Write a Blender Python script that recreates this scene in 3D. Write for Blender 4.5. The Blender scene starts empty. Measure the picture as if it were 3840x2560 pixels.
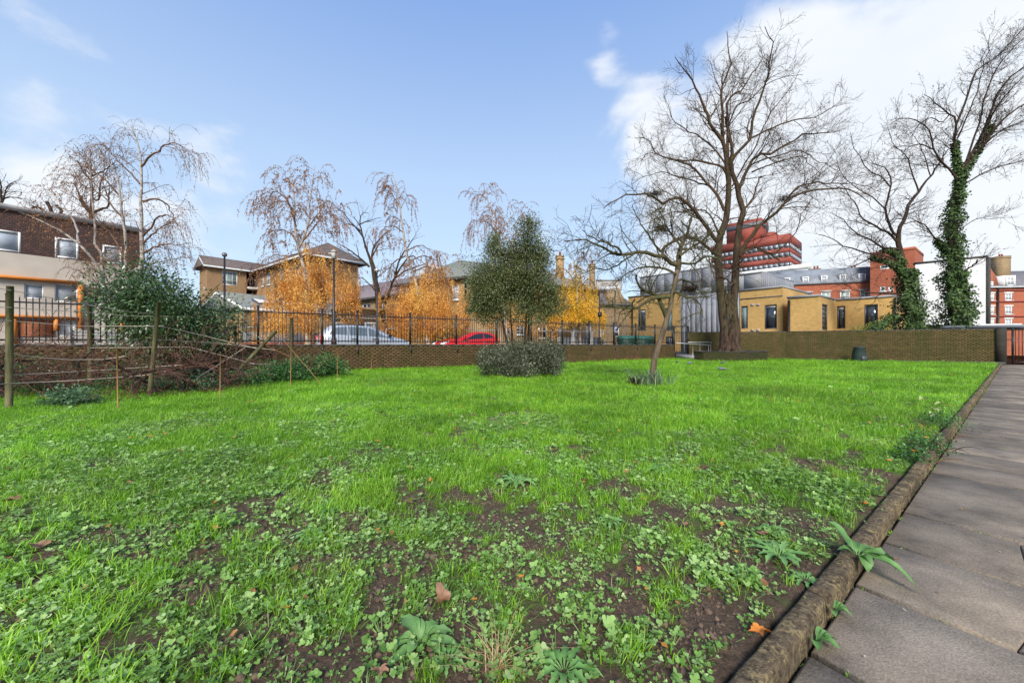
import bpy, math, random
import numpy as np
from mathutils import Vector, noise as mnoise

R = math.radians
sc = bpy.context.scene
COL = sc.collection
# ------------------------------------------------------------------ camera
F = 1440.0          # focal length in photograph pixels (photograph 3840 wide)
EYE = 1.1
HOR = 1290.0
cam = bpy.data.cameras.new('camera')
cam.lens = 13.5; cam.sensor_width = 36; cam.sensor_fit = 'HORIZONTAL'
cam.shift_y = 10 / 3840.0
cam.clip_start = 0.05; cam.clip_end = 3000
co = bpy.data.objects.new('camera', cam); COL.objects.link(co)
co.location = (0, 0, EYE); co.rotation_euler = (R(90), 0, 0)
sc.camera = co
# ------------------------------------------------------------------ sky and sun
SUN_EL, SUN_AZ = 35, 184      # azimuth measured clockwise from +Y (the view direction)
w = bpy.data.worlds.new('World'); sc.world = w; w.use_nodes = True
nt = w.node_tree; nt.nodes.clear()
def N(t, **k):
    n = nt.nodes.new(t)
    for a, b in k.items(): setattr(n, a, b)
    return n
def L(a, b): nt.links.new(a, b)
out = N('ShaderNodeOutputWorld'); bg = N('ShaderNodeBackground'); L(bg.outputs[0], out.inputs[0])
SKY_STR = 0.093
bg.inputs[1].default_value = SKY_STR
sky = N('ShaderNodeTexSky', sky_type='NISHITA'); sky.sun_disc = False
sky.sun_elevation = R(SUN_EL); sky.sun_rotation = R(SUN_AZ)
sky.air_density = 1.0; sky.dust_density = 0.9; sky.ozone_density = 2.2
tc = N('ShaderNodeTexCoord')
sep = N('ShaderNodeSeparateXYZ'); L(tc.outputs['Generated'], sep.inputs[0])
def M(op, a, b=None, c=None, clamp=False):
    n = N('ShaderNodeMath', operation=op); n.use_clamp = clamp
    for i, v in enumerate((a, b, c)):
        if v is None: continue
        if isinstance(v, (int, float)): n.inputs[i].default_value = v
        else: L(v, n.inputs[i])
    return n.outputs[0]
zc = M('MAXIMUM', sep.outputs[2], 0.0)
# lift and desaturate the clear blue slightly: thin high veil, stronger to the horizon
ramp = N('ShaderNodeValToRGB'); L(zc, ramp.inputs[0])
for i_, (p_, c_) in enumerate(((0.0, (6.1, 7.5, 8.9, 1)), (.38, (4.9, 6.5, 8.9, 1)), (.66, (2.6, 4.25, 8.0, 1)))):
    e_ = ramp.color_ramp.elements[i_] if i_ < 2 else ramp.color_ramp.elements.new(p_)
    e_.position = p_; e_.color = tuple(v / 10 for v in c_[:3]) + (1,)
sc10 = N('ShaderNodeVectorMath', operation='SCALE'); L(ramp.outputs[0], sc10.inputs[0]); sc10.inputs['Scale'].default_value = 10
mixv = N('ShaderNodeMix', data_type='RGBA'); mixv.inputs[0].default_value = .65
L(sky.outputs[0], mixv.inputs[6]); L(sc10.outputs[0], mixv.inputs[7])
# clouds
nz = N('ShaderNodeTexNoise'); nz.inputs['Scale'].default_value = 3.1; nz.inputs['Detail'].default_value = 9; nz.inputs['Roughness'].default_value = 0.52
nz.inputs['Distortion'].default_value = 0.25
mp = N('ShaderNodeMapping'); mp.inputs['Scale'].default_value = (1, 1, 1.9); L(tc.outputs['Generated'], mp.inputs[0]); L(mp.outputs[0], nz.inputs['Vector'])
acc = None
def dirpx(px, py):
    v = Vector(((px - 1920) / F, 1, (HOR - py) / F)); return v.normalized()
BLOBS = [(3020, 250, .12, .24), (3420, 330, .16, .26), (3640, 180, .08, .2), (3150, 560, .17, .18), (2430, 500, .07, .19), (2190, 530, .06, .19), (2260, 250, .05, .12), (2560, 820, .14, .17), (2900, 980, .3, .34), (3400, 1000, .3, .30),
         (2260, 230, .08, .10), (3830, 60, .09, .24), (3830, 420, .1, .22), (3800, 930, .2, .25), (140, 680, .13, .36), (60, 320, .05, .06), (780, 720, .11, .20)]
for px, py, s, a in BLOBS:
    d = dirpx(px, py)
    dt = N('ShaderNodeVectorMath', operation='DOT_PRODUCT'); L(tc.outputs['Generated'], dt.inputs[0]); dt.inputs[1].default_value = d
    # exp(-(1-dot)/(s^2/2))
    e = M('EXPONENT', M('MULTIPLY', M('SUBTRACT', dt.outputs['Value'], 1.0), 2.0 / (s * s)))
    e = M('MULTIPLY', e, a)
    acc = e if acc is None else M('ADD', acc, e)
acc = M('MINIMUM', acc, 0.36)
cl = M('ADD', M('MULTIPLY', M('SUBTRACT', nz.outputs['Fac'], 0.5), 1.05), M('SUBTRACT', acc, .17))
mr = N('ShaderNodeMapRange', interpolation_type='SMOOTHSTEP'); L(cl, mr.inputs[0]); mr.inputs[1].default_value = -.03; mr.inputs[2].default_value = .16
mr.inputs[3].default_value = 0; mr.inputs[4].default_value = .93
n2 = N('ShaderNodeTexNoise'); n2.inputs['Scale'].default_value = 4.5; n2.inputs['Detail'].default_value = 5; L(mp.outputs[0], n2.inputs['Vector'])
cr = N('ShaderNodeMix', data_type='RGBA'); L(n2.outputs['Fac'], cr.inputs[0])
cr.inputs[6].default_value = (6.1, 6.6, 7.2, 1); cr.inputs[7].default_value = (7.7, 7.8, 7.9, 1)
mx = N('ShaderNodeMix', data_type='RGBA'); L(mr.outputs[0], mx.inputs[0]); L(mixv.outputs[2], mx.inputs[6]); L(cr.outputs[2], mx.inputs[7])
L(mx.outputs[2], bg.inputs[0])
sun = bpy.data.lights.new('sun', 'SUN'); sun.energy = 3.7; sun.angle = R(20); sun.color = (1, .93, .82)
so = bpy.data.objects.new('sun', sun); COL.objects.link(so)
sd = Vector((math.sin(R(SUN_AZ)) * math.cos(R(SUN_EL)), math.cos(R(SUN_AZ)) * math.cos(R(SUN_EL)), math.sin(R(SUN_EL))))
so.rotation_euler = sd.to_track_quat('Z', 'Y').to_euler(); so.location = (0, -20, 30)
sc.view_settings.view_transform = 'Standard'; sc.view_settings.look = 'None'
sc.view_settings.exposure = 0.56; sc.view_settings.gamma = 1; sc.view_settings.use_curve_mapping = False
sc.render.engine = 'CYCLES'
sc.cycles.use_denoising = True
sc.cycles.max_bounces = 6; sc.cycles.transparent_max_bounces = 8

# ------------------------------------------------------------------ helpers
rng = np.random.default_rng(7); random.seed(7)
def P(px, py, y):
    """photo pixel at depth y metres -> world point"""
    return np.array([(px - 1920) / F * y, y, EYE + (HOR - py) / F * y])
def G(px, py, z=0.0):
    y = (EYE - z) * F / (py - HOR); return np.array([(px - 1920) / F * y, y, z])
class MB:
    def __init__(s): s.V = []; s.F = {}; s.n = 0
    def add(s, v, f):
        v = np.asarray(v, dtype=np.float64).reshape(-1, 3)
        if len(v) == 0: return
        if isinstance(f, np.ndarray):
            s.F.setdefault(f.shape[1], []).append(f + s.n)
        else:
            for q in f: s.F.setdefault(len(q), []).append(np.array([q]) + s.n)
        s.V.append(v); s.n += len(v)
    def box(s, c, d, ax=(1, 0), up=None):
        """centre c, dims d (along ax, across, up); ax horizontal direction"""
        a = np.array([ax[0], ax[1], 0.]); a /= np.linalg.norm(a); b = np.array([-a[1], a[0], 0.]); u = np.array([0, 0, 1.])
        s.obox(c, a * d[0] / 2, b * d[1] / 2, u * d[2] / 2)
    def obox(s, c, a, b, u):
        c = np.asarray(c, float)
        v = [c + i * a + j * b + k * u for k in (-1, 1) for j in (-1, 1) for i in (-1, 1)]
        s.add(v, BOXF)
    def beam(s, p, q, wd, h=None):
        p = np.asarray(p, float); q = np.asarray(q, float); h = h or wd
        d = q - p; l = np.linalg.norm(d); d /= l
        r = np.array([0, 0, 1.]) if abs(d[2]) < .9 else np.array([1., 0, 0])
        a = np.cross(d, r); a /= np.linalg.norm(a); b = np.cross(a, d)
        s.obox((p + q) / 2, d * l / 2, a * wd / 2, b * h / 2)
    def prism(s, pts, z0, z1):
        """polygon (list of xy) extruded"""
        n = len(pts)
        v = [(p[0], p[1], z0) for p in pts] + [(p[0], p[1], z1) for p in pts]
        ar = sum(pts[i][0] * pts[(i + 1) % n][1] - pts[(i + 1) % n][0] * pts[i][1] for i in range(n))
        f = [[i, (i + 1) % n, n + (i + 1) % n, n + i] for i in range(n)] + [list(range(n))[::-1], list(range(n, 2 * n))]
        if ar < 0: f = [q[::-1] for q in f]
        s.add(v, f)
    def tube(s, pts, rad, k=6, cap=True):
        p = np.asarray(pts, float); n = len(p)
        r = np.broadcast_to(np.asarray(rad, float), (n,)) if np.ndim(rad) == 0 else np.asarray(rad, float)
        t = np.gradient(p, axis=0); t /= np.linalg.norm(t, axis=1)[:, None] + 1e-9
        ref = np.array([0, 0, 1.]) if abs(t[:, 2]).mean() < .8 else np.array([1., 0, 0])
        a = np.cross(t, ref); a /= np.linalg.norm(a, axis=1)[:, None] + 1e-9
        b = np.cross(t, a)
        th = np.arange(k) * 2 * math.pi / k
        v = p[:, None, :] + r[:, None, None] * (np.cos(th)[None, :, None] * a[:, None, :] + np.sin(th)[None, :, None] * b[:, None, :])
        i = np.arange(n - 1)[:, None] * k; j = np.arange(k)[None, :]; j2 = (j + 1) % k
        f = np.stack([i + j, i + j2, i + k + j2, i + k + j], -1).reshape(-1, 4)
        base = s.n
        s.add(v.reshape(-1, 3), f)
        if cap and k >= 3:
            s.F.setdefault(k, []).append(np.array([[base + q for q in range(k)]])); s.F[k].append(np.array([[base + (n - 1) * k + q for q in range(k)][::-1]]))
    def lathe(s, c, prof, k=16):
        th = np.arange(k) * 2 * math.pi / k
        v = [(c[0] + r * math.cos(a), c[1] + r * math.sin(a), c[2] + z) for r, z in prof for a in th]
        n = len(prof); f = []
        for i in range(n - 1):
            for j in range(k): f.append([i * k + j, i * k + (j + 1) % k, (i + 1) * k + (j + 1) % k, (i + 1) * k + j])
        f.append(list(range(k))[::-1]); f.append([(n - 1) * k + j for j in range(k)])
        s.add(v, f)
    def mesh(s, name, mats, smooth=False, uv=True):
        me = bpy.data.meshes.new(name)
        V = np.concatenate(s.V) if s.V else np.zeros((0, 3))
        ks = sorted(s.F); FA = [np.concatenate(s.F[k]) for k in ks]
        tot = sum(len(a) for a in FA)
        loops = np.concatenate([a.ravel() for a in FA]).astype(np.int32)
        sizes = np.concatenate([np.full(len(a), a.shape[1]) for a in FA])
        starts = np.concatenate([[0], np.cumsum(sizes)[:-1]]).astype(np.int32)
        me.vertices.add(len(V)); me.vertices.foreach_set('co', V.astype(np.float32).ravel())
        me.loops.add(len(loops)); me.loops.foreach_set('vertex_index', loops)
        me.polygons.add(tot); me.polygons.foreach_set('loop_start', starts)
        if smooth: me.polygons.foreach_set('use_smooth', np.ones(tot, dtype=bool))
        if uv:
            nv = []
            for a in FA:
                e1 = V[a[:, 1]] - V[a[:, 0]]; e2 = V[a[:, 2]] - V[a[:, 1]]
                n = np.cross(e1, e2); n /= np.linalg.norm(n, axis=1)[:, None] + 1e-12
                t = np.stack([-n[:, 1], n[:, 0], 0 * n[:, 0]], 1); ln = np.linalg.norm(t, axis=1)
                t[ln < .05] = (1, 0, 0); t /= np.linalg.norm(t, axis=1)[:, None]
                b = np.cross(n, t)
                p = V[a]
                nv.append(np.stack([np.einsum('fkc,fc->fk', p, t), np.einsum('fkc,fc->fk', p, b)], -1).reshape(-1, 2))
            U = np.concatenate(nv)
            l = me.uv_layers.new(name='UVMap'); l.data.foreach_set('uv', U.astype(np.float32).ravel())
        for m in (mats if isinstance(mats, (list, tuple)) else [mats]): me.materials.append(m)
        me.update(calc_edges=True); me.validate()
        return me
    def build(s, name, mat, parent=None, smooth=False, uv=True):
        o = bpy.data.objects.new(name, s.mesh(name, mat, smooth, uv)); COL.objects.link(o)
        if parent is not None: link_child(o, parent)
        return o
BOXF = np.array([[0, 2, 3, 1], [4, 5, 7, 6], [0, 1, 5, 4], [1, 3, 7, 5], [3, 2, 6, 7], [2, 0, 4, 6]])
def link_child(o, parent):
    o.parent = parent
    bl = parent.location if parent.parent is None else parent.parent.location + parent.location
    # geometry is written in world coordinates: undo the parent's offset
    o.location = o.location - Vector(wloc(parent))
def wloc(o):
    v = Vector(o.location)
    while o.parent is not None: o = o.parent; v += Vector(o.location)
    return v
def tag(o, label=None, cat=None, group=None, kind=None):
    if label: o['label'] = label
    if cat: o['category'] = cat
    if group: o['group'] = group
    if kind: o['kind'] = kind
    return o
def empty(name, loc, label, cat, group=None):
    o = bpy.data.objects.new(name, None); COL.objects.link(o); o.location = loc; o.empty_display_size = .1
    return tag(o, label, cat, group)
def copy_tree(o, parent=None):
    c = o.copy(); COL.objects.link(c)
    if parent is not None: c.parent = parent
    for ch in list(o.children): copy_tree(ch, c)
    return c

# ------------------------------------------------------------------ materials
MATS = {}
def newmat(name):
    m = bpy.data.materials.new(name); m.use_nodes = True; t = m.node_tree; t.nodes.clear()
    o = t.nodes.new('ShaderNodeOutputMaterial'); b = t.nodes.new('ShaderNodeBsdfPrincipled'); t.links.new(b.outputs[0], o.inputs[0])
    MATS[name] = m
    return m, t, b, o
def C4(c, a=1): return (c[0], c[1], c[2], a)
def plain(name, col, rough=.6, metal=0., var=.12, scale=3., bump=0., bscale=30., spec=.4, rnd=0.):
    m, t, b, o = newmat(name)
    nz = t.nodes.new('ShaderNodeTexNoise'); nz.inputs['Scale'].default_value = scale; nz.inputs['Detail'].default_value = 6
    g = t.nodes.new('ShaderNodeNewGeometry'); t.links.new(g.outputs['Position'], nz.inputs['Vector'])
    mx = t.nodes.new('ShaderNodeMix'); mx.data_type = 'RGBA'
    mr = t.nodes.new('ShaderNodeMapRange'); mr.inputs[1].default_value = .3; mr.inputs[2].default_value = .7; t.links.new(nz.outputs['Fac'], mr.inputs[0])
    t.links.new(mr.outputs[0], mx.inputs[0])
    mx.inputs[6].default_value = C4([c * (1 - var) for c in col]); mx.inputs[7].default_value = C4([min(1, c * (1 + var)) for c in col])
    t.links.new(mx.outputs[2], b.inputs['Base Color'])
    b.inputs['Roughness'].default_value = rough; b.inputs['Metallic'].default_value = metal
    b.inputs['Specular IOR Level'].default_value = spec
    if bump:
        n2 = t.nodes.new('ShaderNodeTexNoise'); n2.inputs['Scale'].default_value = bscale; n2.inputs['Detail'].default_value = 5
        t.links.new(g.outputs['Position'], n2.inputs['Vector'])
        bp = t.nodes.new('ShaderNodeBump'); bp.inputs['Strength'].default_value = bump; bp.inputs['Distance'].default_value = .02
        t.links.new(n2.outputs['Fac'], bp.inputs['Height']); t.links.new(bp.outputs[0], b.inputs['Normal'])
    return m
def brickmat(name, c1, c2, mortar, dirt=(.05, .05, .03), dirtamt=.35, bw=.225, rh=.075, mort=.009, off=.5, rough=.85):
    m, t, b, o = newmat(name)
    uv = t.nodes.new('ShaderNodeUVMap'); br = t.nodes.new('ShaderNodeTexBrick')
    t.links.new(uv.outputs[0], br.inputs['Vector'])
    br.inputs['Scale'].default_value = 1; br.inputs['Brick Width'].default_value = bw; br.inputs['Row Height'].default_value = rh
    br.inputs['Mortar Size'].default_value = mort; br.inputs['Color1'].default_value = C4(c1); br.inputs['Color2'].default_value = C4(c2); br.inputs['Mortar'].default_value = C4(mortar)
    br.offset = off; br.inputs['Bias'].default_value = -.1
    g = t.nodes.new('ShaderNodeNewGeometry')
    nz = t.nodes.new('ShaderNodeTexNoise'); nz.inputs['Scale'].default_value = .55; nz.inputs['Detail'].default_value = 8; nz.inputs['Roughness'].default_value = .65
    t.links.new(g.outputs['Position'], nz.inputs['Vector'])
    mr = t.nodes.new('ShaderNodeMapRange'); mr.inputs[1].default_value = .42; mr.inputs[2].default_value = .72; mr.inputs[4].default_value = dirtamt
    t.links.new(nz.outputs['Fac'], mr.inputs[0])
    mx = t.nodes.new('ShaderNodeMix'); mx.data_type = 'RGBA'; t.links.new(mr.outputs[0], mx.inputs[0]); t.links.new(br.outputs['Color'], mx.inputs[6]); mx.inputs[7].default_value = C4(dirt)
    n3 = t.nodes.new('ShaderNodeTexNoise'); n3.inputs['Scale'].default_value = 5; n3.inputs['Detail'].default_value = 4; t.links.new(g.outputs['Position'], n3.inputs['Vector'])
    m2 = t.nodes.new('ShaderNodeMix'); m2.data_type = 'RGBA'; m2.blend_type = 'MULTIPLY'; m2.inputs[0].default_value = 1
    mr3 = t.nodes.new('ShaderNodeMapRange'); mr3.inputs[1].default_value = .3; mr3.inputs[2].default_value = .7; mr3.inputs[3].default_value = .88; mr3.inputs[4].default_value = 1.08
    t.links.new(n3.outputs['Fac'], mr3.inputs[0]); t.links.new(mx.outputs[2], m2.inputs[6]); t.links.new(mr3.outputs[0], m2.inputs[7])
    t.links.new(m2.outputs[2], b.inputs['Base Color']); b.inputs['Roughness'].default_value = rough; b.inputs['Specular IOR Level'].default_value = .2
    bp = t.nodes.new('ShaderNodeBump'); bp.inputs['Strength'].default_value = .6; bp.inputs['Distance'].default_value = .008; bp.invert = True
    t.links.new(br.outputs['Fac'], bp.inputs['Height']); t.links.new(bp.outputs[0], b.inputs['Normal'])
    return m
def loosebrick(name, cols, moss, mossamt=.5, mossz=(.0, 1.1)):
    """colour per single brick (object or island), moss and dirt by position"""
    m, t, b, o = newmat(name)
    g = t.nodes.new('ShaderNodeNewGeometry'); oi = t.nodes.new('ShaderNodeObjectInfo')
    ad = t.nodes.new('ShaderNodeMath'); ad.operation = 'ADD'; t.links.new(g.outputs['Random Per Island'], ad.inputs[0]); t.links.new(oi.outputs['Random'], ad.inputs[1])
    fr = t.nodes.new('ShaderNodeMath'); fr.operation = 'FRACT'; t.links.new(ad.outputs[0], fr.inputs[0])
    rp = t.nodes.new('ShaderNodeValToRGB'); t.links.new(fr.outputs[0], rp.inputs[0])
    rp.color_ramp.elements[0].color = C4(cols[0]); rp.color_ramp.elements[1].color = C4(cols[-1])
    for i, c in enumerate(cols[1:-1]):
        e = rp.color_ramp.elements.new((i + 1) / (len(cols) - 1)); e.color = C4(c)
    mpg = t.nodes.new('ShaderNodeMapping'); mpg.inputs['Scale'].default_value = (1, 1, .35); t.links.new(g.outputs['Position'], mpg.inputs[0])
    nz = t.nodes.new('ShaderNodeTexNoise'); nz.inputs['Scale'].default_value = 1.6; nz.inputs['Detail'].default_value = 8; nz.inputs['Roughness'].default_value = .7
    t.links.new(mpg.outputs[0], nz.inputs['Vector'])
    mr = t.nodes.new('ShaderNodeMapRange'); mr.inputs[1].default_value = .4; mr.inputs[2].default_value = .68; mr.inputs[4].default_value = mossamt; t.links.new(nz.outputs['Fac'], mr.inputs[0])
    mx = t.nodes.new('ShaderNodeMix'); mx.data_type = 'RGBA'; t.links.new(mr.outputs[0], mx.inputs[0]); t.links.new(rp.outputs[0], mx.inputs[6]); mx.inputs[7].default_value = C4(moss)
    n3 = t.nodes.new('ShaderNodeTexNoise'); n3.inputs['Scale'].default_value = 14; n3.inputs['Detail'].default_value = 5; t.links.new(g.outputs['Position'], n3.inputs['Vector'])
    m2 = t.nodes.new('ShaderNodeMix'); m2.data_type = 'RGBA'; m2.blend_type = 'MULTIPLY'; m2.inputs[0].default_value = 1
    mr3 = t.nodes.new('ShaderNodeMapRange'); mr3.inputs[1].default_value = .3; mr3.inputs[2].default_value = .7; mr3.inputs[3].default_value = .65; mr3.inputs[4].default_value = 1.2
    t.links.new(n3.outputs['Fac'], mr3.inputs[0]); t.links.new(mx.outputs[2], m2.inputs[6]); t.links.new(mr3.outputs[0], m2.inputs[7])
    t.links.new(m2.outputs[2], b.inputs['Base Color']); b.inputs['Roughness'].default_value = .85; b.inputs['Specular IOR Level'].default_value = .25
    bp = t.nodes.new('ShaderNodeBump'); bp.inputs['Strength'].default_value = .5; bp.inputs['Distance'].default_value = .01
    t.links.new(n3.outputs['Fac'], bp.inputs['Height']); t.links.new(bp.outputs[0], b.inputs['Normal'])
    return m
def leafmat(name, cols, rough=.45, trans=.3, nscale=.6, inst=False, spec=.5, weight=.5, big=0.):
    """cols: ramp colours by random island / instance and soft noise"""
    m, t, b, o = newmat(name)
    g = t.nodes.new('ShaderNodeNewGeometry'); oi = t.nodes.new('ShaderNodeObjectInfo')
    nz = t.nodes.new('ShaderNodeTexNoise'); nz.inputs['Scale'].default_value = nscale; nz.inputs['Detail'].default_value = 3; t.links.new(g.outputs['Position'], nz.inputs['Vector'])
    mr = t.nodes.new('ShaderNodeMapRange'); mr.inputs[1].default_value = .3; mr.inputs[2].default_value = .7; t.links.new(nz.outputs['Fac'], mr.inputs[0])
    src = g.outputs['Random Per Island']
    if inst:
        ad = t.nodes.new('ShaderNodeMath'); ad.operation = 'ADD'; t.links.new(src, ad.inputs[0]); t.links.new(oi.outputs['Random'], ad.inputs[1])
        fr = t.nodes.new('ShaderNodeMath'); fr.operation = 'FRACT'; t.links.new(ad.outputs[0], fr.inputs[0]); src = fr.outputs[0]
    ml = t.nodes.new('ShaderNodeMath'); ml.operation = 'MULTIPLY'; ml.inputs[1].default_value = weight; t.links.new(src, ml.inputs[0])
    ma = t.nodes.new('ShaderNodeMath'); ma.operation = 'MULTIPLY_ADD'; ma.inputs[1].default_value = 1 - weight; t.links.new(mr.outputs[0], ma.inputs[0]); t.links.new(ml.outputs[0], ma.inputs[2])
    rp = t.nodes.new('ShaderNodeValToRGB'); t.links.new(ma.outputs[0], rp.inputs[0])
    rp.color_ramp.elements[0].color = C4(cols[0]); rp.color_ramp.elements[1].color = C4(cols[-1])
    rp.color_ramp.elements[0].position = .08; rp.color_ramp.elements[1].position = .92
    for i, c in enumerate(cols[1:-1]):
        e = rp.color_ramp.elements.new(.08 + .84 * (i + 1) / (len(cols) - 1)); e.color = C4(c)
    colo = rp.outputs[0]
    if big:
        nb_ = t.nodes.new('ShaderNodeTexNoise'); nb_.inputs['Scale'].default_value = .42; nb_.inputs['Detail'].default_value = 5; nb_.inputs['Roughness'].default_value = .6; t.links.new(g.outputs['Position'], nb_.inputs['Vector'])
        mb_ = t.nodes.new('ShaderNodeMapRange'); mb_.inputs[1].default_value = .35; mb_.inputs[2].default_value = .65; mb_.inputs[3].default_value = 1 - big; mb_.inputs[4].default_value = 1 + big * .45; t.links.new(nb_.outputs['Fac'], mb_.inputs[0])
        hb_ = t.nodes.new('ShaderNodeHueSaturation'); t.links.new(mb_.outputs[0], hb_.inputs['Value']); t.links.new(colo, hb_.inputs['Color']); colo = hb_.outputs[0]
    t.links.new(colo, b.inputs['Base Color']); b.inputs['Roughness'].default_value = rough; b.inputs['Specular IOR Level'].default_value = spec
    if trans:
        tr = t.nodes.new('ShaderNodeBsdfTranslucent'); t.links.new(colo, tr.inputs[0])
        ms = t.nodes.new('ShaderNodeMixShader'); ms.inputs[0].default_value = trans
        t.links.new(b.outputs[0], ms.inputs[1]); t.links.new(tr.outputs[0], ms.inputs[2]); t.links.new(ms.outputs[0], o.inputs[0])
    return m
def glassmat(name, col, rough=.06, spec=.8):
    m, t, b, o = newmat(name)
    g = t.nodes.new('ShaderNodeNewGeometry'); nz = t.nodes.new('ShaderNodeTexNoise'); nz.inputs['Scale'].default_value = 1.3; nz.inputs['Detail'].default_value = 3
    t.links.new(g.outputs['Position'], nz.inputs['Vector'])
    mx = t.nodes.new('ShaderNodeMix'); mx.data_type = 'RGBA'; t.links.new(nz.outputs['Fac'], mx.inputs[0])
    mx.inputs[6].default_value = C4([c * .55 for c in col]); mx.inputs[7].default_value = C4([min(1, c * 1.4) for c in col])
    t.links.new(mx.outputs[2], b.inputs['Base Color']); b.inputs['Roughness'].default_value = rough; b.inputs['Specular IOR Level'].default_value = spec
    b.inputs['IOR'].default_value = 1.6
    return m
def barkmat(name, c1, c2, scale=6, stretch=.25, bump=.6, moss=None, mossamt=.4):
    m, t, b, o = newmat(name)
    g = t.nodes.new('ShaderNodeNewGeometry'); mp = t.nodes.new('ShaderNodeMapping'); mp.inputs['Scale'].default_value = (1, 1, stretch)
    t.links.new(g.outputs['Position'], mp.inputs[0])
    nz = t.nodes.new('ShaderNodeTexNoise'); nz.inputs['Scale'].default_value = scale; nz.inputs['Detail'].default_value = 8; nz.inputs['Roughness'].default_value = .7; t.links.new(mp.outputs[0], nz.inputs['Vector'])
    mr = t.nodes.new('ShaderNodeMapRange'); mr.inputs[1].default_value = .35; mr.inputs[2].default_value = .65; t.links.new(nz.outputs['Fac'], mr.inputs[0])
    mx = t.nodes.new('ShaderNodeMix'); mx.data_type = 'RGBA'; t.links.new(mr.outputs[0], mx.inputs[0]); mx.inputs[6].default_value = C4(c1); mx.inputs[7].default_value = C4(c2)
    last = mx.outputs[2]
    if moss:
        n2 = t.nodes.new('ShaderNodeTexNoise'); n2.inputs['Scale'].default_value = 1.1; n2.inputs['Detail'].default_value = 5; t.links.new(g.outputs['Position'], n2.inputs['Vector'])
        m4 = t.nodes.new('ShaderNodeMapRange'); m4.inputs[1].default_value = .45; m4.inputs[2].default_value = .7; m4.inputs[4].default_value = mossamt; t.links.new(n2.outputs['Fac'], m4.inputs[0])
        m3 = t.nodes.new('ShaderNodeMix'); m3.data_type = 'RGBA'; t.links.new(m4.outputs[0], m3.inputs[0]); t.links.new(last, m3.inputs[6]); m3.inputs[7].default_value = C4(moss); last = m3.outputs[2]
    t.links.new(last, b.inputs['Base Color']); b.inputs['Roughness'].default_value = .9; b.inputs['Specular IOR Level'].default_value = .2
    bp = t.nodes.new('ShaderNodeBump'); bp.inputs['Strength'].default_value = bump; bp.inputs['Distance'].default_value = .04
    t.links.new(nz.outputs['Fac'], bp.inputs['Height']); t.links.new(bp.outputs[0], b.inputs['Normal'])
    return m

m_white = plain('white_paint', (.74, .74, .72), .5, var=.06)
m_black = plain('black_iron', (.018, .018, .02), .4, var=.2)
m_glass = glassmat('dark_glass', (.04, .05, .065))
m_glassp = glassmat('curtained_glass', (.36, .40, .45), .45, .35)
m_glassg = glassmat('green_blind_glass', (.26, .36, .35), .4, .4)
m_fascia = plain('pale_fascia', (.50, .54, .55), .6)
m_brickA = brickmat('brown_stock_brick', (.30, .165, .075), (.36, .21, .095), (.30, .23, .15), dirtamt=.2, dirt=(.12, .07, .035))
m_brickB = brickmat('yellow_stock_brick', (.50, .31, .13), (.38, .22, .09), (.42, .33, .21), dirtamt=.35, dirt=(.13, .085, .05))
m_brickC = brickmat('dull_yellow_brick', (.36, .24, .12), (.26, .17, .09), (.33, .27, .18), dirtamt=.5, dirt=(.09, .07, .05))
m_brickY = brickmat('modern_yellow_brick', (.60, .36, .11), (.68, .43, .15), (.52, .37, .19), dirtamt=.1, dirt=(.3, .18, .08))
m_brickR = brickmat('red_brick', (.44, .12, .055), (.34, .085, .045), (.32, .17, .12), dirtamt=.2, dirt=(.18, .07, .05))
m_brickT = plain('tower_red_brick', (.25, .055, .038), .7, var=.15, scale=.4)
m_brickD = brickmat('dark_purple_tile', (.085, .05, .042), (.14, .075, .06), (.03, .025, .025), dirtamt=.45, dirt=(.05, .045, .05), bw=.17, rh=.1, mort=.012)
m_slate = brickmat('grey_slate', (.17, .165, .17), (.23, .22, .22), (.10, .10, .10), dirtamt=.3, dirt=(.16, .15, .13), bw=.25, rh=.2, mort=.006, rough=.7)
m_slateM = brickmat('mossy_slate', (.20, .21, .20), (.28, .28, .27), (.12, .13, .11), dirtamt=.7, dirt=(.17, .18, .09), bw=.25, rh=.2, mort=.008, rough=.75)
m_slateP = brickmat('brown_tile_roof', (.13, .10, .09), (.17, .135, .12), (.09, .07, .065), dirtamt=.3, dirt=(.12, .11, .08), bw=.25, rh=.2, mort=.006)
m_zinc = plain('zinc_cladding', (.30, .31, .33), .6, metal=.0, var=.1, scale=.8)
m_zincd = plain('dark_zinc', (.12, .13, .145), .5, metal=.2)
m_cream = plain('cream_render', (.50, .44, .37), .85, var=.12, scale=.9)
m_orange = plain('orange_timber', (.62, .21, .035), .55, var=.15)
m_greyf = plain('grey_frame', (.075, .085, .105), .4)
m_conc = plain('pale_concrete', (.40, .37, .34), .85, var=.2, scale=2)
m_coping = plain('dark_coping', (.055, .052, .045), .8, var=.35, scale=5, bump=.4)
m_mortar = plain('dark_mortar', (.075, .062, .033), .95, var=.3, scale=4)
m_steel = plain('galvanised_steel', (.45, .46, .47), .45, metal=.5)
m_asph = plain('asphalt', (.055, .055, .055), .9, var=.2, bump=.3, bscale=60)
m_lead = plain('lead_roof', (.20, .22, .25), .6, var=.25, scale=1.2)

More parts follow.
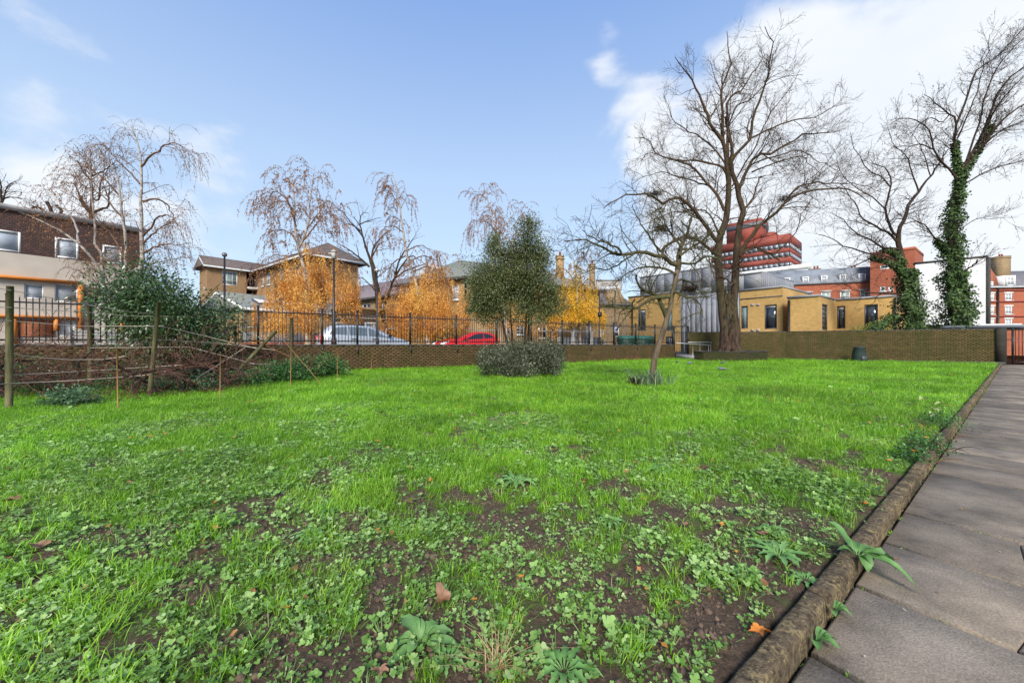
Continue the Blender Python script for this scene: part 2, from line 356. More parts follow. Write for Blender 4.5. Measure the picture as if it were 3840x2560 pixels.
# ------------------------------------------------------------------ building tools
def seg_px(A, B, px):
    """distance along line A->B where the view ray of column px meets it"""
    s = (px - 1920) / F; ux, uy = B[0] - A[0], B[1] - A[1]; l = math.hypot(ux, uy); ux /= l; uy /= l
    t = (s * A[1] - A[0]) / (ux - s * uy)
    return t, A[1] + uy * t
def win_px(A, B, x0, x1, y0, y1, **k):
    """window rectangle on wall A-B from a photo box"""
    t0, d0 = seg_px(A, B, x0); t1, d1 = seg_px(A, B, x1); d = (d0 + d1) / 2
    return dict(u0=min(t0, t1), u1=max(t0, t1), z0=EYE + (HOR - y1) / F * d, z1=EYE + (HOR - y0) / F * d, **k)
def window(parent, O, u, n, wdw, name='window'):
    """O base point (xyz z=0), u wall direction, n outward normal; wdw dict"""
    u0, u1, z0, z1 = wdw['u0'], wdw['u1'], wdw['z0'], wdw['z1']
    fm = wdw.get('frame', m_white); pm = wdw.get('pane', m_glass); nv, nh = wdw.get('nv', 1), wdw.get('nh', 1)
    fw = wdw.get('fw', .07); dep = wdw.get('dep', .1)
    def pt(a, z, d): return np.array([O[0] + u[0] * a + n[0] * d, O[1] + u[1] * a + n[1] * d, z])
    U = np.array([u[0], u[1], 0.]); Nn = np.array([n[0], n[1], 0.]); Zu = np.array([0, 0, 1.])
    mb = MB(); mb.obox(pt((u0 + u1) / 2, (z0 + z1) / 2, -dep - .02), U * (u1 - u0) / 2, Nn * .01, Zu * (z1 - z0) / 2)
    wo = mb.build(name, pm, parent)
    if wdw.get('blind'):
        mb = MB(); zb = z1 - (z1 - z0) * wdw['blind']; mb.obox(pt((u0 + u1) / 2, (zb + z1) / 2, -dep - .004), U * (u1 - u0 - fw) / 2, Nn * .004, Zu * (z1 - zb) / 2); mb.build('blind', wdw.get('blindm', m_white), wo)
    mb = MB(); c = pt(0, 0, -dep + .02) - np.array([0, 0, 0])
    for a in (u0 + fw / 2, u1 - fw / 2): mb.obox(pt(a, (z0 + z1) / 2, -dep + .02), U * fw / 2, Nn * .03, Zu * (z1 - z0) / 2)
    for z in (z0 + fw / 2, z1 - fw / 2): mb.obox(pt((u0 + u1) / 2, z, -dep + .02), U * ((u1 - u0) / 2 - fw), Nn * .028, Zu * fw / 2)
    tb = fw * .6
    for i in range(1, nv): mb.obox(pt(u0 + (u1 - u0) * i / nv, (z0 + z1) / 2, -dep + .02), U * tb / 2, Nn * .022, Zu * ((z1 - z0) / 2 - fw))
    for i in range(1, nh): mb.obox(pt((u0 + u1) / 2, z0 + (z1 - z0) * i / nh, -dep + .02), U * ((u1 - u0) / 2 - fw), Nn * .018, Zu * tb / 2)
    mb.build('frame', fm, wo)
    if wdw.get('sill'):
        mb = MB(); mb.obox(pt((u0 + u1) / 2, z0 - .05, .03), U * ((u1 - u0) / 2 + .08), Nn * .09, Zu * .05); mb.build('sill', wdw.get('sillm', m_white), wo)
    if wdw.get('lintel'):
        mb = MB(); mb.obox(pt((u0 + u1) / 2, z1 + .11, .0), U * ((u1 - u0) / 2 + .12), Nn * .02, Zu * .11); mb.build('lintel', wdw.get('lintelm', m_conc), wo)
    return wo
def facade(parent, A, B, z0, z1, mat, wins=(), name='wall', inside=None, ztop=None):
    A = np.array(A[:2], float); B = np.array(B[:2], float); l = np.linalg.norm(B - A); u = (B - A) / l
    n = np.array([u[1], -u[0]])
    if inside is not None and np.dot(n, np.array(inside) - A) > 0: n = -n
    wins = [w for w in wins if w['u1'] > 0.05 and w['u0'] < l - .05]
    for w in wins: w['u0'] = max(.05, w['u0']); w['u1'] = min(l - .05, w['u1']); w['z0'] = max(w['z0'], z0 + .02); w['z1'] = min(w['z1'], z1 - .02)
    wins = [w for w in wins if w['z1'] > w['z0'] + .05 and w['u1'] > w['u0'] + .05]
    us = sorted({0., l} | {w['u0'] for w in wins} | {w['u1'] for w in wins}); zs = sorted({z0, z1} | {w['z0'] for w in wins} | {w['z1'] for w in wins})
    flip = np.dot(np.array([u[1], -u[0]]), n) < 0
    mb = MB()
    def pt(a, z, d=0.): return (A[0] + u[0] * a + n[0] * d, A[1] + u[1] * a + n[1] * d, z)
    def q(a, b, c, d): mb.add([a, b, c, d], [[3, 2, 1, 0]] if flip else [[0, 1, 2, 3]])
    for i in range(len(us) - 1):
        for j in range(len(zs) - 1):
            cu, cz = (us[i] + us[i + 1]) / 2, (zs[j] + zs[j + 1]) / 2
            if any(w['u0'] < cu < w['u1'] and w['z0'] < cz < w['z1'] for w in wins): continue
            q(pt(us[i], zs[j]), pt(us[i + 1], zs[j]), pt(us[i + 1], zs[j + 1]), pt(us[i], zs[j + 1]))
    for w in wins:
        a, b, c, d = w['u0'], w['u1'], w['z0'], w['z1']; e = -w.get('dep', .1) - .03
        q(pt(a, c), pt(a, d), pt(a, d, e), pt(a, c, e)); q(pt(b, c, e), pt(b, d, e), pt(b, d), pt(b, c))
        q(pt(a, c, e), pt(b, c, e), pt(b, c), pt(a, c)); q(pt(a, d), pt(b, d), pt(b, d, e), pt(a, d, e))
    if ztop is not None:    # gable triangle
        mb.add([pt(0, z1), pt(l, z1), pt(l / 2, ztop)], [[2, 1, 0]] if flip else [[0, 1, 2]])
    wo = mb.build(name, mat, parent)
    for w in wins: window(parent, (A[0], A[1], 0), u, n, w, w.get('name', 'window'))
    return wo
def box_building(root, cs, z0, z1, mat, wins={}, gables=None, names={}, mats={}):
    """cs: footprint corners; wins: {edge index: [window dicts]}; gables {edge: apex z}"""
    ins = np.mean(np.array([c[:2] for c in cs]), axis=0)
    for i in range(len(cs)):
        facade(root, cs[i], cs[(i + 1) % len(cs)], z0, z1, mats.get(i, mat), wins.get(i, ()), 'wall', ins, (gables or {}).get(i))
def pitched(root, cs, ze, zr, mat, over=.35, inset=0., th=.16, fascia=None, name='roof'):
    """cs 4 corners; ridge runs parallel to edge 0-1; inset>0 gives hips"""
    c = [np.array(p[:2], float) for p in cs]
    a = (c[1] - c[0]); la = np.linalg.norm(a); a /= la; b = (c[3] - c[0]); lb = np.linalg.norm(b); b /= lb
    c = [c[0] - a * over - b * over, c[1] + a * over - b * over, c[2] + a * over + b * over, c[3] - a * over + b * over]
    ins = max(inset, 0.0001)
    r0 = (c[0] + c[3]) / 2 + a * ins; r1 = (c[1] + c[2]) / 2 - a * ins
    v = [(*p, ze - .1) for p in c] + [(*p, ze + th - .1) for p in c] + [(*r0, zr + th), (*r1, zr + th)]
    f = [[4, 5, 9, 8], [6, 7, 8, 9], [5, 6, 9], [7, 4, 8], [0, 3, 2, 1]]
    flip = np.cross(np.append(a, 0), np.append(b, 0))[2] < 0
    if flip: f = [q[::-1] for q in f]
    mb = MB(); mb.add(v, f); ro = mb.build(name, mat, root)
    mb = MB()
    for i in range(4):
        p, q = c[i], c[(i + 1) % 4]
        if inset > 0 or i in (0, 2): mb.beam((*p, ze - .06), (*q, ze - .06), .05, .2)
        else:
            m = r0 if i == 3 else r1
            mb.beam((*p, ze + .0), (*m, zr + .0), .06, .22); mb.beam((*q, ze + .0), (*m, zr + .0), .06, .22)
    mb.build('fascia', fascia or m_fascia, ro)
    return ro
def flatroof(root, cs, z, mat, over=.12, th=.16, name='roof'):
    c = np.array([p[:2] for p in cs], float); m = c.mean(0); d = c - m; d *= (1 + over / np.linalg.norm(d, axis=1))[:, None]
    mb = MB(); mb.prism([tuple(p) for p in (m + d)], z, z + th); return mb.build(name, mat, root)
def chimney(root, p, w, z0, z1, mat, pots=2, par=None, ax=(1, 0)):
    mb = MB(); mb.box((p[0], p[1], (z0 + z1) / 2), (w, w * .8, z1 - z0), ax); mb.box((p[0], p[1], z1 - .25), (w + .12, w * .8 + .12, .12), ax); mb.box((p[0], p[1], z1 + .02), (w + .08, w * .8 + .08, .08), ax)
    c = mb.build('chimney', mat, par or root)
    if par is None:
        for i in range(pots):
            mb = MB(); mb.lathe((p[0] + (i - (pots - 1) / 2) * .35 * ax[0], p[1] + (i - (pots - 1) / 2) * .35 * ax[1], z1 + .05), [(.13, 0), (.1, .35), (.13, .37), (.13, .42)], 10); mb.build('chimney_pot', m_brickR, c)
    return c
def pv(p, d, t): return (p[0] + d[0] * t, p[1] + d[1] * t)
# ================================================================== ground and garden walls
STREET = 0.40
PATHZ = -0.05
D1 = np.array([.824, .566]); D1 /= np.linalg.norm(D1)     # railings direction
NW = np.array([D1[1], -D1[0]])                             # towards the garden
LW0 = np.array([-6.9, 15.4])                               # a point on the garden face of the low wall
def LW(s, off=0.): p = LW0 + D1 * s - NW * off; return p  # off: behind the garden face
LW_END = 23.0                                              # low wall ends by the gate
LW_START = -22.0
PD = np.array([.7955, .606]); PD /= np.linalg.norm(PD); PN = np.array([PD[1], -PD[0]])   # path direction, PN to the right
P0 = G(2933, 2560, PATHZ)[:2]
WA = np.array([13.15, 28.55]); WB = np.array([19.06, 26.75]); WC = np.array([27.35, 21.55])
lwe = LW(LW_END)

# ---- noise fields for the lawn
def vnoise(x, y, seed):
    xi = np.floor(x).astype(np.int64); yi = np.floor(y).astype(np.int64); fx = x - xi; fy = y - yi
    fx = fx * fx * (3 - 2 * fx); fy = fy * fy * (3 - 2 * fy)
    def h(a, b):
        n = (a * 374761393 + b * 668265263 + seed * 974711) & 0x7fffffff
        n = ((n ^ (n >> 13)) * 1274126177) & 0x7fffffff
        return ((n ^ (n >> 16)) & 0xffff) / 65535.0
    return (h(xi, yi) * (1 - fx) + h(xi + 1, yi) * fx) * (1 - fy) + (h(xi, yi + 1) * (1 - fx) + h(xi + 1, yi + 1) * fx) * fy
def fbm(x, y, seed, o=4):
    s = 0; a = .5; t = 0
    for i in range(o): s = s + a * vnoise(x * 2 ** i, y * 2 ** i, seed + i * 17); t += a; a *= .55
    return s / t
def sstep(x, a, b):
    t = np.clip((x - a) / (b - a), 0, 1); return t * t * (3 - 2 * t)
def dpath(x, y):   # distance left of the kerb line
    return -((x - P0[0]) * PN[0] + (y - P0[1]) * PN[1])
def soilf(x, y):
    n = .5 * fbm(x * 2.3, y * 2.3, 3, 4) + .5 * fbm(x * 7.3, y * 7.3, 5, 3)
    d = dpath(x, y)
    bias = .055 * np.exp(-np.maximum(d, 0) / 1.1) * sstep(-y, -9, -5) + .13 * np.exp(-((x - .3) ** 2 / 1.6 + (y - 1.6) ** 2 / 1.1)) + .03 * sstep(-y, -4.5, -2) - .10 * sstep(y, 5, 9) - .05 * sstep(-x, 0.5, 3) * sstep(y, 1.5, 3)
    return sstep(n + bias, .552, .64)
def weedf(x, y):
    n = .65 * fbm(x * 1.1 + 9, y * 1.1 - 4, 41, 4) + .35 * fbm(x * 5.1 + 3, y * 5.1, 47, 3)
    b = .13 * sstep(-y, -4.2, -1.6) + .09 * sstep(-x, 0, 3.5) * sstep(-y, -8, -4) - .12 * sstep(y, 5, 9) + .05 * np.exp(-np.maximum(dpath(x, y), 0) / 1.2)
    return sstep(n + b, .51, .59)
def lawn_height(x, y):
    h = (fbm(x * .8, y * .8, 91, 3) - .5) * .05 * sstep(y, 1, 4)
    h = h + (fbm(x * 9, y * 9, 12, 3) - .5) * .03 * sstep(-y, -7, -4) * soilf(x, y)
    return h
# lawn mesh: fine close by, coarse far off
def grid_axis(lo, hi, f):
    v = [lo]
    while v[-1] < hi: v.append(v[-1] + f(v[-1]))
    return np.array(v)
ys = grid_axis(-3, 34, lambda y: max(.03, abs(y) * .014) if y > .6 else .3)
xs = grid_axis(-34, 34, lambda x: max(.035, abs(x) * .022) if abs(x) < 60 else 1)
gx, gy = np.meshgrid(xs, ys)
d = dpath(gx, gy)
gz = lawn_height(gx, gy)
# keep the sheet inside the garden: pull below the surface beyond the walls / under the path
gz = np.where(d < .078, PATHZ - .12, gz)
V = np.stack([gx.ravel(), gy.ravel(), gz.ravel()], 1); nx = len(xs); ny = len(ys)
i = np.arange(ny - 1)[:, None] * nx + np.arange(nx - 1)[None, :]
Fq = np.stack([i, i + 1, i + nx + 1, i + nx], -1).reshape(-1, 4)
cx = V[Fq].mean(1)
lwd = (cx[:, 0] - LW0[0]) * NW[0] + (cx[:, 1] - LW0[1]) * NW[1]
Fq = Fq[(lwd > -.3) & (dpath(cx[:, 0], cx[:, 1]) > .02)]
mb = MB(); mb.add(V, Fq)
m, t, b, o_ = newmat('lawn_soil')
at = t.nodes.new('ShaderNodeAttribute'); at.attribute_name = 'soil'
g = t.nodes.new('ShaderNodeNewGeometry')
nz_ = t.nodes.new('ShaderNodeTexNoise'); nz_.inputs['Scale'].default_value = 38; nz_.inputs['Detail'].default_value = 8; nz_.inputs['Roughness'].default_value = .75; t.links.new(g.outputs['Position'], nz_.inputs['Vector'])
rs = t.nodes.new('ShaderNodeValToRGB'); rs.color_ramp.elements[0].position = .3; rs.color_ramp.elements[0].color = (.036, .025, .016, 1); rs.color_ramp.elements[1].position = .72; rs.color_ramp.elements[1].color = (.20, .135, .09, 1); t.links.new(nz_.outputs['Fac'], rs.inputs[0])
n2_ = t.nodes.new('ShaderNodeTexNoise'); n2_.inputs['Scale'].default_value = 9; n2_.inputs['Detail'].default_value = 8; t.links.new(g.outputs['Position'], n2_.inputs['Vector'])
rg = t.nodes.new('ShaderNodeValToRGB'); rg.color_ramp.elements[0].position = .3; rg.color_ramp.elements[0].color = (.05, .14, .010, 1); rg.color_ramp.elements[1].position = .7; rg.color_ramp.elements[1].color = (.13, .31, .025, 1); t.links.new(n2_.outputs['Fac'], rg.inputs[0])
mx_ = t.nodes.new('ShaderNodeMix'); mx_.data_type = 'RGBA'; t.links.new(at.outputs['Fac'], mx_.inputs[0]); t.links.new(rg.outputs[0], mx_.inputs[6]); t.links.new(rs.outputs[0], mx_.inputs[7])
t.links.new(mx_.outputs[2], b.inputs['Base Color']); b.inputs['Roughness'].default_value = .9; b.inputs['Specular IOR Level'].default_value = .25
bp_ = t.nodes.new('ShaderNodeBump'); bp_.inputs['Strength'].default_value = 1; bp_.inputs['Distance'].default_value = .03; t.links.new(nz_.outputs['Fac'], bp_.inputs['Height']); t.links.new(bp_.outputs[0], b.inputs['Normal'])
lawn = mb.build('lawn_ground', m, smooth=True, uv=False); lawn['kind'] = 'structure'
vx, vy = V[:, 0], V[:, 1]
sv = np.clip(np.maximum(soilf(vx, vy), .75 * sstep(-vy, -4.5, -2.2)), 0, 1)
a_ = lawn.data.attributes.new('soil', 'FLOAT', 'POINT'); a_.data.foreach_set('value', sv.astype(np.float32))

# ---- street ground beyond the walls
GEND = P0 + PD * 34.2
pts = [tuple(LW(-200, .25)), tuple(LW(LW_END, .25)), tuple(WA + np.array([-.2, .3])), tuple(WA + np.array([.1, .3])), tuple(WB + np.array([.1, .3])), tuple(WC + np.array([.2, .2])), (29.6, 24.6), (31.5, 22.2), (900, -380), (900, 1500), (-900, 1500), (-900, -200)]
mb = MB(); mb.add([(p[0], p[1], STREET) for p in pts], [list(range(len(pts)))])
o = mb.build('street_ground', m_asph); o['kind'] = 'structure'
gp = [(-900, -400), (900, -600), (900, 200), (40, 60), (-40, 60), (-900, 500)]
mb = MB(); mb.add([(p[0], p[1], -.3) for p in gp], [list(range(len(gp)))])
o = mb.build('ground', plain('ground_earth', (.07, .06, .035), .95)); o['kind'] = 'structure'

# ---- paved path
path = bpy.data.objects.new('path', None)
mb = MB()
e0, e1 = P0 - PD * 3.2, P0 + PD * 34.3
c4 = [e0 - PN * .02, e0 + PN * 1.9, e1 + PN * 1.9, e1 - PN * .02]
mb.prism([tuple(c) for c in c4], PATHZ - .12, PATHZ - .040)
path = mb.build('path', plain('joint_earth', (.012, .010, .006), .95, var=.5, scale=20)); path['kind'] = 'structure'
m, t, b, o_ = newmat('paving_stone')
g = t.nodes.new('ShaderNodeNewGeometry'); oi = t.nodes.new('ShaderNodeObjectInfo')
nA = t.nodes.new('ShaderNodeTexNoise'); nA.inputs['Scale'].default_value = 2.2; nA.inputs['Detail'].default_value = 9; nA.inputs['Roughness'].default_value = .68; t.links.new(g.outputs['Position'], nA.inputs['Vector'])
rA = t.nodes.new('ShaderNodeValToRGB'); rA.color_ramp.elements[0].position = .32; rA.color_ramp.elements[0].color = (.092, .076, .060, 1); rA.color_ramp.elements[1].position = .7; rA.color_ramp.elements[1].color = (.30, .245, .185, 1)
t.links.new(nA.outputs['Fac'], rA.inputs[0])
hs = t.nodes.new('ShaderNodeHueSaturation'); mrx = t.nodes.new('ShaderNodeMapRange'); mrx.inputs[3].default_value = .78; mrx.inputs[4].default_value = 1.25; t.links.new(oi.outputs['Random'], mrx.inputs[0]); t.links.new(mrx.outputs[0], hs.inputs['Value']); t.links.new(rA.outputs[0], hs.inputs['Color'])
nB = t.nodes.new('ShaderNodeTexNoise'); nB.inputs['Scale'].default_value = 120; nB.inputs['Detail'].default_value = 3; t.links.new(g.outputs['Position'], nB.inputs['Vector'])
mrB = t.nodes.new('ShaderNodeMapRange'); mrB.inputs[1].default_value = .3; mrB.inputs[2].default_value = .7; mrB.inputs[3].default_value = .72; mrB.inputs[4].default_value = 1.25; t.links.new(nB.outputs['Fac'], mrB.inputs[0])
mB = t.nodes.new('ShaderNodeMix'); mB.data_type = 'RGBA'; mB.blend_type = 'MULTIPLY'; mB.inputs[0].default_value = 1; t.links.new(hs.outputs[0], mB.inputs[6]); t.links.new(mrB.outputs[0], mB.inputs[7])
t.links.new(mB.outputs[2], b.inputs['Base Color'])
mrR = t.nodes.new('ShaderNodeMapRange'); mrR.inputs[1].default_value = .35; mrR.inputs[2].default_value = .65; mrR.inputs[3].default_value = .62; mrR.inputs[4].default_value = .88; t.links.new(nA.outputs['Fac'], mrR.inputs[0]); t.links.new(mrR.outputs[0], b.inputs['Roughness'])
bpx = t.nodes.new('ShaderNodeBump'); bpx.inputs['Strength'].default_value = .35; bpx.inputs['Distance'].default_value = .006; t.links.new(nB.outputs['Fac'], bpx.inputs['Height']); t.links.new(bpx.outputs[0], b.inputs['Normal'])
b.inputs['Specular IOR Level'].default_value = .2
m_pave = m
def slab(corners, zt):
    c = [np.array(q) for q in corners]; n = len(c); mid = sum(c) / n
    bev = .012
    v = [(*q, PATHZ - .05) for q in c] + [(*q, zt - .006) for q in c]
    for q in c: dq = mid - q; v.append((*(q + dq / np.linalg.norm(dq) * bev), zt))
    f = [[i, (i + 1) % n, n + (i + 1) % n, n + i] for i in range(n)] + [[n + i, n + (i + 1) % n, 2 * n + (i + 1) % n, 2 * n + i] for i in range(n)] + [list(range(2 * n, 3 * n))]
    ar = sum(c[i][0] * c[(i + 1) % n][1] - c[(i + 1) % n][0] * c[i][1] for i in range(n))
    if ar < 0: f = [q[::-1] for q in f]
    mb = MB(); mb.add(v, f); mb.build('paving_slab', m_pave, path)
s = -3.0; k = 0
pr = random.Random(3)
# joints read from the photograph along the kerb side
def along(px, py):
    q = G(px, py, PATHZ)[:2] - P0; return float(np.dot(q, PD))
js = [along(3010, 2430), along(3207, 2191), along(3329, 2035), along(3396, 1920), along(3482, 1770)]
js = [js[0] - .6 * i for i in range(5, 0, -1)] + js
step = .6
while js[-1] < 34: js.append(js[-1] + (step if pr.random() < .8 else .45))
skw = -.07
for a, b2 in zip(js[:-1], js[1:]):
    g_ = .010 + .006 * pr.random(); zt = PATHZ + pr.uniform(-.0015, .0015)
    w1 = .92 if k % 2 else .9
    A_ = P0 + PD * (a + g_) + PN * .015; B_ = P0 + PD * (b2 - g_) + PN * .015
    sk = PD * skw * w1 + PN * w1
    if k == 7:     # cracked slab near the right edge
        c1 = A_ + sk * .60; c2 = B_ + sk * .52; md = (c1 + c2) / 2 + PD * .02 - PN * .02
        slab([A_, c1 - sk * .0025, md - sk * .0025, c2 - sk * .0025, B_], zt); slab([c1 + sk * .0025, A_ + sk, B_ + sk, c2 + sk * .0025, md + sk * .0025], zt - .006)
    elif k == 6:
        c1 = A_ + sk * .52; c2 = A_ + (B_ - A_) * .34 + sk * .56; c3 = A_ + sk
        slab([A_, c1, c2, A_ + (B_ - A_) * .40 + sk, B_ + sk, B_], zt); slab([c1 + PN * .005, c3, A_ + (B_ - A_) * .38 + sk, c2 + PN * .005 - PD * .004], zt - .004)
    else: slab([A_, A_ + sk, B_ + sk, B_], zt)
    if True:
        A2 = A_ + sk + PN * .012; B2 = B_ + sk + PN * .012
        slab([A2, A2 + sk * 1., B2 + sk * 1., B2], zt + pr.uniform(-.001, .001))
    k += 1
# ---- rounded edging stones between lawn and path
m_kerb = barkmat('weathered_edging', (.050, .036, .025), (.25, .19, .115), scale=34, stretch=1, bump=.9, moss=(.040, .030, .020), mossamt=.8)
_t = m_kerb.node_tree; _b = [n for n in _t.nodes if n.type == 'BSDF_PRINCIPLED'][0]; _src = _b.inputs['Base Color'].links[0].from_socket
_g = _t.nodes.new('ShaderNodeNewGeometry'); _v = _t.nodes.new('ShaderNodeTexNoise'); _v.inputs['Scale'].default_value = 75; _v.inputs['Detail'].default_value = 4; _t.links.new(_g.outputs['Position'], _v.inputs['Vector'])
_v2 = _t.nodes.new('ShaderNodeTexNoise'); _v2.inputs['Scale'].default_value = 9; _v2.inputs['Detail'].default_value = 5; _t.links.new(_g.outputs['Position'], _v2.inputs['Vector'])
_a = _t.nodes.new('ShaderNodeMath'); _a.operation = 'MULTIPLY_ADD'; _t.links.new(_v2.outputs['Fac'], _a.inputs[0]); _a.inputs[1].default_value = .9; _t.links.new(_v.outputs['Fac'], _a.inputs[2])
_m = _t.nodes.new('ShaderNodeMapRange'); _m.inputs[1].default_value = 1.0; _m.inputs[2].default_value = 1.10; _m.inputs[4].default_value = .85; _t.links.new(_a.outputs[0], _m.inputs[0])
_x = _t.nodes.new('ShaderNodeMix'); _x.data_type = 'RGBA'; _t.links.new(_m.outputs[0], _x.inputs[0]); _t.links.new(_src, _x.inputs[6]); _x.inputs[7].default_value = (.34, .26, .13, 1); _t.links.new(_x.outputs[2], _b.inputs['Base Color'])
kerb = empty('path_edging', (P0[0], P0[1], PATHZ), 'long low edging of weathered round-topped concrete between the lawn and the slab path', 'edging')
s = -3.1
while s < 33.6:
    l_ = .91; prof = []
    for th in np.linspace(0, math.pi, 7): prof.append((-.038 + .038 * math.copysign(abs(math.cos(th)) ** .55, math.cos(th)), .062 + .020 * max(0, math.sin(th)) ** .7))
    prof = [(.004, -.05)] + prof + [(-.080, -.05)]
    n = 26 if s < 5 else (8 if s < 12 else 2); v = []
    jx, jz = pr.uniform(-.006, .006), pr.uniform(-.006, .006)
    for q in range(n + 1):
        ss = s + .004 + (l_ - .008) * q / n
        for (px_, pz_) in prof:
            wob = ((vnoise(np.array([ss * 8.]), np.array([pz_ * 30. + px_ * 12]), 5)[0] - .5) * .013 + (vnoise(np.array([ss * 31.]), np.array([pz_ * 60. + px_ * 40]), 6)[0] - .5) * .007 - (.006 if q in (0, n) else 0)) if s < 12 else 0
            pp = P0 + PD * ss + PN * (px_ + jx + wob)
            v.append((pp[0], pp[1], PATHZ + pz_ + jz + wob))
    m_ = len(prof); f = []
    for q in range(n):
        for r_ in range(m_ - 1): f.append([q * m_ + r_, q * m_ + r_ + 1, (q + 1) * m_ + r_ + 1, (q + 1) * m_ + r_])
    f.append(list(range(m_))[::-1]); f.append([n * m_ + r_ for r_ in range(m_)])
    mb = MB(); mb.add(v, f); mb.build('edging_stone', m_kerb, kerb, smooth=False)
    s += l_

# ---- brick walls built of single bricks
m_bkA = loosebrick('garden_wall_brick', [(.085, .054, .026), (.125, .074, .036), (.10, .06, .028), (.15, .092, .045)], (.058, .056, .014), .8)
m_bkB = loosebrick('far_wall_brick', [(.10, .072, .030), (.125, .088, .034), (.085, .062, .025), (.14, .10, .042)], (.058, .062, .014), .85)
def brick_course(A, B, z0, z1, out, mat, parent, near=None, header='brick', rs=11):
    """bricks on the out side of segment A-B; near=(s0,s1): those become single objects"""
    A = np.array(A, float); B = np.array(B, float); l = np.linalg.norm(B - A); u = (B - A) / l
    rr = random.Random(rs); rows = int((z1 - z0) / .075); stuff = MB(); proto = None; nsep = 0
    U = np.array([u[0], u[1], 0.]); O = np.array([out[0], out[1], 0.]); Z = np.array([0, 0, 1.])
    for r in range(rows):
        s = -.1125 if r % 2 else 0.
        while s < l - .03:
            a = max(0, s); b = min(l, s + .219)
            if b - a > .04:
                pr_ = rr.uniform(-.004, .004); c = np.array([*(A + u * (a + b) / 2), z0 + r * .075 + .0325 + .005]) + O * (.004 + pr_) + Z * rr.uniform(-.001, .001)
                if near and near[0] < s < near[1] and nsep < 300:
                    if proto is None:
                        mb = MB(); mb.obox((0, 0, 0), U * .1095, O * .02, Z * .0345); proto = mb.mesh('brick', mat)
                    o = bpy.data.objects.new(header, proto); COL.objects.link(o); o.parent = parent; o.location = Vector(c) - wloc(parent); o.scale = (1, 1, 1)
                    if b - a < .2:
                        mb = MB(); mb.obox((0, 0, 0), U * (b - a) / 2, O * .02, Z * .0345); o.data = mb.mesh('brick', mat)
                    nsep += 1
                else: stuff.obox(c, U * (b - a) / 2, O * .02, Z * .0345)
            s += .225
    o = stuff.build('brickwork', mat, parent, uv=False); o['kind'] = 'stuff'
    return o
TH = .22
low = empty('low_brick_wall', (LW0[0], LW0[1], 0), 'long low mossy brick wall with dark coping under the black railings', 'wall')
a, b2 = LW(LW_START), LW(LW_END)
mb = MB(); mb.prism([tuple(LW(LW_START, -.014)), tuple(LW(LW_END, -.014)), tuple(LW(LW_END, TH)), tuple(LW(LW_START, TH))], -.3, 1.02); mb.build('wall_core', m_mortar, low)
brick_course(a, b2, -.03, 1.02, NW, m_bkA, low, near=(LW_START + 22 + 1.2, LW_START + 22 + 1.2 + 4.8))
sc_ = LW_START
while sc_ < LW_END - .01:
    e = min(sc_ + .6, LW_END); mb = MB(); mb.prism([tuple(LW(sc_ + .004, -.035)), tuple(LW(e - .004, -.035)), tuple(LW(e - .004, TH + .035)), tuple(LW(sc_ + .004, TH + .035))], 1.022, 1.088)
    if sc_ + 22 > 7: mb.build('coping_stone', m_coping, low)
    else: mb.build('coping_stone', m_coping, low)
    sc_ += .6
# right-hand taller wall, bending once
tall = empty('garden_brick_wall', (WB[0], WB[1], 0), 'taller green-stained brick wall along the far right end of the lawn', 'wall')
for (a, b2, sd_) in ((WA, WB, 21), (WB, WC, 22)):
    u = (b2 - a) / np.linalg.norm(b2 - a); n_ = np.array([u[1], -u[0]])
    mb = MB(); q = [a + n_ * .014, b2 + n_ * .014, b2 - n_ * .22, a - n_ * .22]; mb.prism([tuple(p) for p in q], -.3, 1.93); mb.build('wall_core', m_mortar, tall)
    brick_course(a, b2, -.02, 1.93, n_, m_bkB, tall, rs=sd_)
    mb = MB(); q = [a + n_ * .02, b2 + n_ * .02, b2 - n_ * .24, a - n_ * .24]; mb.prism([tuple(p) for p in q], 1.932, 1.99); mb.build('coping', m_coping, tall)
mb = MB(); mb.box((WC[0] + .05, WC[1] + .0, .98), (.36, .36, 2.05), (WC - WB)); mb.build('end_pier', plain('pier_dark', (.03, .027, .02), .9, var=.3), tall)
# kerb in front of the tall wall, litter strip behind it
u = (WC - WB) / np.linalg.norm(WC - WB); n_ = np.array([u[1], -u[0]])
mb = MB(); q0 = WB + n_ * .75 - u * 1.6; q1 = WC + n_ * .55
mb.prism([tuple(q0), tuple(q1), tuple(q1 + n_ * .1), tuple(q0 + n_ * .1)], -.1, .12)
tag(mb.build('bed_edging', m_coping), 'dark edging strip running in front of the tall garden wall', 'edging')

# ---- railings on the low wall
fence = empty('railings', (LW0[0], LW0[1], 1.09), 'tall black iron railings standing on the low brick wall', 'fence')
OFF = .11
def s_at(px): t_, _ = seg_px(LW(0, OFF), LW(1, OFF), px); return t_
post_px = [-330, 30, 346, 640, 968, 1208, 1340, 1538, 1711, 1861, 1992, 2108, 2210, 2302, 2384, 2456, 2521]
ps = [s_at(x) for x in post_px]
for s in ps:
    p = LW(s, OFF); mb = MB(); mb.box((p[0], p[1], 1.09 + .69), (.075, .075, 1.38), D1); mb.box((p[0], p[1], 2.485), (.09, .09, .03), D1); mb.build('post', m_black, fence)
    q = LW(s, -.03); mb = MB(); mb.box((q[0], q[1], .86), (.06, .035, .32), D1); mb.build('bracket', m_black, fence)
for z in (1.22, 2.28):
    for a, b2 in zip([LW_START] + ps, ps + [LW_END]):
        if b2 - a < .2: continue
        mb = MB(); p, q = LW(a + .04, OFF), LW(b2 - .04, OFF); mb.beam((*p, z), (*q, z), .012, .045); mb.build('rail', m_black, fence)
bar_mb = MB(); bar_mb.box((0, 0, 0), (.02, .02, 1.27), D1)
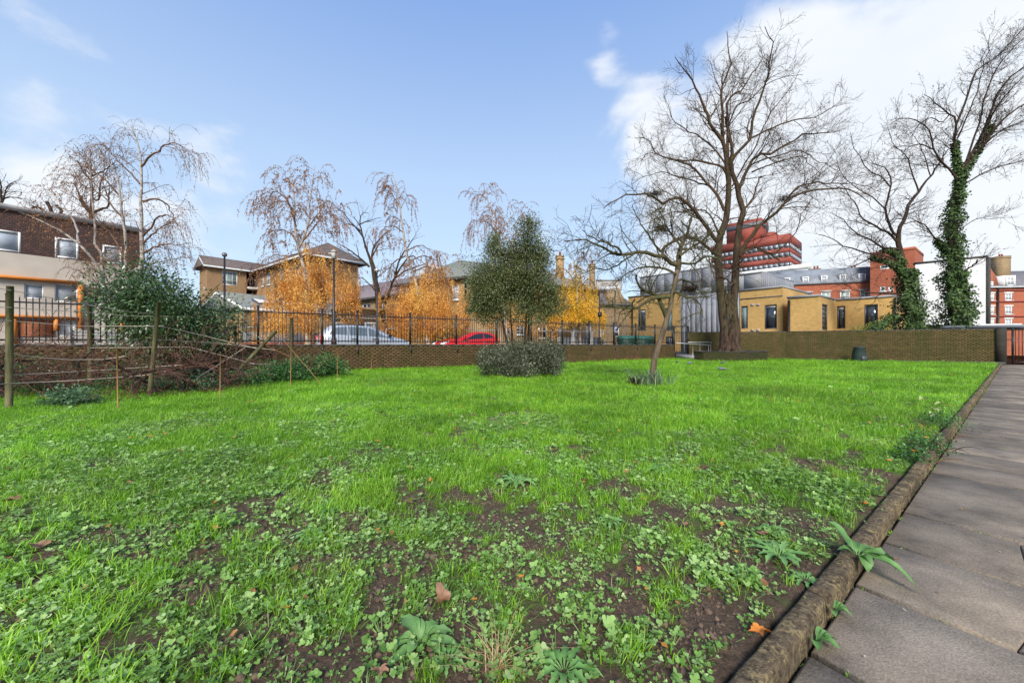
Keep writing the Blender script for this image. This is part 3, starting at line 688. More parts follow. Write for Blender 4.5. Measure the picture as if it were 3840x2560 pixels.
bar_mb.add([(-.01, 0, .635), (.01, 0, .635), (0, .01, .635), (0, 0, .70)], [[0, 1, 3], [1, 2, 3], [2, 0, 3]])
bar_me = bar_mb.mesh('bar', m_black)
nb = 0; s = ps[0] + .06
while s < LW_END - .05 and nb < 300:
    if min(abs(s - q) for q in ps) > .06:
        p = LW(s, OFF); o = bpy.data.objects.new('bar', bar_me); COL.objects.link(o); o.parent = fence
        o.location = Vector((p[0], p[1], 1.78)) - wloc(fence); o.rotation_euler.z = random.uniform(-.05, .05); nb += 1
    s += .122
# gate by the ramp
ga, gb = LW(LW_END + .02, OFF), LW(LW_END, OFF) + np.array([1.15, .15])
gate = empty('garden_gate', (ga[0], ga[1], .3), 'narrow black metal gate in a square frame between the low and tall walls', 'gate')
u = (gb - ga) / np.linalg.norm(gb - ga)
mb = MB()
for q in (ga, gb): mb.box((q[0], q[1], 1.36), (.11, .11, 2.1), u)
mb.beam((*ga, 2.42), (*gb, 2.42), .1, .07); mb.build('gate_frame', m_black, gate)
for i in range(9):
    q = ga + (gb - ga) * (.1 + .8 * i / 8); mb = MB(); mb.box((q[0], q[1], 1.25), (.02, .02, 1.5), u); mb.build('bar', m_black, gate)
mb = MB()
for z in (.5, 1.2, 1.98): mb.beam((*(ga + u * .07), z), (*(gb - u * .07), z), .03, .05)
mb.build('rail', m_black, gate)
ramp = MB(); r0 = P(2545, 1322, 27.5)[:2]; 
ra = [np.array([11.9, 27.9]), np.array([13.3, 28.0]), np.array([14.9, 26.3]), np.array([13.6, 25.9])]
v = [(*q, -.1) for q in ra] + [(*ra[0], .38), (*ra[1], .38), (*ra[2], .03), (*ra[3], .03)]
ramp.add(v, [[0, 3, 2, 1], [4, 5, 6, 7], [0, 1, 5, 4], [1, 2, 6, 5], [2, 3, 7, 6], [3, 0, 4, 7]])
tag(ramp.build('ramp', m_conc), 'short concrete ramp down from the garden gate beside the planter', 'ramp')
def handrail(px0, py0, y0, px1, py1, y1, lab):
    a, b2 = P(px0, py0, y0), P(px1, py1, y1); e = empty('handrail', (a[0], a[1], 0), lab, 'handrail', 'handrails on the ramp')
    mb = MB(); mb.tube([a, b2], .024, 8); mb.build('rail', m_steel, e, smooth=True)
    for t_ in (.52, .97):
        q = a + (b2 - a) * t_; mb = MB(); mb.tube([q, (q[0], q[1], .02)], .02, 6); mb.build('post', m_steel, e, smooth=True)
handrail(2534, 1285, 27.2, 2661, 1294, 25.4, 'galvanised handrail sloping down in front of the garden gate')
handrail(2580, 1283, 28.0, 2668, 1283, 26.6, 'level galvanised handrail fixed close to the tall wall behind the ramp')
# ---- gate at the end of the path
gx0 = np.array([WC[0] + .33, WC[1] + .05]); gdir = PN * -1.0; gdir = np.array([.86, -.5]); gdir /= np.linalg.norm(gdir)
pg = empty('path_gate', (gx0[0], gx0[1], 0), 'tall black barred gate closing the far end of the slab path', 'gate')
mb = MB()
for q in (0, .32, 1.5): c = gx0 + gdir * q; mb.box((c[0], c[1], .99), (.07, .07, 2.06), gdir)
mb.beam((*gx0, 1.97), (*(gx0 + gdir * 1.5), 1.97), .06, .06); mb.beam((*(gx0 + gdir * .05), .12), (*(gx0 + gdir * 1.45), .12), .05, .05); mb.beam((*(gx0 + gdir * .05), 1.35), (*(gx0 + gdir * .3), 1.35), .04, .04); mb.build('gate_frame', m_black, pg)
for i in range(9):
    c = gx0 + gdir * (.42 + .125 * i); mb = MB(); mb.box((c[0], c[1], 1.04), (.024, .024, 1.8), gdir); mb.build('bar', m_black, pg)
# brick wall seen through it
bw = empty('boundary_brick_wall', (29.5, 24.5, 0), 'red-brown brick boundary wall seen through the black gate at the far right', 'wall')
facade(bw, (28.9, 25.2), (37, 20.6), -.1, 2.0, m_brickR, (), 'wall', (34, 30)); 
mb = MB(); mb.prism([(28.85, 25.2), (37, 20.55), (37.1, 20.8), (28.95, 25.45)], 2.0, 2.08); mb.build('coping', m_coping, bw)
cn = empty('flat_canopy', (30, 25, 2.2), 'grey flat canopy roof above the far right gate', 'canopy')
mb = MB(); mb.prism([(28.6, 25.1), (38, 19.9), (40.5, 23.5), (30.6, 29)], 2.12, 2.3); mb.build('roof', m_lead, cn)
for q in ((29.1, 25.3), (33.5, 22.9), (37.5, 20.7)): mb = MB(); mb.box((q[0], q[1], 1.06), (.1, .1, 2.12)); mb.build('post', m_black, cn)
mb = MB(); mb.prism([(29, 27.2), (33.2, 25), (34.5, 27.4), (30.3, 29.8)], 2.36, 2.44); mb.build('white_sheet', m_white, cn)

# ================================================================== buildings
def W(A, B, lst):
    r = []
    for it in lst:
        k = it[4] if len(it) > 4 else {}
        r.append(win_px(A, B, *it[:4], **k))
    return r
# ---- left maisonettes
fd = np.array([.582, .813]); Lr = (-23.0, 23.8)
La = pv(Lr, fd, -16); bk = np.array([-.813, .582]); Lb = pv(Lr, bk, 9); Lc = pv(La, bk, 9)
hl = empty('maisonette_block', (Lr[0], Lr[1], STREET), 'three-storey block with dark tiled top floor, cream walls and orange timber frames at far left', 'building')
net = dict(pane=m_glassp, fw=.09, dep=.04, nv=1)
zt0 = 5.84
tops = W(La, Lr, [(384, 457, 922, 990, net), (206, 295, 895, 972, net), (-60, 78, 862, 945, net), (-330, -200, 800, 905, net)])
facade(hl, La, Lr, zt0, 8.0, m_brickD, tops, 'wall', Lb)
low_ = W(La, Lr, [(205, 293, 1066, 1132, dict(pane=m_glassp, fw=.06)), (380, 440, 1078, 1112, dict(pane=m_glass, fw=.08)), (215, 285, 1207, 1262, dict(pane=m_white, fw=.1)), (385, 425, 1250, 1282, dict(pane=m_glass, fw=.08)), (20, 60, 1225, 1250, dict(pane=m_glassp)), (90, 165, 1066, 1120, dict(pane=m_glassp, fw=.06))])
facade(hl, La, Lr, STREET - .1, zt0 - .02, m_cream, low_, 'wall', Lb)
facade(hl, Lr, Lb, STREET - .1, 8.0, m_brickD, (), 'wall', La); facade(hl, Lb, Lc, STREET - .1, 8, m_cream, (), 'wall', La); facade(hl, Lc, La, STREET - .1, 8, m_brickD, (), 'wall', Lr)
flatroof(hl, [La, Lr, Lb, Lc], 8.0, m_conc, .3, .26)
nL = np.array([.813, -.582])
def onwall(A, u, n, a, z, d): return np.array([A[0] + u[0] * a + n[0] * d, A[1] + u[1] * a + n[1] * d, z])
def tz(px, py, A=Lr, u=fd): t_, d_ = seg_px(A, pv(A, u, 1), px); return t_, EYE + (HOR - py) / F * d_
for (p0_, p1_, w_) in (((-200, 1011), (298, 1062), .16), ((-200, 1180), (290, 1194), .14)):
    (t0, z0), (t1, z1) = tz(*p0_), tz(*p1_); mb = MB(); zc_ = (z0 + z1) / 2; mb.beam(onwall(Lr, fd, nL, t0, z1, .12), onwall(Lr, fd, nL, t1, z1, .12), .24, w_); mb.build('timber_beam', m_orange, hl)
for px_, y0_, y1_ in ((302, 1068, 1232), (455, 1205, 1290), (52, 1195, 1290), (212, 1196, 1240)):
    t0, z0 = tz(px_, y0_); _, z1 = tz(px_, y1_); mb = MB(); mb.beam(onwall(Lr, fd, nL, t0, z1, .12), onwall(Lr, fd, nL, t0, z0, .12), .2, .15); mb.build('timber_post', m_orange, hl)
t0, z0 = tz(310, 1070); t1, z1 = tz(380, 1125); mb = MB(); mb.obox(onwall(Lr, fd, nL, (t0 + t1) / 2, (z0 + z1) / 2 - .1, .03), np.array([*fd, 0]) * (t1 - t0) / 2, np.array([*nL, 0]) * .03, np.array([0, 0, (z0 - z1) / 2])); mb.build('tile_panel', m_brickD, hl)
for i in range(9):
    t0, z0 = tz(66, 1196); t1, z1 = tz(203, 1262); z = z1 + (z0 - z1) * (i + .5) / 9; mb = MB(); mb.obox(onwall(Lr, fd, nL, (t0 + t1) / 2, z, .04), np.array([*fd, 0]) * (t1 - t0) / 2, np.array([*nL, 0]) * .02, np.array([0, 0, .055])); mb.build('timber_slat', plain('red_cedar', (.30, .10, .04), .6, var=.3) if 'red_cedar' not in MATS else MATS['red_cedar'], hl)
# grey slatted yard fence
fa, fb = np.array([-21.6, 18.8]), np.array([-18.2, 23.6]); uf = (fb - fa) / np.linalg.norm(fb - fa)
yf = empty('slatted_yard_fence', (*fa, STREET), 'grey horizontal slatted fence in front of the maisonettes', 'fence')
m_gs = plain('grey_slats', (.22, .22, .22), .7)
for i in range(8): mb = MB(); z = STREET + .2 + i * .16; mb.beam((*fa, z), (*fb, z), .02, .12); mb.build('slat', m_gs, yf)
for q in (0, .5, 1): c = fa + (fb - fa) * q; mb = MB(); mb.box((c[0], c[1], STREET + .75), (.09, .09, 1.5), uf); mb.build('post', m_gs, yf)

# ---- brick block behind birches (corner block + receding wing)
C = (-22.5, 43.0); d1 = (.62, .78); d2 = (-.78, .62)
bb = empty('brick_apartment_block', (C[0], C[1], STREET), 'four-storey brown brick block with hipped tiled roof behind the orange birches', 'building')
cs = [C, pv(C, d2, 20.5), pv(pv(C, d2, 20.5), d1, 5.6), pv(C, d1, 5.6)]
wl = []
for i in range(9):
    for j, (z0, z1) in enumerate(((8.9, 10.5), (6.0, 7.6), (3.2, 4.8))):
        u0 = 1.0 + i * 2.15; wl.append(dict(u0=u0, u1=u0 + (1.2 if (i + j) % 2 else .8), z0=z0, z1=z1, nv=2, nh=2, pane=m_glassp if (i * 3 + j) % 4 else m_glass, sill=True))
box_building(bb, cs, STREET - .1, 11.0, m_brickA, {0: wl, 3: W(C, pv(C, d1, 5.6), [(1215, 1240, 1030, 1060, dict(nv=2))])})
pitched(bb, cs, 11.0, 13.2, m_slateP, over=.9, inset=2.8)
E = (-38.6, 48.6)
cs2 = [E, pv(E, d1, 4.3), pv(pv(E, d1, 4.3), d2, 3.4), pv(E, d2, 3.4)]
b2_ = empty('brick_wing', (E[0], E[1], STREET), 'brown brick wing with white gable boards and a large pale window left of the birches', 'building')
box_building(b2_, cs2, STREET - .1, 11.0, m_brickA, {0: W(cs2[0], cs2[1], [(833, 891, 1016, 1069, dict(nv=3, nh=3, pane=m_glassg, fw=.1)), (833, 891, 1110, 1160, dict(nv=3, nh=3, pane=m_glassg, fw=.1))]), 3: W(cs2[0], cs2[3], [(756, 762, 1072, 1096, dict(nh=2))])}, gables={1: 12.4, 3: 12.4}, mats={})
pitched(b2_, [E, pv(E, d1, 13), pv(pv(E, d1, 13), d2, 3.4), pv(E, d2, 3.4)], 11.0, 12.4, m_slateP, over=.5)
mb = MB(); c_ = pv(pv(E, d2, -.06), (0, 0), 0)
gA = np.array(pv(E, d1, -.08)); gB = np.array(pv(pv(E, d2, 3.4), d1, -.08)); gM = (gA + gB) / 2
th_ = np.array(d1) * .05
v = [(*gA, 11.05), (*gB, 11.05), (*gM, 12.3), (*(gA - th_), 11.05), (*(gB - th_), 11.05), (*(gM - th_), 12.3)]
mb.add(v, [[0, 1, 2], [5, 4, 3], [0, 3, 4, 1], [1, 4, 5, 2], [2, 5, 3, 0]]); mb.build('gable_board', m_fascia, b2_)
# open stair balconies between the two
for z in (3.4, 6.0, 8.6):
    p = pv(E, d1, 4.4); q = pv(p, d1, 3.4); mb = MB(); mb.prism([p, q, pv(q, d2, 2.6), pv(p, d2, 2.6)], z, z + .3); bal = mb.build('balcony', m_conc, b2_)
    mb = MB(); mb.beam((*p, z + 1.35), (*q, z + 1.35), .05)
    for i in range(12): r_ = pv(p, d1, 3.4 * i / 11); mb.beam((*r_, z + .3), (*r_, z + 1.32), .03)
    mb.build('railing', m_greyf, bal)
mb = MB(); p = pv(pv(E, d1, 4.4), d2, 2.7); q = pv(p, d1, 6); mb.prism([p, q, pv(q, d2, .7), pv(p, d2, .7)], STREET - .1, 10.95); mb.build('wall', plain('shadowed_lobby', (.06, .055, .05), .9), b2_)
# ---- long low mauve-roofed building
Mq = P(1500, 1100, 33)[:2]
cm = [pv(Mq, d1, 0), pv(Mq, d2, 14), pv(pv(Mq, d2, 14), d1, 7), pv(Mq, d1, 7)]
mm = empty('low_hall', (Mq[0], Mq[1], STREET), 'low brown brick hall with a mauve-grey tiled roof behind the bare tree', 'building')
um = (cm[1][0] - cm[0][0], cm[1][1] - cm[0][1])
box_building(mm, cm, STREET - .1, 5.35, m_brickC, {0: [dict(u0=2 + i * 2.6, u1=3.4 + i * 2.6, z0=4.2, z1=4.9, nv=2) for i in range(4)]})
m_mauve = brickmat('mauve_roof', (.22, .175, .18), (.27, .22, .22), (.14, .11, .12), dirtamt=.3, dirt=(.2, .18, .17), bw=.3, rh=.25)
pitched(mm, cm, 5.35, 7.5, m_mauve, over=.4, inset=1.5, fascia=m_coping)
# ---- small slate roofed building with skylights
S0 = (-18.9, 27.0); s1 = (.56, .828); s2 = (-.828, .56)
cs = [S0, pv(S0, s1, 8.8), pv(pv(S0, s1, 8.8), s2, 8), pv(S0, s2, 8)]
sb = empty('slate_lodge', (S0[0], S0[1], STREET), 'single-storey yellow brick lodge with mossy slate roof and two skylights', 'building')
box_building(sb, cs, STREET - .1, 3.65, m_brickB, {0: W(cs[0], cs[1], [(1003, 1036, 1170, 1214, dict(nv=3, nh=4, pane=m_glassp, sill=True)), (1062, 1078, 1174, 1214, dict(nv=2, nh=4, pane=m_glassp)), (1117, 1131, 1178, 1216, dict(nv=2, nh=4, pane=m_glassp))])}, gables={1: 4.95, 3: 4.95})
pitched(sb, cs, 3.65, 4.95, m_slateM, over=.25, fascia=m_white)
n_ = np.cross(np.array([*s1, 0]), np.array([s2[0] * 4, s2[1] * 4, 1.3])); n_ /= np.linalg.norm(n_)
if n_[2] < 0: n_ = -n_
sl = np.array([s2[0] * 4, s2[1] * 4, 1.3]); sl /= np.linalg.norm(sl)
for a_ in (1.35, 3.2):
    c = np.array([*pv(S0, s1, a_ + .5), 3.72]) + sl * 1.5 + n_ * .14
    mb = MB(); mb.obox(c, np.array([*s1, 0]) * .55, sl * .6, n_ * .07); f_ = mb.build('skylight', m_greyf, sb)
    mb = MB(); mb.obox(c + n_ * .075, np.array([*s1, 0]) * .47, sl * .5, n_ * .012); mb.build('pane', m_white, f_)
# ---- round brick bay building
RC = P(1357, 1290, 28.2)[:2]
rb = empty('round_brick_building', (RC[0], RC[1], STREET), 'flat-topped round brick building with white double doors behind the silver car', 'building')
mb = MB(); mb.lathe((RC[0], RC[1], STREET - .1), [(2.02, 0), (2.02, 3.15), (2.07, 3.16), (2.07, 3.3), (1.8, 3.35)], 40); mb.build('wall', m_brickC, rb)
mb = MB(); mb.lathe((RC[0], RC[1], STREET + 2.42), [(2.04, 0), (2.06, .02), (2.06, .08), (2.04, .1)], 40); mb.build('band', m_conc, rb)
for px_, wd, nv_ in ((1281, .95, 3), (1400, 1.25, 2)):
    s_ = (px_ - 1920) / F; dr = np.array([s_, 1.]); dr /= np.linalg.norm(dr); tt = np.dot(RC, dr); dd = RC - dr * tt; h = math.sqrt(max(2.0 ** 2 - dd @ dd, .01)); hit = dr * (tt - h); nn = (hit - RC) / np.linalg.norm(hit - RC); uu = np.array([-nn[1], nn[0]])
    if uu[0] < 0: uu = -uu
    base = hit - uu * wd / 2 + nn * .06
    window(rb, (base[0], base[1], 0), uu, nn, dict(u0=0, u1=wd, z0=STREET + .15, z1=STREET + 2.2, nv=nv_ * 1, nh=2, pane=m_glassp, fw=.12, dep=.02))
# ---- two storey brick house and terrace in the middle
H0 = (-3.55, 30.2); h1 = (.836, .549); h2 = (-.84, .54)
hh = empty('brick_house', (H0[0], H0[1], STREET), 'two-storey yellow brick house with hipped slate roof and drainpipe behind the evergreen tree', 'building')
cs = [H0, pv(H0, h2, 7.5), pv(pv(H0, h2, 7.5), h1, 14.6), pv(H0, h1, 14.6)]
box_building(hh, cs, STREET - .1, 6.35, m_brickB, {0: W(cs[0], cs[1], [(1694, 1721, 1067, 1124, dict(nh=2, sill=True, pane=m_glassp, fw=.09)), (1600, 1625, 1072, 1124, dict(nh=2, sill=True, pane=m_glassp))]),
    3: W(cs[0], cs[3], [(1794, 1824, 1204, 1262, dict(nh=2, pane=m_glassp, sill=True)), (1868, 1896, 1216, 1300, dict(pane=m_white)), (2003, 2036, 1217, 1267, dict(nv=2, nh=2, pane=m_glass, sill=True)), (2085, 2110, 1223, 1257, dict(nv=2, nh=3, pane=m_glass, sill=True)),
        (1800, 1828, 1085, 1135, dict(nh=2, pane=m_glassp, sill=True)), (1900, 1925, 1095, 1140, dict(nh=2, pane=m_glassp, sill=True)), (2000, 2025, 1110, 1150, dict(nh=2, pane=m_glassp, sill=True)), (2080, 2100, 1120, 1155, dict(nh=2, pane=m_glass, sill=True)), (2128, 2150, 1228, 1260, dict(nv=2, nh=2, pane=m_glass)), (1935, 1955, 1220, 1262, dict(nh=2, pane=m_glassp, sill=True))])})
pitched(hh, [cs[0], cs[3], cs[2], cs[1]], 6.35, 8.3, m_slateM, over=.45, inset=3.0, fascia=m_coping)
q = pv(H0, h2, .05); mb = MB(); mb.tube([(H0[0] - .08, H0[1] - .1, STREET), (H0[0] - .08, H0[1] - .1, 6.3)], .055, 8); mb.build('drainpipe', m_black, hh)
chimney(hh, P(2100, 1080, 38.4), .62, 6.5, EYE + (HOR - 962) / F * 38.4, m_brickB, 1, ax=h1)
# ---- gabled stock brick house right of it
T0 = P(2224, 1143, 38.5)[:2]; 
th = empty('gabled_brick_house', (T0[0], T0[1], STREET), 'dull brick house with grey slate roof, gable and tall white doors beside the yellow tree', 'building')
t1_ = P(2360, 1143, 39.8)[:2]; td = (t1_ - T0) / np.linalg.norm(t1_ - T0); tb_ = np.array([-td[1], td[0]])
gL = P(2270, 1132, 38.9)[:2]
cs = [tuple(T0), tuple(t1_), tuple(t1_ + tb_ * 7), tuple(T0 + tb_ * 7)]
box_building(th, cs, STREET - .1, 5.1, m_brickC, {0: W(cs[0], cs[1], [(2240, 2256, 1156, 1184, dict(nh=2, pane=m_glass, sill=True)), (2225, 2244, 1230, 1290, dict(pane=m_white, nv=2, nh=3, fw=.1)), (2250, 2266, 1230, 1278, dict(pane=m_glassp, nh=2, fw=.1)), (2300, 2322, 1228, 1262, dict(nh=2, pane=m_glass))])})
pitched(th, cs, 5.1, 7.1, m_slate, over=.2, inset=0, fascia=m_coping)
mb = MB(); ga_ = gL - tb_ * .06; gb_ = t1_ - tb_ * .06; gm_ = (ga_ + gb_) / 2; bk_ = tb_ * 3.2
v = [(*ga_, 4.9), (*gb_, 4.9), (*gm_, 6.9), (*(ga_ + bk_), 4.9), (*(gb_ + bk_), 4.9), (*(gm_ + bk_), 6.9)]
mb.add(v, [[0, 1, 2], [5, 4, 3], [0, 3, 4, 1], [1, 4, 5, 2], [2, 5, 3, 0]]); mb.build('gable', m_brickC, th)
chimney(th, P(2221, 1080, 41.5), .5, 4.5, EYE + (HOR - 992) / F * 41.5, m_brickC, 1, ax=td)
# white balcony block far behind
wb = P(2255, 1080, 60); ww = empty('distant_flats', (wb[0], wb[1], STREET), 'distant pale flats showing above the slate roof beside the yellow tree', 'building')
cs = [tuple(P(2236, 1, 60)[:2]), tuple(P(2330, 1, 60)[:2]), tuple(P(2330, 1, 70)[:2]), tuple(P(2236, 1, 70)[:2])]
box_building(ww, cs, STREET - .1, 11.0, m_conc, {0: [dict(u0=.6 + i * 1.1, u1=1.3 + i * 1.1, z0=9, z1=10.3, pane=m_glassp) for i in range(3)]}); flatroof(ww, cs, 11.0, m_lead)

# ---- modern school: yellow brick with zinc
Q = np.array([19.6, 33.0]); qa = np.array([.6, -.8]); qb = np.array([.78, .62]); qb /= np.linalg.norm(qb)
sch = empty('modern_school_building', (Q[0], Q[1], STREET), 'modern yellow brick and grey zinc building with dark framed windows beyond the tall wall', 'building')
gf = dict(frame=m_greyf, fw=.09, dep=.1)
def q_(t_): return tuple(Q + qa * t_)
f1e = 3.15
# F1 yellow
facade(sch, q_(0), q_(f1e), STREET - .1, 5.62, m_brickY, W(q_(0), q_(f1e), [(2779, 2804, 1147, 1232, dict(pane=m_glassg, **gf)), (2867, 2913, 1142, 1233, dict(pane=m_glass, blind=.12, **gf))]), 'wall', tuple(Q + qb * 5))
e1 = np.array(q_(f1e)); facade(sch, e1, e1 + qb * 7.6, STREET - .1, 5.62, m_brickY, (), 'wall', tuple(Q + qb * 3))
mb = MB(); rc_ = [q_(0), q_(f1e), tuple(e1 + qb * 7.6), tuple(Q + qb * 7.6)]; mb = flatroof(sch, rc_, 5.62, m_zinc, .1, .14)
mb = MB(); mb.beam((*(Q - qb * .03), 4.95), (*(e1 - qb * .03), 4.95), .05, .06); mb.build('string_course', m_zincd, sch)
# F2 / F3 lower block
A2 = np.array([22.4, 28.0]); A2l = A2 - qa * 1.95; A3 = A2 + qb * 4.8; A3r = A3 + qa * 3.35
facade(sch, A2l, A2, STREET - .1, 4.6, m_brickY, (), 'wall', tuple(A3))
facade(sch, A2, A3, STREET - .1, 4.6, m_brickY, W(A2, A3, [(3083, 3105, 1141, 1238, dict(pane=m_zincd, nh=6, **gf))]), 'wall', tuple(A2l))
facade(sch, A3, A3r, STREET - .1, 4.6, m_brickY, W(A3, A3r, [(3136, 3170, 1147, 1232, dict(pane=m_glass, blind=.16, **gf)), (3241, 3292, 1141, 1222, dict(pane=m_glass, blind=.06, **gf))]), 'wall', tuple(A3 + qb * 4))
facade(sch, A3r, A3r + qb * 6, STREET - .1, 4.6, m_brickY, (), 'wall', tuple(A3)); facade(sch, A2l, A2l + qb * 3, STREET - .1, 4.6, m_brickY, (), 'wall', tuple(A3))
flatroof(sch, [tuple(A2l), tuple(A2), tuple(A2 + qb * 4), tuple(A2l + qb * 4)], 4.6, m_zinc, .1, .14)
flatroof(sch, [tuple(A3 - qa * 1.8), tuple(A3r), tuple(A3r + qb * 6), tuple(A3 - qa * 1.8 + qb * 6)], 4.606, m_zinc, .1, .14)
for a_, b_ in ((A3r, .02),): mb = MB(); mb.tube([(*(a_ + qa * .06 - qb * .06), STREET), (*(a_ + qa * .06 - qb * .06), 4.5)], .06, 8); mb.build('drainpipe', m_zincd, sch)
# grey set back volume above F1
def seam_panels(parent, A, B, z0, z1, out, wpan=.45, name='zinc_panel'):
    A = np.array(A[:2], float); B = np.array(B[:2], float); l = np.linalg.norm(B - A); u = (B - A) / l; n = int(l / wpan); wp = l / n
    mb = MB(); O = np.array([*out, 0.])
    mb.obox((*((A + B) / 2 - np.array(out) * .06), (z0 + z1) / 2), np.array([*u, 0]) * l / 2, O * .05, np.array([0, 0, (z1 - z0) / 2])); mb.build('wall', m_zincd, parent)
    for i in range(n):
        mb = MB(); c = A + u * (i + .5) * wp; mb.obox((*(c + np.array(out) * .012), (z0 + z1) / 2), np.array([*u, 0]) * (wp / 2 - .012), O * .02, np.array([0, 0, (z1 - z0) / 2 - .01])); mb.build(name, m_zinc, parent)
nq = -qb
seam_panels(sch, q_(-2.4), q_(1.67), 5.78, 7.0, nq, 1.3)
e2 = np.array(q_(1.67)); seam_panels(sch, e2, e2 + qb * 8, 5.78, 7.0, qa, .42)
flatroof(sch, [q_(-.1), tuple(e2), tuple(e2 + qb * 8), tuple(Q + qb * 8)], 7.0, m_zinc, .1, .1)
# tall grey volume and left yellow wing
seam_panels(sch, q_(-5.35), q_(-.05), STREET - .1, 5.75, nq, .45)
seam_panels(sch, q_(-9.9), q_(-2.42), 6.3, 8.1, nq, .9)
seam_panels(sch, q_(-5.35), q_(-2.42), 5.76, 6.29, nq, .9)
e3 = np.array(q_(-2.42)); seam_panels(sch, e3, e3 + qb * 7, 5.78, 8.1, qa, .9)
flatroof(sch, [q_(-9.9), q_(-2.42), tuple(e3 + qb * 7), tuple(np.array(q_(-9.9)) + qb * 7)], 8.1, m_zinc, .1, .1)
Yl, Yr = q_(-11.4), q_(-5.36)
facade(sch, Yl, Yr, STREET - .1, 6.2, m_brickY, W(Yl, Yr, [(2392, 2421, 1160, 1240, dict(pane=m_glass, blind=.14, **gf)), (2492, 2521, 1155, 1240, dict(pane=m_glassg, **gf)), (2497, 2521, 1262, 1292, dict(pane=m_glassp, nv=3, **gf))]), 'wall', tuple(Q + qb * 5))
facade(sch, Yl, tuple(np.array(Yl) + qb * 7), STREET - .1, 6.2, m_brickY, (), 'wall', tuple(Q))
mb = MB(); mb.beam((*(np.array(Yl) - qb * .06), 6.24), (*(np.array(Yr) - qb * .06), 6.24), .1, .1); mb.build('roof_edge', m_zinc, sch)
mb = MB(); c = np.array(q_(-10.8)) - qb * .1; mb.tube([(*c, STREET), (*c, 5.6), (*(c + qa * .3), 5.95)], .07, 8); mb.build('drainpipe', m_black, sch)
mb = MB(); c = np.array(q_(-11.2)) - qb * .05 
t0, _ = seg_px(A2l, A2, 2962); mb.tube([(*(A2l - qb * .1 + qa * .1), STREET), (*(A2l - qb * .1 + qa * .1), 4.45)], .09, 8); mb.build('drainpipe', m_coping, sch)
for px_ in (2822, 2844):
    for py_ in (1143, 1238):
        t_, d_ = seg_px(q_(0), q_(1), px_); z = EYE + (HOR - py_) / F * d_; c = np.array(q_(t_)) - qb * .02; mb = MB(); mb.obox((*c, z), np.array([*qa, 0]) * .11, np.array([*qb, 0]) * .03, np.array([0, 0, .09])); mb.build('vent', m_conc, sch)

# ---- white parapet building, mansard terrace, red block, white gable, mansion block, tower
wp = empty('white_parapet_building', (44, 58, STREET), 'low building with a long white parapet below the red tower', 'building')
cs = [tuple(P(2660, 1, 62)[:2]), tuple(P(3030, 1, 52)[:2]), tuple(P(3030, 1, 60)[:2]), tuple(P(2660, 1, 70)[:2])]
box_building(wp, cs, STREET - .1, EYE + 272 / F * 55, m_white); flatroof(wp, cs, EYE + 272 / F * 55, m_white, .5, .5)
mr_ = empty('mansard_terrace', (36.7, 50, STREET), 'long red brick terrace with grey mansard roof and white dormers behind the school', 'building')
ma = np.array([.936, -.353]); M0 = np.array([36.7, 50.0]) - ma * 4.5; M1 = np.array([36.7, 50.0]) + ma * 8.6; mbk = np.array([.353, .936])
wd_ = dict(nv=2, nh=2, pane=m_glassg, sill=True, fw=.1, lintel=True)
facade(mr_, M0, M1, STREET - .1, 8.75, m_brickR, W(M0, M1, [(3018, 3045, 1098, 1128, wd_), (3080, 3115, 1095, 1128, wd_), (3151, 3188, 1093, 1124, wd_), (3226, 3262, 1090, 1122, wd_), (2952, 2985, 1102, 1130, dict(wd_)), (3085, 3112, 1160, 1200, dict(wd_)), (3160, 3188, 1158, 1200, dict(wd_))]), 'wall', tuple(M0 + mbk * 5))
facade(mr_, M1, M1 + mbk * 8, STREET - .1, 8.75, m_brickR, (), 'wall', tuple(M0)); facade(mr_, M0, M0 + mbk * 8, STREET - .1, 8.75, m_brickR, (), 'wall', tuple(M1))
mb = MB(); s_in = .7; r_ = [M0 - ma * .1 - mbk * .2, M1 + ma * .1 - mbk * .2, M1 + ma * .1 + mbk * 8, M0 - ma * .1 + mbk * 8]; tp = [M0 + mbk * s_in, M1 + mbk * s_in, M1 + mbk * 7, M0 + mbk * 7]
v = [(*q, 8.75) for q in r_] + [(*q, 8.95) for q in r_] + [(*q, 10.75) for q in tp]
f = [[0, 1, 5, 4], [1, 2, 6, 5], [2, 3, 7, 6], [3, 0, 4, 7], [4, 5, 9, 8], [5, 6, 10, 9], [6, 7, 11, 10], [7, 4, 8, 11], [8, 9, 10, 11], [3, 2, 1, 0]]
mb.add(v, f); roof_ = mb.build('roof', m_lead, mr_)
for x0, x1, y0, y1 in ((3008, 3032, 1038, 1063), (3077, 3101, 1034, 1060), (3146, 3171, 1030, 1057), (3217, 3245, 1027, 1052), (2940, 2962, 1042, 1066)):
    wq = win_px(M0, M1, x0, x1, y0, y1); c = M0 + ma * (wq['u0'] + wq['u1']) / 2; wd2 = (wq['u1'] - wq['u0']) / 2 + .12; zc_ = (wq['z0'] + wq['z1']) / 2; hz = (wq['z1'] - wq['z0']) / 2 + .1
    mb = MB(); mb.obox((*(c + mbk * .7), zc_), np.array([*ma, 0]) * wd2, np.array([*mbk, 0]) * .75, np.array([0, 0, hz])); dm = mb.build('dormer', m_lead, roof_)
    # dormer window as a part of the terrace
    window(mr_, (M0[0] - mbk[0] * .05, M0[1] - mbk[1] * .05, 0), ma, -mbk, dict(u0=wq['u0'], u1=wq['u1'], z0=wq['z0'], z1=wq['z1'], pane=m_glassp, fw=.12, dep=-.06))
for px_ in (3060, 3200): chimney(mr_, P(px_, 1, 54), .9, 9, 11.6, m_brickC, 2, ax=ma)
for px_ in (3060, 3128, 3195): # dormer cheeks / seams
    pass
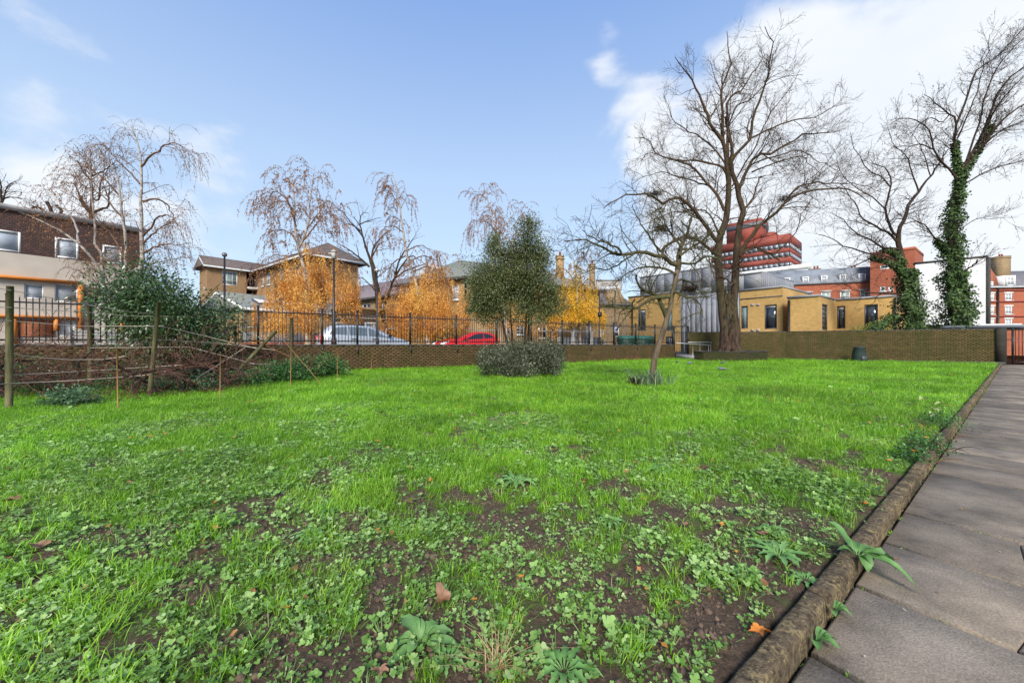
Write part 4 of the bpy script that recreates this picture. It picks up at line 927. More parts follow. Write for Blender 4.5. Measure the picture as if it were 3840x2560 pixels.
mb = MB(); c = P(3285, 1, 46.3); mb.beam((c[0], c[1], 5.5), (c[0], c[1], 8.7), .22); mb.build('white_pipe', m_white, mr_)
rk = empty('tall_red_brick_block', (43, 46, STREET), 'taller plain red brick block with small white windows behind the ivy-clad trees', 'building')
K0 = P(3263, 1, 46)[:2]; ku = np.array([.6, -.8]); t_, _ = seg_px(K0, K0 + ku, 3431); K1 = K0 + ku * t_; kb = np.array([.8, .6])
kz = EYE + (HOR - 957) / F * 46
facade(rk, K0, K1, STREET - .1, kz, m_brickR, W(K0, K1, [(3299, 3340, 994, 1009, dict(pane=m_glassp, fw=.12)), (3299, 3322, 1074, 1092, dict(pane=m_glass, fw=.12, sill=True)), (3330, 3348, 1074, 1090, dict(pane=m_glass, fw=.12, sill=True)), (3299, 3322, 1160, 1180, dict(pane=m_glass, fw=.12))]), 'wall', tuple(K0 + kb * 4))
facade(rk, K1, K1 + kb * 6, STREET - .1, kz, m_brickR, (), 'wall', tuple(K0)); facade(rk, K0, K0 + kb * 6, STREET - .1, kz, m_brickR, (), 'wall', tuple(K1)); flatroof(rk, [tuple(K0), tuple(K1), tuple(K1 + kb * 6), tuple(K0 + kb * 6)], kz, m_brickR, .06, .3)
wg = empty('white_gable_building', (42, 34, STREET), 'big blank white rendered wall with dark roof edge behind the two ivy trees', 'building')
G1 = np.array([42., 34.]); gu = np.array([-.73, .68]); gu /= np.linalg.norm(gu); G0 = G1 + gu * 4.35; gbk = np.array([.68, .73])
zg = 8.75
facade(wg, G0, G1, STREET - .1, zg, plain('white_render', (.70, .70, .70), .85, var=.07, scale=.5), (), 'wall', tuple(G0 + gbk * 4))
facade(wg, G1, G1 + gbk * .5, STREET - .1, zg, m_brickD, (), 'wall', tuple(G0)); facade(wg, G1 + gbk * .5, G0 + gbk * .5, STREET - .1, zg, m_cream, (), 'wall', tuple(G0)); facade(wg, G0 + gbk * .5, G0, STREET - .1, zg, m_cream, (), 'wall', tuple(G1))
flatroof(wg, [tuple(G0), tuple(G1), tuple(G1 + gbk * .5), tuple(G0 + gbk * .5)], zg, m_coping, .12, .2)
mb = MB(); c = G1 - gu * .08; mb.beam((*c, STREET), (*c, zg), .3, .16); mb.build('roof_edge', m_coping, wg)
vb = empty('red_mansion_block', (74, 60, STREET), 'red brick mansion block with slate roof and white sash windows at the right edge', 'building')
V0 = P(3600, 1, 60)[:2]; V1 = P(4060, 1, 58)[:2]; vu = (V1 - V0) / np.linalg.norm(V1 - V0); vbk = np.array([-vu[1], vu[0]])
if vbk[1] < 0: vbk = -vbk
sw = dict(nv=2, nh=2, pane=m_glassp, sill=True, fw=.14, lintel=True, lintelm=m_white)
vz = EYE + (HOR - 1078) / F * 60
vw = []
for x0, x1 in ((3692, 3707), (3715, 3730), (3769, 3797), (3850, 3880), (3910, 3940)):
    for y0, y1 in ((1100, 1126), (1149, 1178), (1196, 1222)): vw.append((x0, x1, y0, y1, dict(sw)))
facade(vb, V0, V1, STREET - .1, vz, m_brickR, W(V0, V1, vw), 'wall', tuple(V0 + vbk * 5))
facade(vb, V1, V1 + vbk * 8, STREET - .1, vz, m_brickR, (), 'wall', tuple(V0)); facade(vb, V0, V0 + vbk * 8, STREET - .1, vz, m_brickR, (), 'wall', tuple(V1))
pitched(vb, [tuple(V0), tuple(V1), tuple(V1 + vbk * 8), tuple(V0 + vbk * 8)], vz, vz + 2.9, m_slate, over=.35, inset=.4)
for y_ in (1091, 1132, 1187): z = EYE + (HOR - y_) / F * 59.9; mb = MB(); mb.beam((*(V0 - vbk * .06), z), (*(V1 - vbk * .06), z), .16, .22); mb.build('string_course', m_brickT, vb)
t_, _ = seg_px(V0, V1, 3739); c = V0 + vu * t_ - vbk * .14; mb = MB(); mb.tube([(*c, STREET), (*c, vz)], .13, 8); mb.build('drainpipe', m_coping, vb)
wq = win_px(V0, V1, 3768, 3799, 1040, 1072); c = V0 + vu * (wq['u0'] + wq['u1']) / 2
mb = MB(); mb.obox((*(c + vbk * 1.2), (wq['z0'] + wq['z1']) / 2), np.array([*vu, 0]) * ((wq['u1'] - wq['u0']) / 2 + .25), np.array([*vbk, 0]) * 1.3, np.array([0, 0, (wq['z1'] - wq['z0']) / 2 + .3])); mb.build('dormer', m_white, vb)
window(vb, (V0[0] - vbk[0] * .12, V0[1] - vbk[1] * .12, 0), vu, -vbk, dict(u0=wq['u0'], u1=wq['u1'], z0=wq['z0'], z1=wq['z1'], nv=2, nh=2, pane=m_glassp, fw=.15, dep=-.06))
gA = V0 + vu * seg_px(V0, V1, 3660)[0] - vbk * .08; gB = V0 + vu * seg_px(V0, V1, 3745)[0] - vbk * .08; gm = (gA + gB) / 2
mb = MB(); v = [(*gA, vz - .1), (*gB, vz - .1), (*(gB + (gm - gB) * .2), vz + 1.4), (*(gB + (gm - gB) * .9), vz + 3.3), (*(gA + (gm - gA) * .9), vz + 3.3), (*(gA + (gm - gA) * .2), vz + 1.4)]; v += [(q[0] + vbk[0] * .4, q[1] + vbk[1] * .4, q[2]) for q in v]
mb.add(v, [[0, 1, 2, 3, 4, 5], [11, 10, 9, 8, 7, 6]] + [[i, i + 6, (i + 1) % 6 + 6, (i + 1) % 6] for i in range(6)]); mb.build('gable', m_brickR, vb)
wq = win_px(V0, V1, 3701, 3720, 1056, 1080)
window(vb, (V0[0] - vbk[0] * .08, V0[1] - vbk[1] * .08, 0), vu, -vbk, dict(u0=wq['u0'], u1=wq['u1'], z0=wq['z0'], z1=wq['z1'], nv=2, nh=2, pane=m_glassp, fw=.15, dep=-.05))
chimney(vb, V0 + vu * seg_px(V0, V1, 3836)[0] + vbk * 3, 1.6, vz + 1, vz + 5.2, m_brickC, 2, ax=vu); chimney(vb, V0 + vu * seg_px(V0, V1, 3805)[0] + vbk * 5, 2.2, vz + 1, vz + 3.5, m_brickC, 0, ax=vu)
# tower
tw = empty('red_office_tower', (57.9, 80, STREET), 'tall red office tower with ribbon windows behind the big bare tree', 'building')
TC = np.array([57.9, 80.]); ta = np.array([-.68, .73]); tb = np.array([.73, .68]); ta /= np.linalg.norm(ta); tb /= np.linalg.norm(tb)
tl = 15.5; tr = 11.4
body = [TC, TC + ta * tl, TC + ta * tl + tb * tr, TC + tb * tr]
def tz80(py, y=80.): return EYE + (HOR - py) / F * y
rows = [(982, 997), (944, 959), (910, 925)]
mb = MB(); mb.prism([tuple(p + (np.mean(body, 0) - p) * .02) for p in body], STREET, tz80(880)); mb.build('core', m_zincd, tw)
bands = [(tz80(1500 if False else 1070), tz80(1000)), (tz80(981), tz80(961)), (tz80(943), tz80(927)), (tz80(908), tz80(874))]
for z0, z1 in bands: mb = MB(); mb.prism([tuple(p) for p in body], z0, z1); mb.build('red_band', m_brickT, tw)
mb = MB(); mb.prism([tuple(p) for p in body], STREET, tz80(1075)); mb.build('base', m_conc, tw)
m_twg = glassmat('tower_glass', (.26, .28, .31), .12, .8)
for (y0, y1) in rows:
    za, zb = tz80(y1 - .5), tz80(y0 + .5)
    for (o_, dd, ll, nn, k_) in ((TC, ta, tl, -tb, 16), (TC, tb, tr, np.array([ -ta[0], -ta[1]]), 9)):
        for i in range(k_):
            wl_ = ll / k_; c = o_ + dd * (i + .5) * wl_ + nn * .02
            mb = MB(); mb.obox((*c, (za + zb) / 2), np.array([*dd, 0]) * (wl_ / 2 - .14), np.array([*nn, 0]) * .05, np.array([0, 0, (zb - za) / 2])); mb.build('window', m_twg, tw)
u0 = TC + ta * 5.6 + tb * 1.5; ub = [u0, u0 + ta * 7.0, u0 + ta * 7.0 + tb * 6, u0 + tb * 6]
mb = MB(); mb.prism([tuple(p) for p in ub], tz80(880), tz80(820, 86)); mb.build('rooftop_block', m_brickT, tw)
ub2 = [p + (np.mean(ub, 0) - p) * -.01 for p in ub]; mb = MB(); mb.prism([tuple(p) for p in ub2], tz80(850, 86), tz80(832, 86)); mb.build('dark_band', m_zincd, tw)
u0 = TC + ta * 3.0 + tb * 1.2; u1 = [u0, u0 + ta * 2.4, u0 + ta * 2.4 + tb * 4, u0 + tb * 4]; mb = MB(); mb.prism([tuple(p) for p in u1], tz80(880), tz80(852)); mb.build('stair_block', m_brickT, tw)
# ================================================================== cars, street furniture, garden things
def local(mb, name, mat, root, smooth=False):
    o = bpy.data.objects.new(name, mb.mesh(name, mat, smooth)); COL.objects.link(o); o.parent = root; return o
m_silver = plain('silver_paint', (.50, .53, .57), .28, metal=.5, var=.04)
m_red = plain('red_paint', (.55, .012, .015), .22, var=.04, spec=.6)
m_tyre = plain('tyre_rubber', (.02, .02, .02), .8)
m_lampg = plain('headlamp_glass', (.65, .67, .7), .12, spec=.8)
m_tail = plain('tail_lamp', (.45, .03, .02), .2, spec=.8)
m_glassc = glassmat('car_glass', (.10, .125, .135), .05, .9)
m_glassd = glassmat('tinted_car_glass', (.012, .013, .016), .05, .7)
def car(name, label, loc, ang, prof, belt, half, glass, paint, gx, wheels, sidewins, screen, rear, flip=1, bars=False):
    """x forward; prof list (x,ztop); belt list (x,z); gx=(x0,x1) glasshouse range"""
    root = empty(name, loc, label, 'car'); root.rotation_euler = (0, 0, ang)
    L_ = prof[-1][0]; X = np.linspace(0, L_, 41); px_, pz_ = zip(*prof); bx, bz = zip(*belt)
    ztop = np.interp(X, px_, pz_)
    k = np.array([.25, .5, .25]); zt2 = ztop.copy(); zt2[1:-1] = np.convolve(ztop, k, 'valid'); ztop = zt2
    def zb(x): return float(np.interp(x, bx, bz))
    def wdt(x): e = min(x, L_ - x); return half * (1 - .26 * math.exp(-e / .22) - .04 * math.exp(-e / .9))
    def inn(x): return np.clip(min((x - gx[0]) / .25, (gx[1] - x) / .25), 0, 1)
    def sec(x):
        zt = float(np.interp(x, X, ztop)); w_ = wdt(x); b_ = min(zb(x), zt - .03); f_ = inn(x)
        hh_ = max(zt - b_, .03); wt = w_ - .04 - .26 * hh_ * 1.0
        lowz = .22 + .10 * math.exp(-min(x, L_ - x) / .2)
        half_ = [(w_ * .9, lowz), (w_, lowz + .14), (w_ + .012, (lowz + b_) / 2 + .05), (w_ - .012, b_), (wt, zt - .05 * f_ - .008), (wt * .82, zt - .008), (wt * .35, zt + .006)]
        return half_
    rings = []
    for x in X:
        s_ = sec(x); r_ = [(y, z) for y, z in s_] + [(-y, z) for y, z in s_[::-1]]
        rings.append([(x - L_ / 2, y, z) for y, z in r_])
    n = len(rings[0]); mb = MB(); v = [p for r_ in rings for p in r_]; f = []
    for i in range(len(rings) - 1):
        for j in range(n): f.append([i * n + j, (i + 1) * n + j, (i + 1) * n + (j + 1) % n, i * n + (j + 1) % n])
    f.append(list(range(n))); f.append([(len(rings) - 1) * n + j for j in range(n)][::-1])
    mb.add(v, f); local(mb, 'body', paint, root, True)
    def side(x, fr, sgn, off=.006):
        s_ = sec(x); (y0, z0), (y1, z1) = s_[3], s_[4]
        return (x - L_ / 2, sgn * (y0 + (y1 - y0) * fr + off), z0 + (z1 - z0) * fr + off * .25)
    for sgn in (1, -1):
        for wn in sidewins:
            mb = MB(); xs_ = np.linspace(wn[0][0], wn[1][0], 9); lo = [(x, np.interp(x, [wn[0][0], wn[1][0]], [wn[0][1], wn[1][1]])) for x in xs_]
            hi = [(x, np.interp(x, [q[0] for q in wn[2]], [q[1] for q in wn[2]])) for x in xs_]
            vv = [side(x, a_, sgn) for x, a_ in lo] + [side(x, a_, sgn) for x, a_ in hi]
            mb.add(vv, [[i, i + 1, i + 10, i + 9] if sgn < 0 else [i + 9, i + 10, i + 1, i] for i in range(8)]); local(mb, 'window', glass, root, True)
    for nm, (xa, xb) in (('windscreen', screen), ('rear_window', rear)):
        mb = MB(); vv = []; 
        for x in np.linspace(xa, xb, 7):
            s_ = sec(x); w_ = s_[4][0] * .93
            for y in np.linspace(-w_, w_, 7): vv.append((x - L_ / 2, y, np.interp(abs(y), [0, s_[6][0], s_[5][0], s_[4][0]], [s_[6][1], s_[6][1], s_[5][1], s_[4][1]]) + .008))
        mb.add(vv, [[i * 7 + j, (i + 1) * 7 + j, (i + 1) * 7 + j + 1, i * 7 + j + 1] for i in range(6) for j in range(6)]); local(mb, nm, glass, root, True)
    for xw in wheels:
        for sgn in (1, -1):
            c_ = (xw - L_ / 2, sgn * (half - .09)); mb = MB(); pts_ = [(c_[0], c_[1] - sgn * .09, .31), (c_[0], c_[1] + sgn * .09, .31)]; mb.tube(pts_, .31, 18); wh = local(mb, 'wheel', m_tyre, root, False)
            mb = MB(); mb.tube([(c_[0], c_[1] + sgn * .085, .31), (c_[0], c_[1] + sgn * .1, .31)], .2, 14); local(mb, 'rim', m_steel, wh)
            mb = MB(); th_ = np.linspace(0, math.pi, 11); mb.tube([(c_[0] + .36 * math.cos(a_), sgn * (half + .0), .31 + .36 * math.sin(a_)) for a_ in th_], .022, 5); local(mb, 'wheel_arch', m_black, root)
    return root, L_, sec, side
# silver people carrier: front to the right
prof = [(0, .80), (.06, 1.12), (.22, 1.40), (.42, 1.58), (.75, 1.65), (1.5, 1.665), (2.3, 1.62), (2.75, 1.46), (3.2, 1.22), (3.5, 1.06), (3.95, .97), (4.25, .86), (4.42, .70), (4.5, .5)]
belt = [(0, 1.0), (.5, 1.14), (3.4, 1.02), (4.5, .7)]
Kline = lambda px, a: ((px - 1920) / F * a / (1 - .687 * (px - 1920) / F), a / (1 - .687 * (px - 1920) / F))
ctr = (np.array(Kline(1186, 25.2)) + np.array(Kline(1532, 25.2))) / 2
ang = math.atan2(.566, .824)
root, L_, sec, side = car('silver_car', 'silver people carrier parked facing right beyond the railings', (ctr[0], ctr[1], STREET), ang, prof, belt, .86, m_glassc, m_silver, (.1, 3.4), (.85, 3.65),
    [((.42, .1), (1.22, .06), [(.42, .25), (.62, .8), (1.22, .9)]), ((1.30, .06), (2.15, .06), [(1.3, .9), (2.15, .88)]), ((2.22, .06), (3.28, .02), [(2.22, .88), (2.5, .84), (3.28, .1)])], (2.5, 3.42), (.08, .4))
for sgn in (1, -1):
    mb = MB(); mb.obox((-L_ / 2 + .07, sgn * .72, .93), np.array([.05, 0, 0]), np.array([0, .1, 0]), np.array([0, 0, .2])); local(mb, 'tail_lamp', m_tail, root)
    mb = MB(); mb.obox((L_ / 2 - .26, sgn * .60, .75), np.array([.14, 0, -.04]), np.array([0, .13, 0]), np.array([.02, 0, .07])); local(mb, 'headlight', m_lampg, root)
    mb = MB(); mb.tube([(.95, sgn * .88, 1.1), (1.0, sgn * 1.0, 1.13), (.98, sgn * 1.06, 1.13)], [.05, .09, .07], 8); local(mb, 'mirror', m_black, root, True)
    mb = MB(); mb.beam((-1.75, sgn * .62, 1.64), (.1, sgn * .62, 1.69), .03, .03); local(mb, 'roof_rail', m_black, root)
    for x in (-.75, .25): mb = MB(); mb.obox((x, sgn * .865, .95), np.array([.09, 0, 0]), np.array([0, .02, 0]), np.array([0, 0, .018])); local(mb, 'door_handle', m_black, root)
# red hatchback: front to the left
prof = [(0, .5), (.06, .68), (.22, .80), (.6, .90), (1.05, 1.0), (1.55, 1.2), (2.05, 1.37), (2.6, 1.44), (3.1, 1.42), (3.5, 1.33), (3.68, 1.2), (3.85, 1.0), (3.93, .8), (3.97, .55)]
prof_r = [(3.97 - x, z) for x, z in prof[::-1]]     # x forward
belt_r = [(0, .98), (.5, 1.02), (2.9, .93), (3.97, .6)]
ctr = (np.array(Kline(1622, 25.0)) + np.array(Kline(1860, 25.0))) / 2
root, L_, sec, side = car('red_car', 'red hatchback parked facing left beyond the railings', (ctr[0], ctr[1], STREET), ang + math.pi, prof_r, belt_r, .86, m_glassd, m_red, (.3, 2.95), (.65, 3.2),
    [((.42, .25), (1.18, .08), [(.42, .3), (.75, .8), (1.18, .9)]), ((1.24, .08), (2.72, .05), [(1.24, .9), (1.75, .86), (2.72, .08)])], (1.95, 2.9), (.2, .45))
for sgn in (1, -1):
    mb = MB(); mb.obox((L_ / 2 - .32, sgn * .60, .76), np.array([.22, sgn * -.05, -.07]), np.array([0, .14, 0]), np.array([.0, 0, .06])); local(mb, 'headlight', m_lampg, root)
    mb = MB(); mb.obox((-L_ / 2 + .1, sgn * .68, .93), np.array([.06, 0, 0]), np.array([0, .12, 0]), np.array([0, 0, .09])); local(mb, 'tail_lamp', m_tail, root)
    mb = MB(); mb.tube([(.5, sgn * .86, 1.0), (.55, sgn * .97, 1.04), (.52, sgn * 1.04, 1.04)], [.05, .09, .07], 8); local(mb, 'mirror', m_red, root, True)
mb = MB(); mb.obox((L_ / 2 - .04, 0, .55), np.array([.03, 0, 0]), np.array([0, .5, 0]), np.array([0, 0, .1])); local(mb, 'grille', m_black, root)
# bonnet of a pale car mostly hidden near the bins
c_ = P(2320, 1290, 29.5)

# ---- lamp posts and poles
def lamp(px, ytop, z, label, kind, r=.06, arm=0):
    b_ = P(px, 1290, z); top = EYE + (HOR - ytop) / F * z; e = empty('street_lamp', (b_[0], b_[1], STREET), label, 'street lamp', 'black lamp posts along the street')
    mb = MB(); mb.lathe((b_[0], b_[1], STREET), [(r * 2, 0), (r * 2, .9), (r * 1.2, 1.0), (r, 1.1), (r * .75, top - STREET)], 10); mb.build('pole', m_black, e)
    if kind == 'globe':
        mb = MB(); c = (b_[0], b_[1], top - .13); prof_ = [(.001 + .13 * math.sin(a), .13 - .13 * math.cos(a)) for a in np.linspace(.05, math.pi - .02, 10)]
        mb.lathe(c, prof_, 16); mb.build('globe', plain('smoked_globe', (.16, .13, .13), .15, spec=.9) if 'smoked_globe' not in MATS else MATS['smoked_globe'], e, smooth=True)
    elif kind == 'camera':
        mb = MB(); mb.box((b_[0], b_[1], top + .02), (.14, .14, .3)); mb.beam((b_[0] - .22, b_[1], top + .08), (b_[0] + .05, b_[1], top + .08), .06); mb.lathe((b_[0], b_[1], top + .14), [(.12, 0), (.1, .06), (.02, .1)], 10); mb.build('camera_head', m_conc, e)
    elif kind == 'hoop':
        mb = MB(); mb.lathe((b_[0], b_[1], top - .05), [(.05, 0), (.14, .05), (.14, .12), (.04, .18)], 12); mb.build('lamp_head', m_steel, e)
    elif kind == 'box':
        mb = MB(); mb.box((b_[0], b_[1] - .1, top - 1.9), (.28, .2, .36)); mb.build('meter_box', m_black, e); mb = MB(); mb.lathe((b_[0], b_[1], top), [(.05, 0), (.05, .25)], 8); mb.build('lamp_head', m_conc, e)
    return e
lamp(842, 955, 21.5, 'tall black lamp post topped by a dark globe, nearest the laurel', 'globe')
lamp(1252, 958, 16.3, 'thick black post with a white camera head in front of the silver car', 'camera', .055)
lamp(1414, 1016, 19.5, 'slim black lamp post with round lantern before the round brick building', 'hoop', .045)
lamp(2248, 1088, 30, 'black post with a meter box beside the yellow tree', 'box', .05)
lamp(2306, 1090, 31, 'thin dark post behind the blue parking sign', 'hoop', .045)
lamp(1743, 1030, 29.4, 'thin dark post against the corner of the two-storey brick house', 'plain', .03)
# parking sign
s_ = P(2308, 1236, 27.2); sg = empty('parking_sign', (s_[0], s_[1], STREET), 'small blue parking sign with white P above a white plate on the railings', 'sign')
m_blue = plain('sign_blue', (.01, .06, .42), .35, var=.02); m_signw = plain('sign_white', (.75, .76, .78), .4, var=.02)
mb = MB(); mb.box((s_[0], s_[1], s_[2] + .08), (.26, .012, .3)); mb.build('blue_plate', m_blue, sg)
mb = MB(); mb.box((s_[0], s_[1], s_[2] - .15), (.26, .012, .15)); mb.build('white_plate', m_signw, sg)
mb = MB(); mb.box((s_[0], s_[1] + .04, 1.35), (.04, .04, 1.9)); mb.build('post', m_black, sg)
def text(body, loc, size, mat, parent, name='lettering', rot=(R(90), 0, 0)):
    cu = bpy.data.curves.new(name, 'FONT'); cu.body = body; cu.size = size; cu.extrude = .002; cu.align_x = 'CENTER'; cu.align_y = 'CENTER'; cu.offset = size * .02
    o = bpy.data.objects.new(name, cu); COL.objects.link(o); o.data.materials.append(mat); o.rotation_euler = rot; o.location = loc
    bpy.context.view_layer.update(); me = bpy.data.meshes.new_from_object(o.evaluated_get(bpy.context.evaluated_depsgraph_get())); bpy.data.objects.remove(o)
    o = bpy.data.objects.new(name, me); COL.objects.link(o); o.rotation_euler = rot; o.location = loc; link_child(o, parent); return o
text('P', (s_[0], s_[1] - .012, s_[2] + .08), .3, m_signw, sg)
mb = MB(); mb.box((s_[0], s_[1] - .011, s_[2] - .165), (.16, .006, .03)); mb.box((s_[0], s_[1] - .011, s_[2] - .135), (.09, .006, .028)); mb.build('car_symbol', m_black, sg)
# white no-parking plate / grey poster boards on far wall handled below
# ---- green bins
m_bin = plain('dark_green_bin', (.010, .05, .035), .45, var=.15); m_lid = plain('green_lid', (.03, .16, .13), .35)
for px0, px1, lab in ((2326, 2382, 'left of the two big dark green wheeled bins behind the railings'), (2386, 2440, 'right of the two big dark green wheeled bins behind the railings')):
    a_, b_ = P(px0, 1290, 30.5), P(px1, 1290, 31.0); e = empty('wheeled_bin', (a_[0], a_[1], STREET), lab, 'bin', 'big green bins behind the railings')
    u = np.array([b_[0] - a_[0], b_[1] - a_[1]]); l = np.linalg.norm(u); u /= l; c = (a_ + b_)[:2] / 2; n_ = np.array([-u[1], u[0]])
    mb = MB(); w0, w1 = l / 2 - .08, l / 2
    v = []
    for z, hw, hd in ((STREET + .2, w0, .35), (STREET + 1.1, w1, .48)):
        for i, j in ((-1, -1), (1, -1), (1, 1), (-1, 1)): v.append((*(c + u * i * hw + n_ * j * hd), z))
    mb.add(v, [[0, 3, 2, 1], [4, 5, 6, 7], [0, 1, 5, 4], [1, 2, 6, 5], [2, 3, 7, 6], [3, 0, 4, 7]])
    for k in range(-3, 4): q = c + u * k * w0 / 3.6 - n_ * .43; mb.beam((*q, STREET + .25), (*(q - n_ * .06), STREET + 1.05), .03)
    mb.build('body', m_bin, e)
    mb = MB(); th_ = np.linspace(0, math.pi, 9); v = []
    for s2_ in (-1, 1):
        for a2 in th_: v.append((*(c + u * s2_ * (w1 + .02) + n_ * .5 * math.cos(a2)), STREET + 1.12 + .26 * math.sin(a2)))
    mb.add(v, [[i, i + 1, i + 10, i + 9] for i in range(8)] + [list(range(9))[::-1], list(range(9, 18)), [0, 9, 17, 8]]); mb.build('lid', m_lid, e)
    for i, j in ((-1, -1), (1, -1), (1, 1), (-1, 1)):
        q = c + u * i * (w0 - .12) + n_ * j * .28; mb = MB(); mb.tube([(*(q - u * .03), STREET + .1), (*(q + u * .03), STREET + .1)], .1, 10); mb.build('wheel', m_tyre, e)
# ---- compost bin
c = P(3222, 1355, 23.85); cb = empty('compost_bin', (c[0], c[1], 0), 'dark grey-green tapered plastic compost bin standing before the tall wall', 'compost bin')
m_comp = plain('compost_plastic', (.030, .045, .045), .5, var=.15)
mb = MB(); mb.lathe((c[0], c[1], -.02), [(.40, 0), (.40, .05), (.375, .18), (.385, .2), (.35, .48), (.36, .5), (.28, .86), (.3, .88)], 12); mb.build('body', m_comp, cb)
mb = MB(); mb.lathe((c[0], c[1], .865), [(.31, 0), (.31, .05), (.2, .085), (.19, .06)], 16); mb.build('lid', m_comp, cb)
mb = MB(); mb.box((c[0] - .02, c[1] - .37, .22), (.34, .06, .3)); mb.build('hatch', plain('hatch_plastic', (.05, .06, .065), .5), cb)
# ---- raised brick planter round the big tree
pcx = [(2603, 24.9), (2638, 24.1), (2805, 23.6), (2878, 24.2), (2872, 26.2), (2800, 27.2), (2640, 27.0)]
pc = [P(a, 1290, b)[:2] for a, b in pcx]
pl = empty('brick_planter', (pc[2][0], pc[2][1], 0), 'low mossy polygonal brick planter around the foot of the big bare tree', 'planter')
mid = np.mean(pc, 0)
mb = MB(); mb.prism([tuple(mid + (p - mid) * .99) for p in pc], -.1, .60); mb.build('planter_core', m_mortar, pl)
m_bkP = loosebrick('planter_brick', [(.035, .03, .016), (.07, .055, .026), (.05, .04, .02)], (.04, .052, .014), .85)
for i in range(len(pc)):
    a_, b_ = pc[i], pc[(i + 1) % len(pc)]; u = (b_ - a_) / np.linalg.norm(b_ - a_); n_ = np.array([u[1], -u[0]])
    if np.dot(n_, a_ - mid) < 0: n_ = -n_
    if n_[1] < .3: brick_course(a_ - n_ * .02, b_ - n_ * .02, -.02, .58, n_, m_bkP, pl, rs=60 + i)
    mb = MB(); q = [a_ + n_ * .03, b_ + n_ * .03, b_ - n_ * .22, a_ - n_ * .22]; mb.prism([tuple(x) for x in q], .603 + .0015 * i, .655 + .0015 * i); mb.build('coping', m_coping, pl)
mb = MB(); mb.prism([tuple(mid + (p - mid) * .88) for p in pc], .5, .625); mb.build('planter_soil', plain('planter_earth', (.05, .045, .02), .95, var=.5, scale=8), pl)
# ---- grey guard rails along the far side of the street
m_yard = plain('yard_grey', (.25, .24, .23), .85, var=.2)
def guard(a, b, label, grp='pale guard rails across the street', h=2.14):
    a = np.array(a); b = np.array(b); e = empty('guard_rail', (a[0], a[1], STREET), label, 'guard rail', grp); l = np.linalg.norm(b - a); u = (b - a) / l; n = max(1, round(l / 2.2))
    for i in range(n):
        p, q = a + (b - a) * (i + .03) / n, a + (b - a) * (i + .97) / n; r_ = .12
        mb = MB(); mb.tube([(*p, STREET), (*p, h - r_), (*(p + u * .04), h - .03), (*(p + u * r_), h), (*(q - u * r_), h), (*(q - u * .04), h - .03), (*q, h - r_), (*q, STREET)], .03, 6); mb.build('hoop', m_steel, e, smooth=True)
guard(P(880, 1, 23.2)[:2], P(1215, 1, 24.4)[:2], 'pale tubular guard rail running left of the silver car')
guard(P(1445, 1, 25.2)[:2], P(1530, 1, 26)[:2], 'short pale tubular guard rail over the bonnet of the silver car')
guard(P(1715, 1, 27.4)[:2], P(1880, 1, 29)[:2], 'pale tubular guard rail behind the red car')
guard(P(1990, 1, 29.5)[:2], P(2285, 1, 33.5)[:2], 'pale tubular guard rail in front of the terrace and the yellow tree')
# dwarf wall with panels in front of the lodge
ya, yb = P(905, 1, 24.3)[:2], P(1265, 1, 25.8)[:2]; yw = empty('yard_wall', (*ya, STREET), 'low grey rendered yard wall below the slate lodge', 'wall')
u = (yb - ya) / np.linalg.norm(yb - ya); n_ = np.array([-u[1], u[0]])
mb = MB(); mb.prism([tuple(ya), tuple(yb), tuple(yb + n_ * .2), tuple(ya + n_ * .2)], STREET - .05, 1.86); mb.build('wall', m_yard, yw)
mb = MB(); mb.prism([tuple(ya - n_ * .03), tuple(yb - n_ * .03), tuple(yb - n_ * .004), tuple(ya - n_ * .004)], STREET - .05, 1.2); mb.build('brick_base', m_brickR, yw)
y0, y1 = P(2090, 1, 33)[:2], P(2275, 1, 35)[:2]; yw = empty('yard_wall', (*y0, STREET), 'dark grey boarded yard wall under the yellow tree', 'wall'); u = (y1 - y0) / np.linalg.norm(y1 - y0)
for i in range(16): p = y0 + (y1 - y0) * (i + .5) / 16; mb = MB(); mb.box((*p, 1.05), (np.linalg.norm(y1 - y0) / 16 - .02, .03, 1.3), u); mb.build('board', m_zincd if i % 5 else m_yard, yw)

# ---- trellis posts, bamboo canes, cords
m_post = barkmat('mossy_timber', (.06, .055, .028), (.16, .145, .07), scale=14, stretch=.15, bump=.5)
m_cane = plain('bamboo', (.30, .15, .05), .6, var=.2, scale=9); m_cord = plain('pale_cord', (.50, .42, .35), .7, var=.15)
def post(name, label, px0, py0, px1, py1, z, r, mat, cat, grp, zt=None, k=10):
    a_ = P(px0, py0, z); b_ = P(px1, py1, zt or z)
    if a_[2] > -.05: a_ = a_ + (a_ - b_) * (a_[2] + .1) / max(.1, (b_[2] - a_[2]))
    e = MB(); e.tube([a_, a_ + (b_ - a_) * .5, b_], [r, r * .98, r * .93], k)
    o = e.build(name, mat, None, smooth=False); o.data.transform(__import__('mathutils').Matrix.Translation((-a_[0], -a_[1], 0))); o.location = (a_[0], a_[1], 0)
    return tag(o, label, cat, grp)
gp_ = 'round timber trellis posts'
post('trellis_post', 'thick mossy round post nearest the camera at the far left edge', 33, 1540, 38, 1073, 6.5, .046, m_post, 'post', gp_)
post('trellis_post', 'slimmer round post in front of the laurel, second from the left edge', 338, 1470, 335, 1147, 8.9, .042, m_post, 'post', gp_)
post('trellis_post', 'mossy round post leaning right beside a black vine trunk', 560, 1490, 596, 1131, 8.0, .042, m_post, 'post', gp_, 7.8)
post('trellis_post', 'straight pale round post right of the leaning one', 677, 1432, 680, 1172, 11.0, .040, m_post, 'post', gp_)
post('trellis_post', 'short thin round post at the right end of the laurel', 884, 1420, 882, 1220, 12.3, .045, m_post, 'post', gp_)
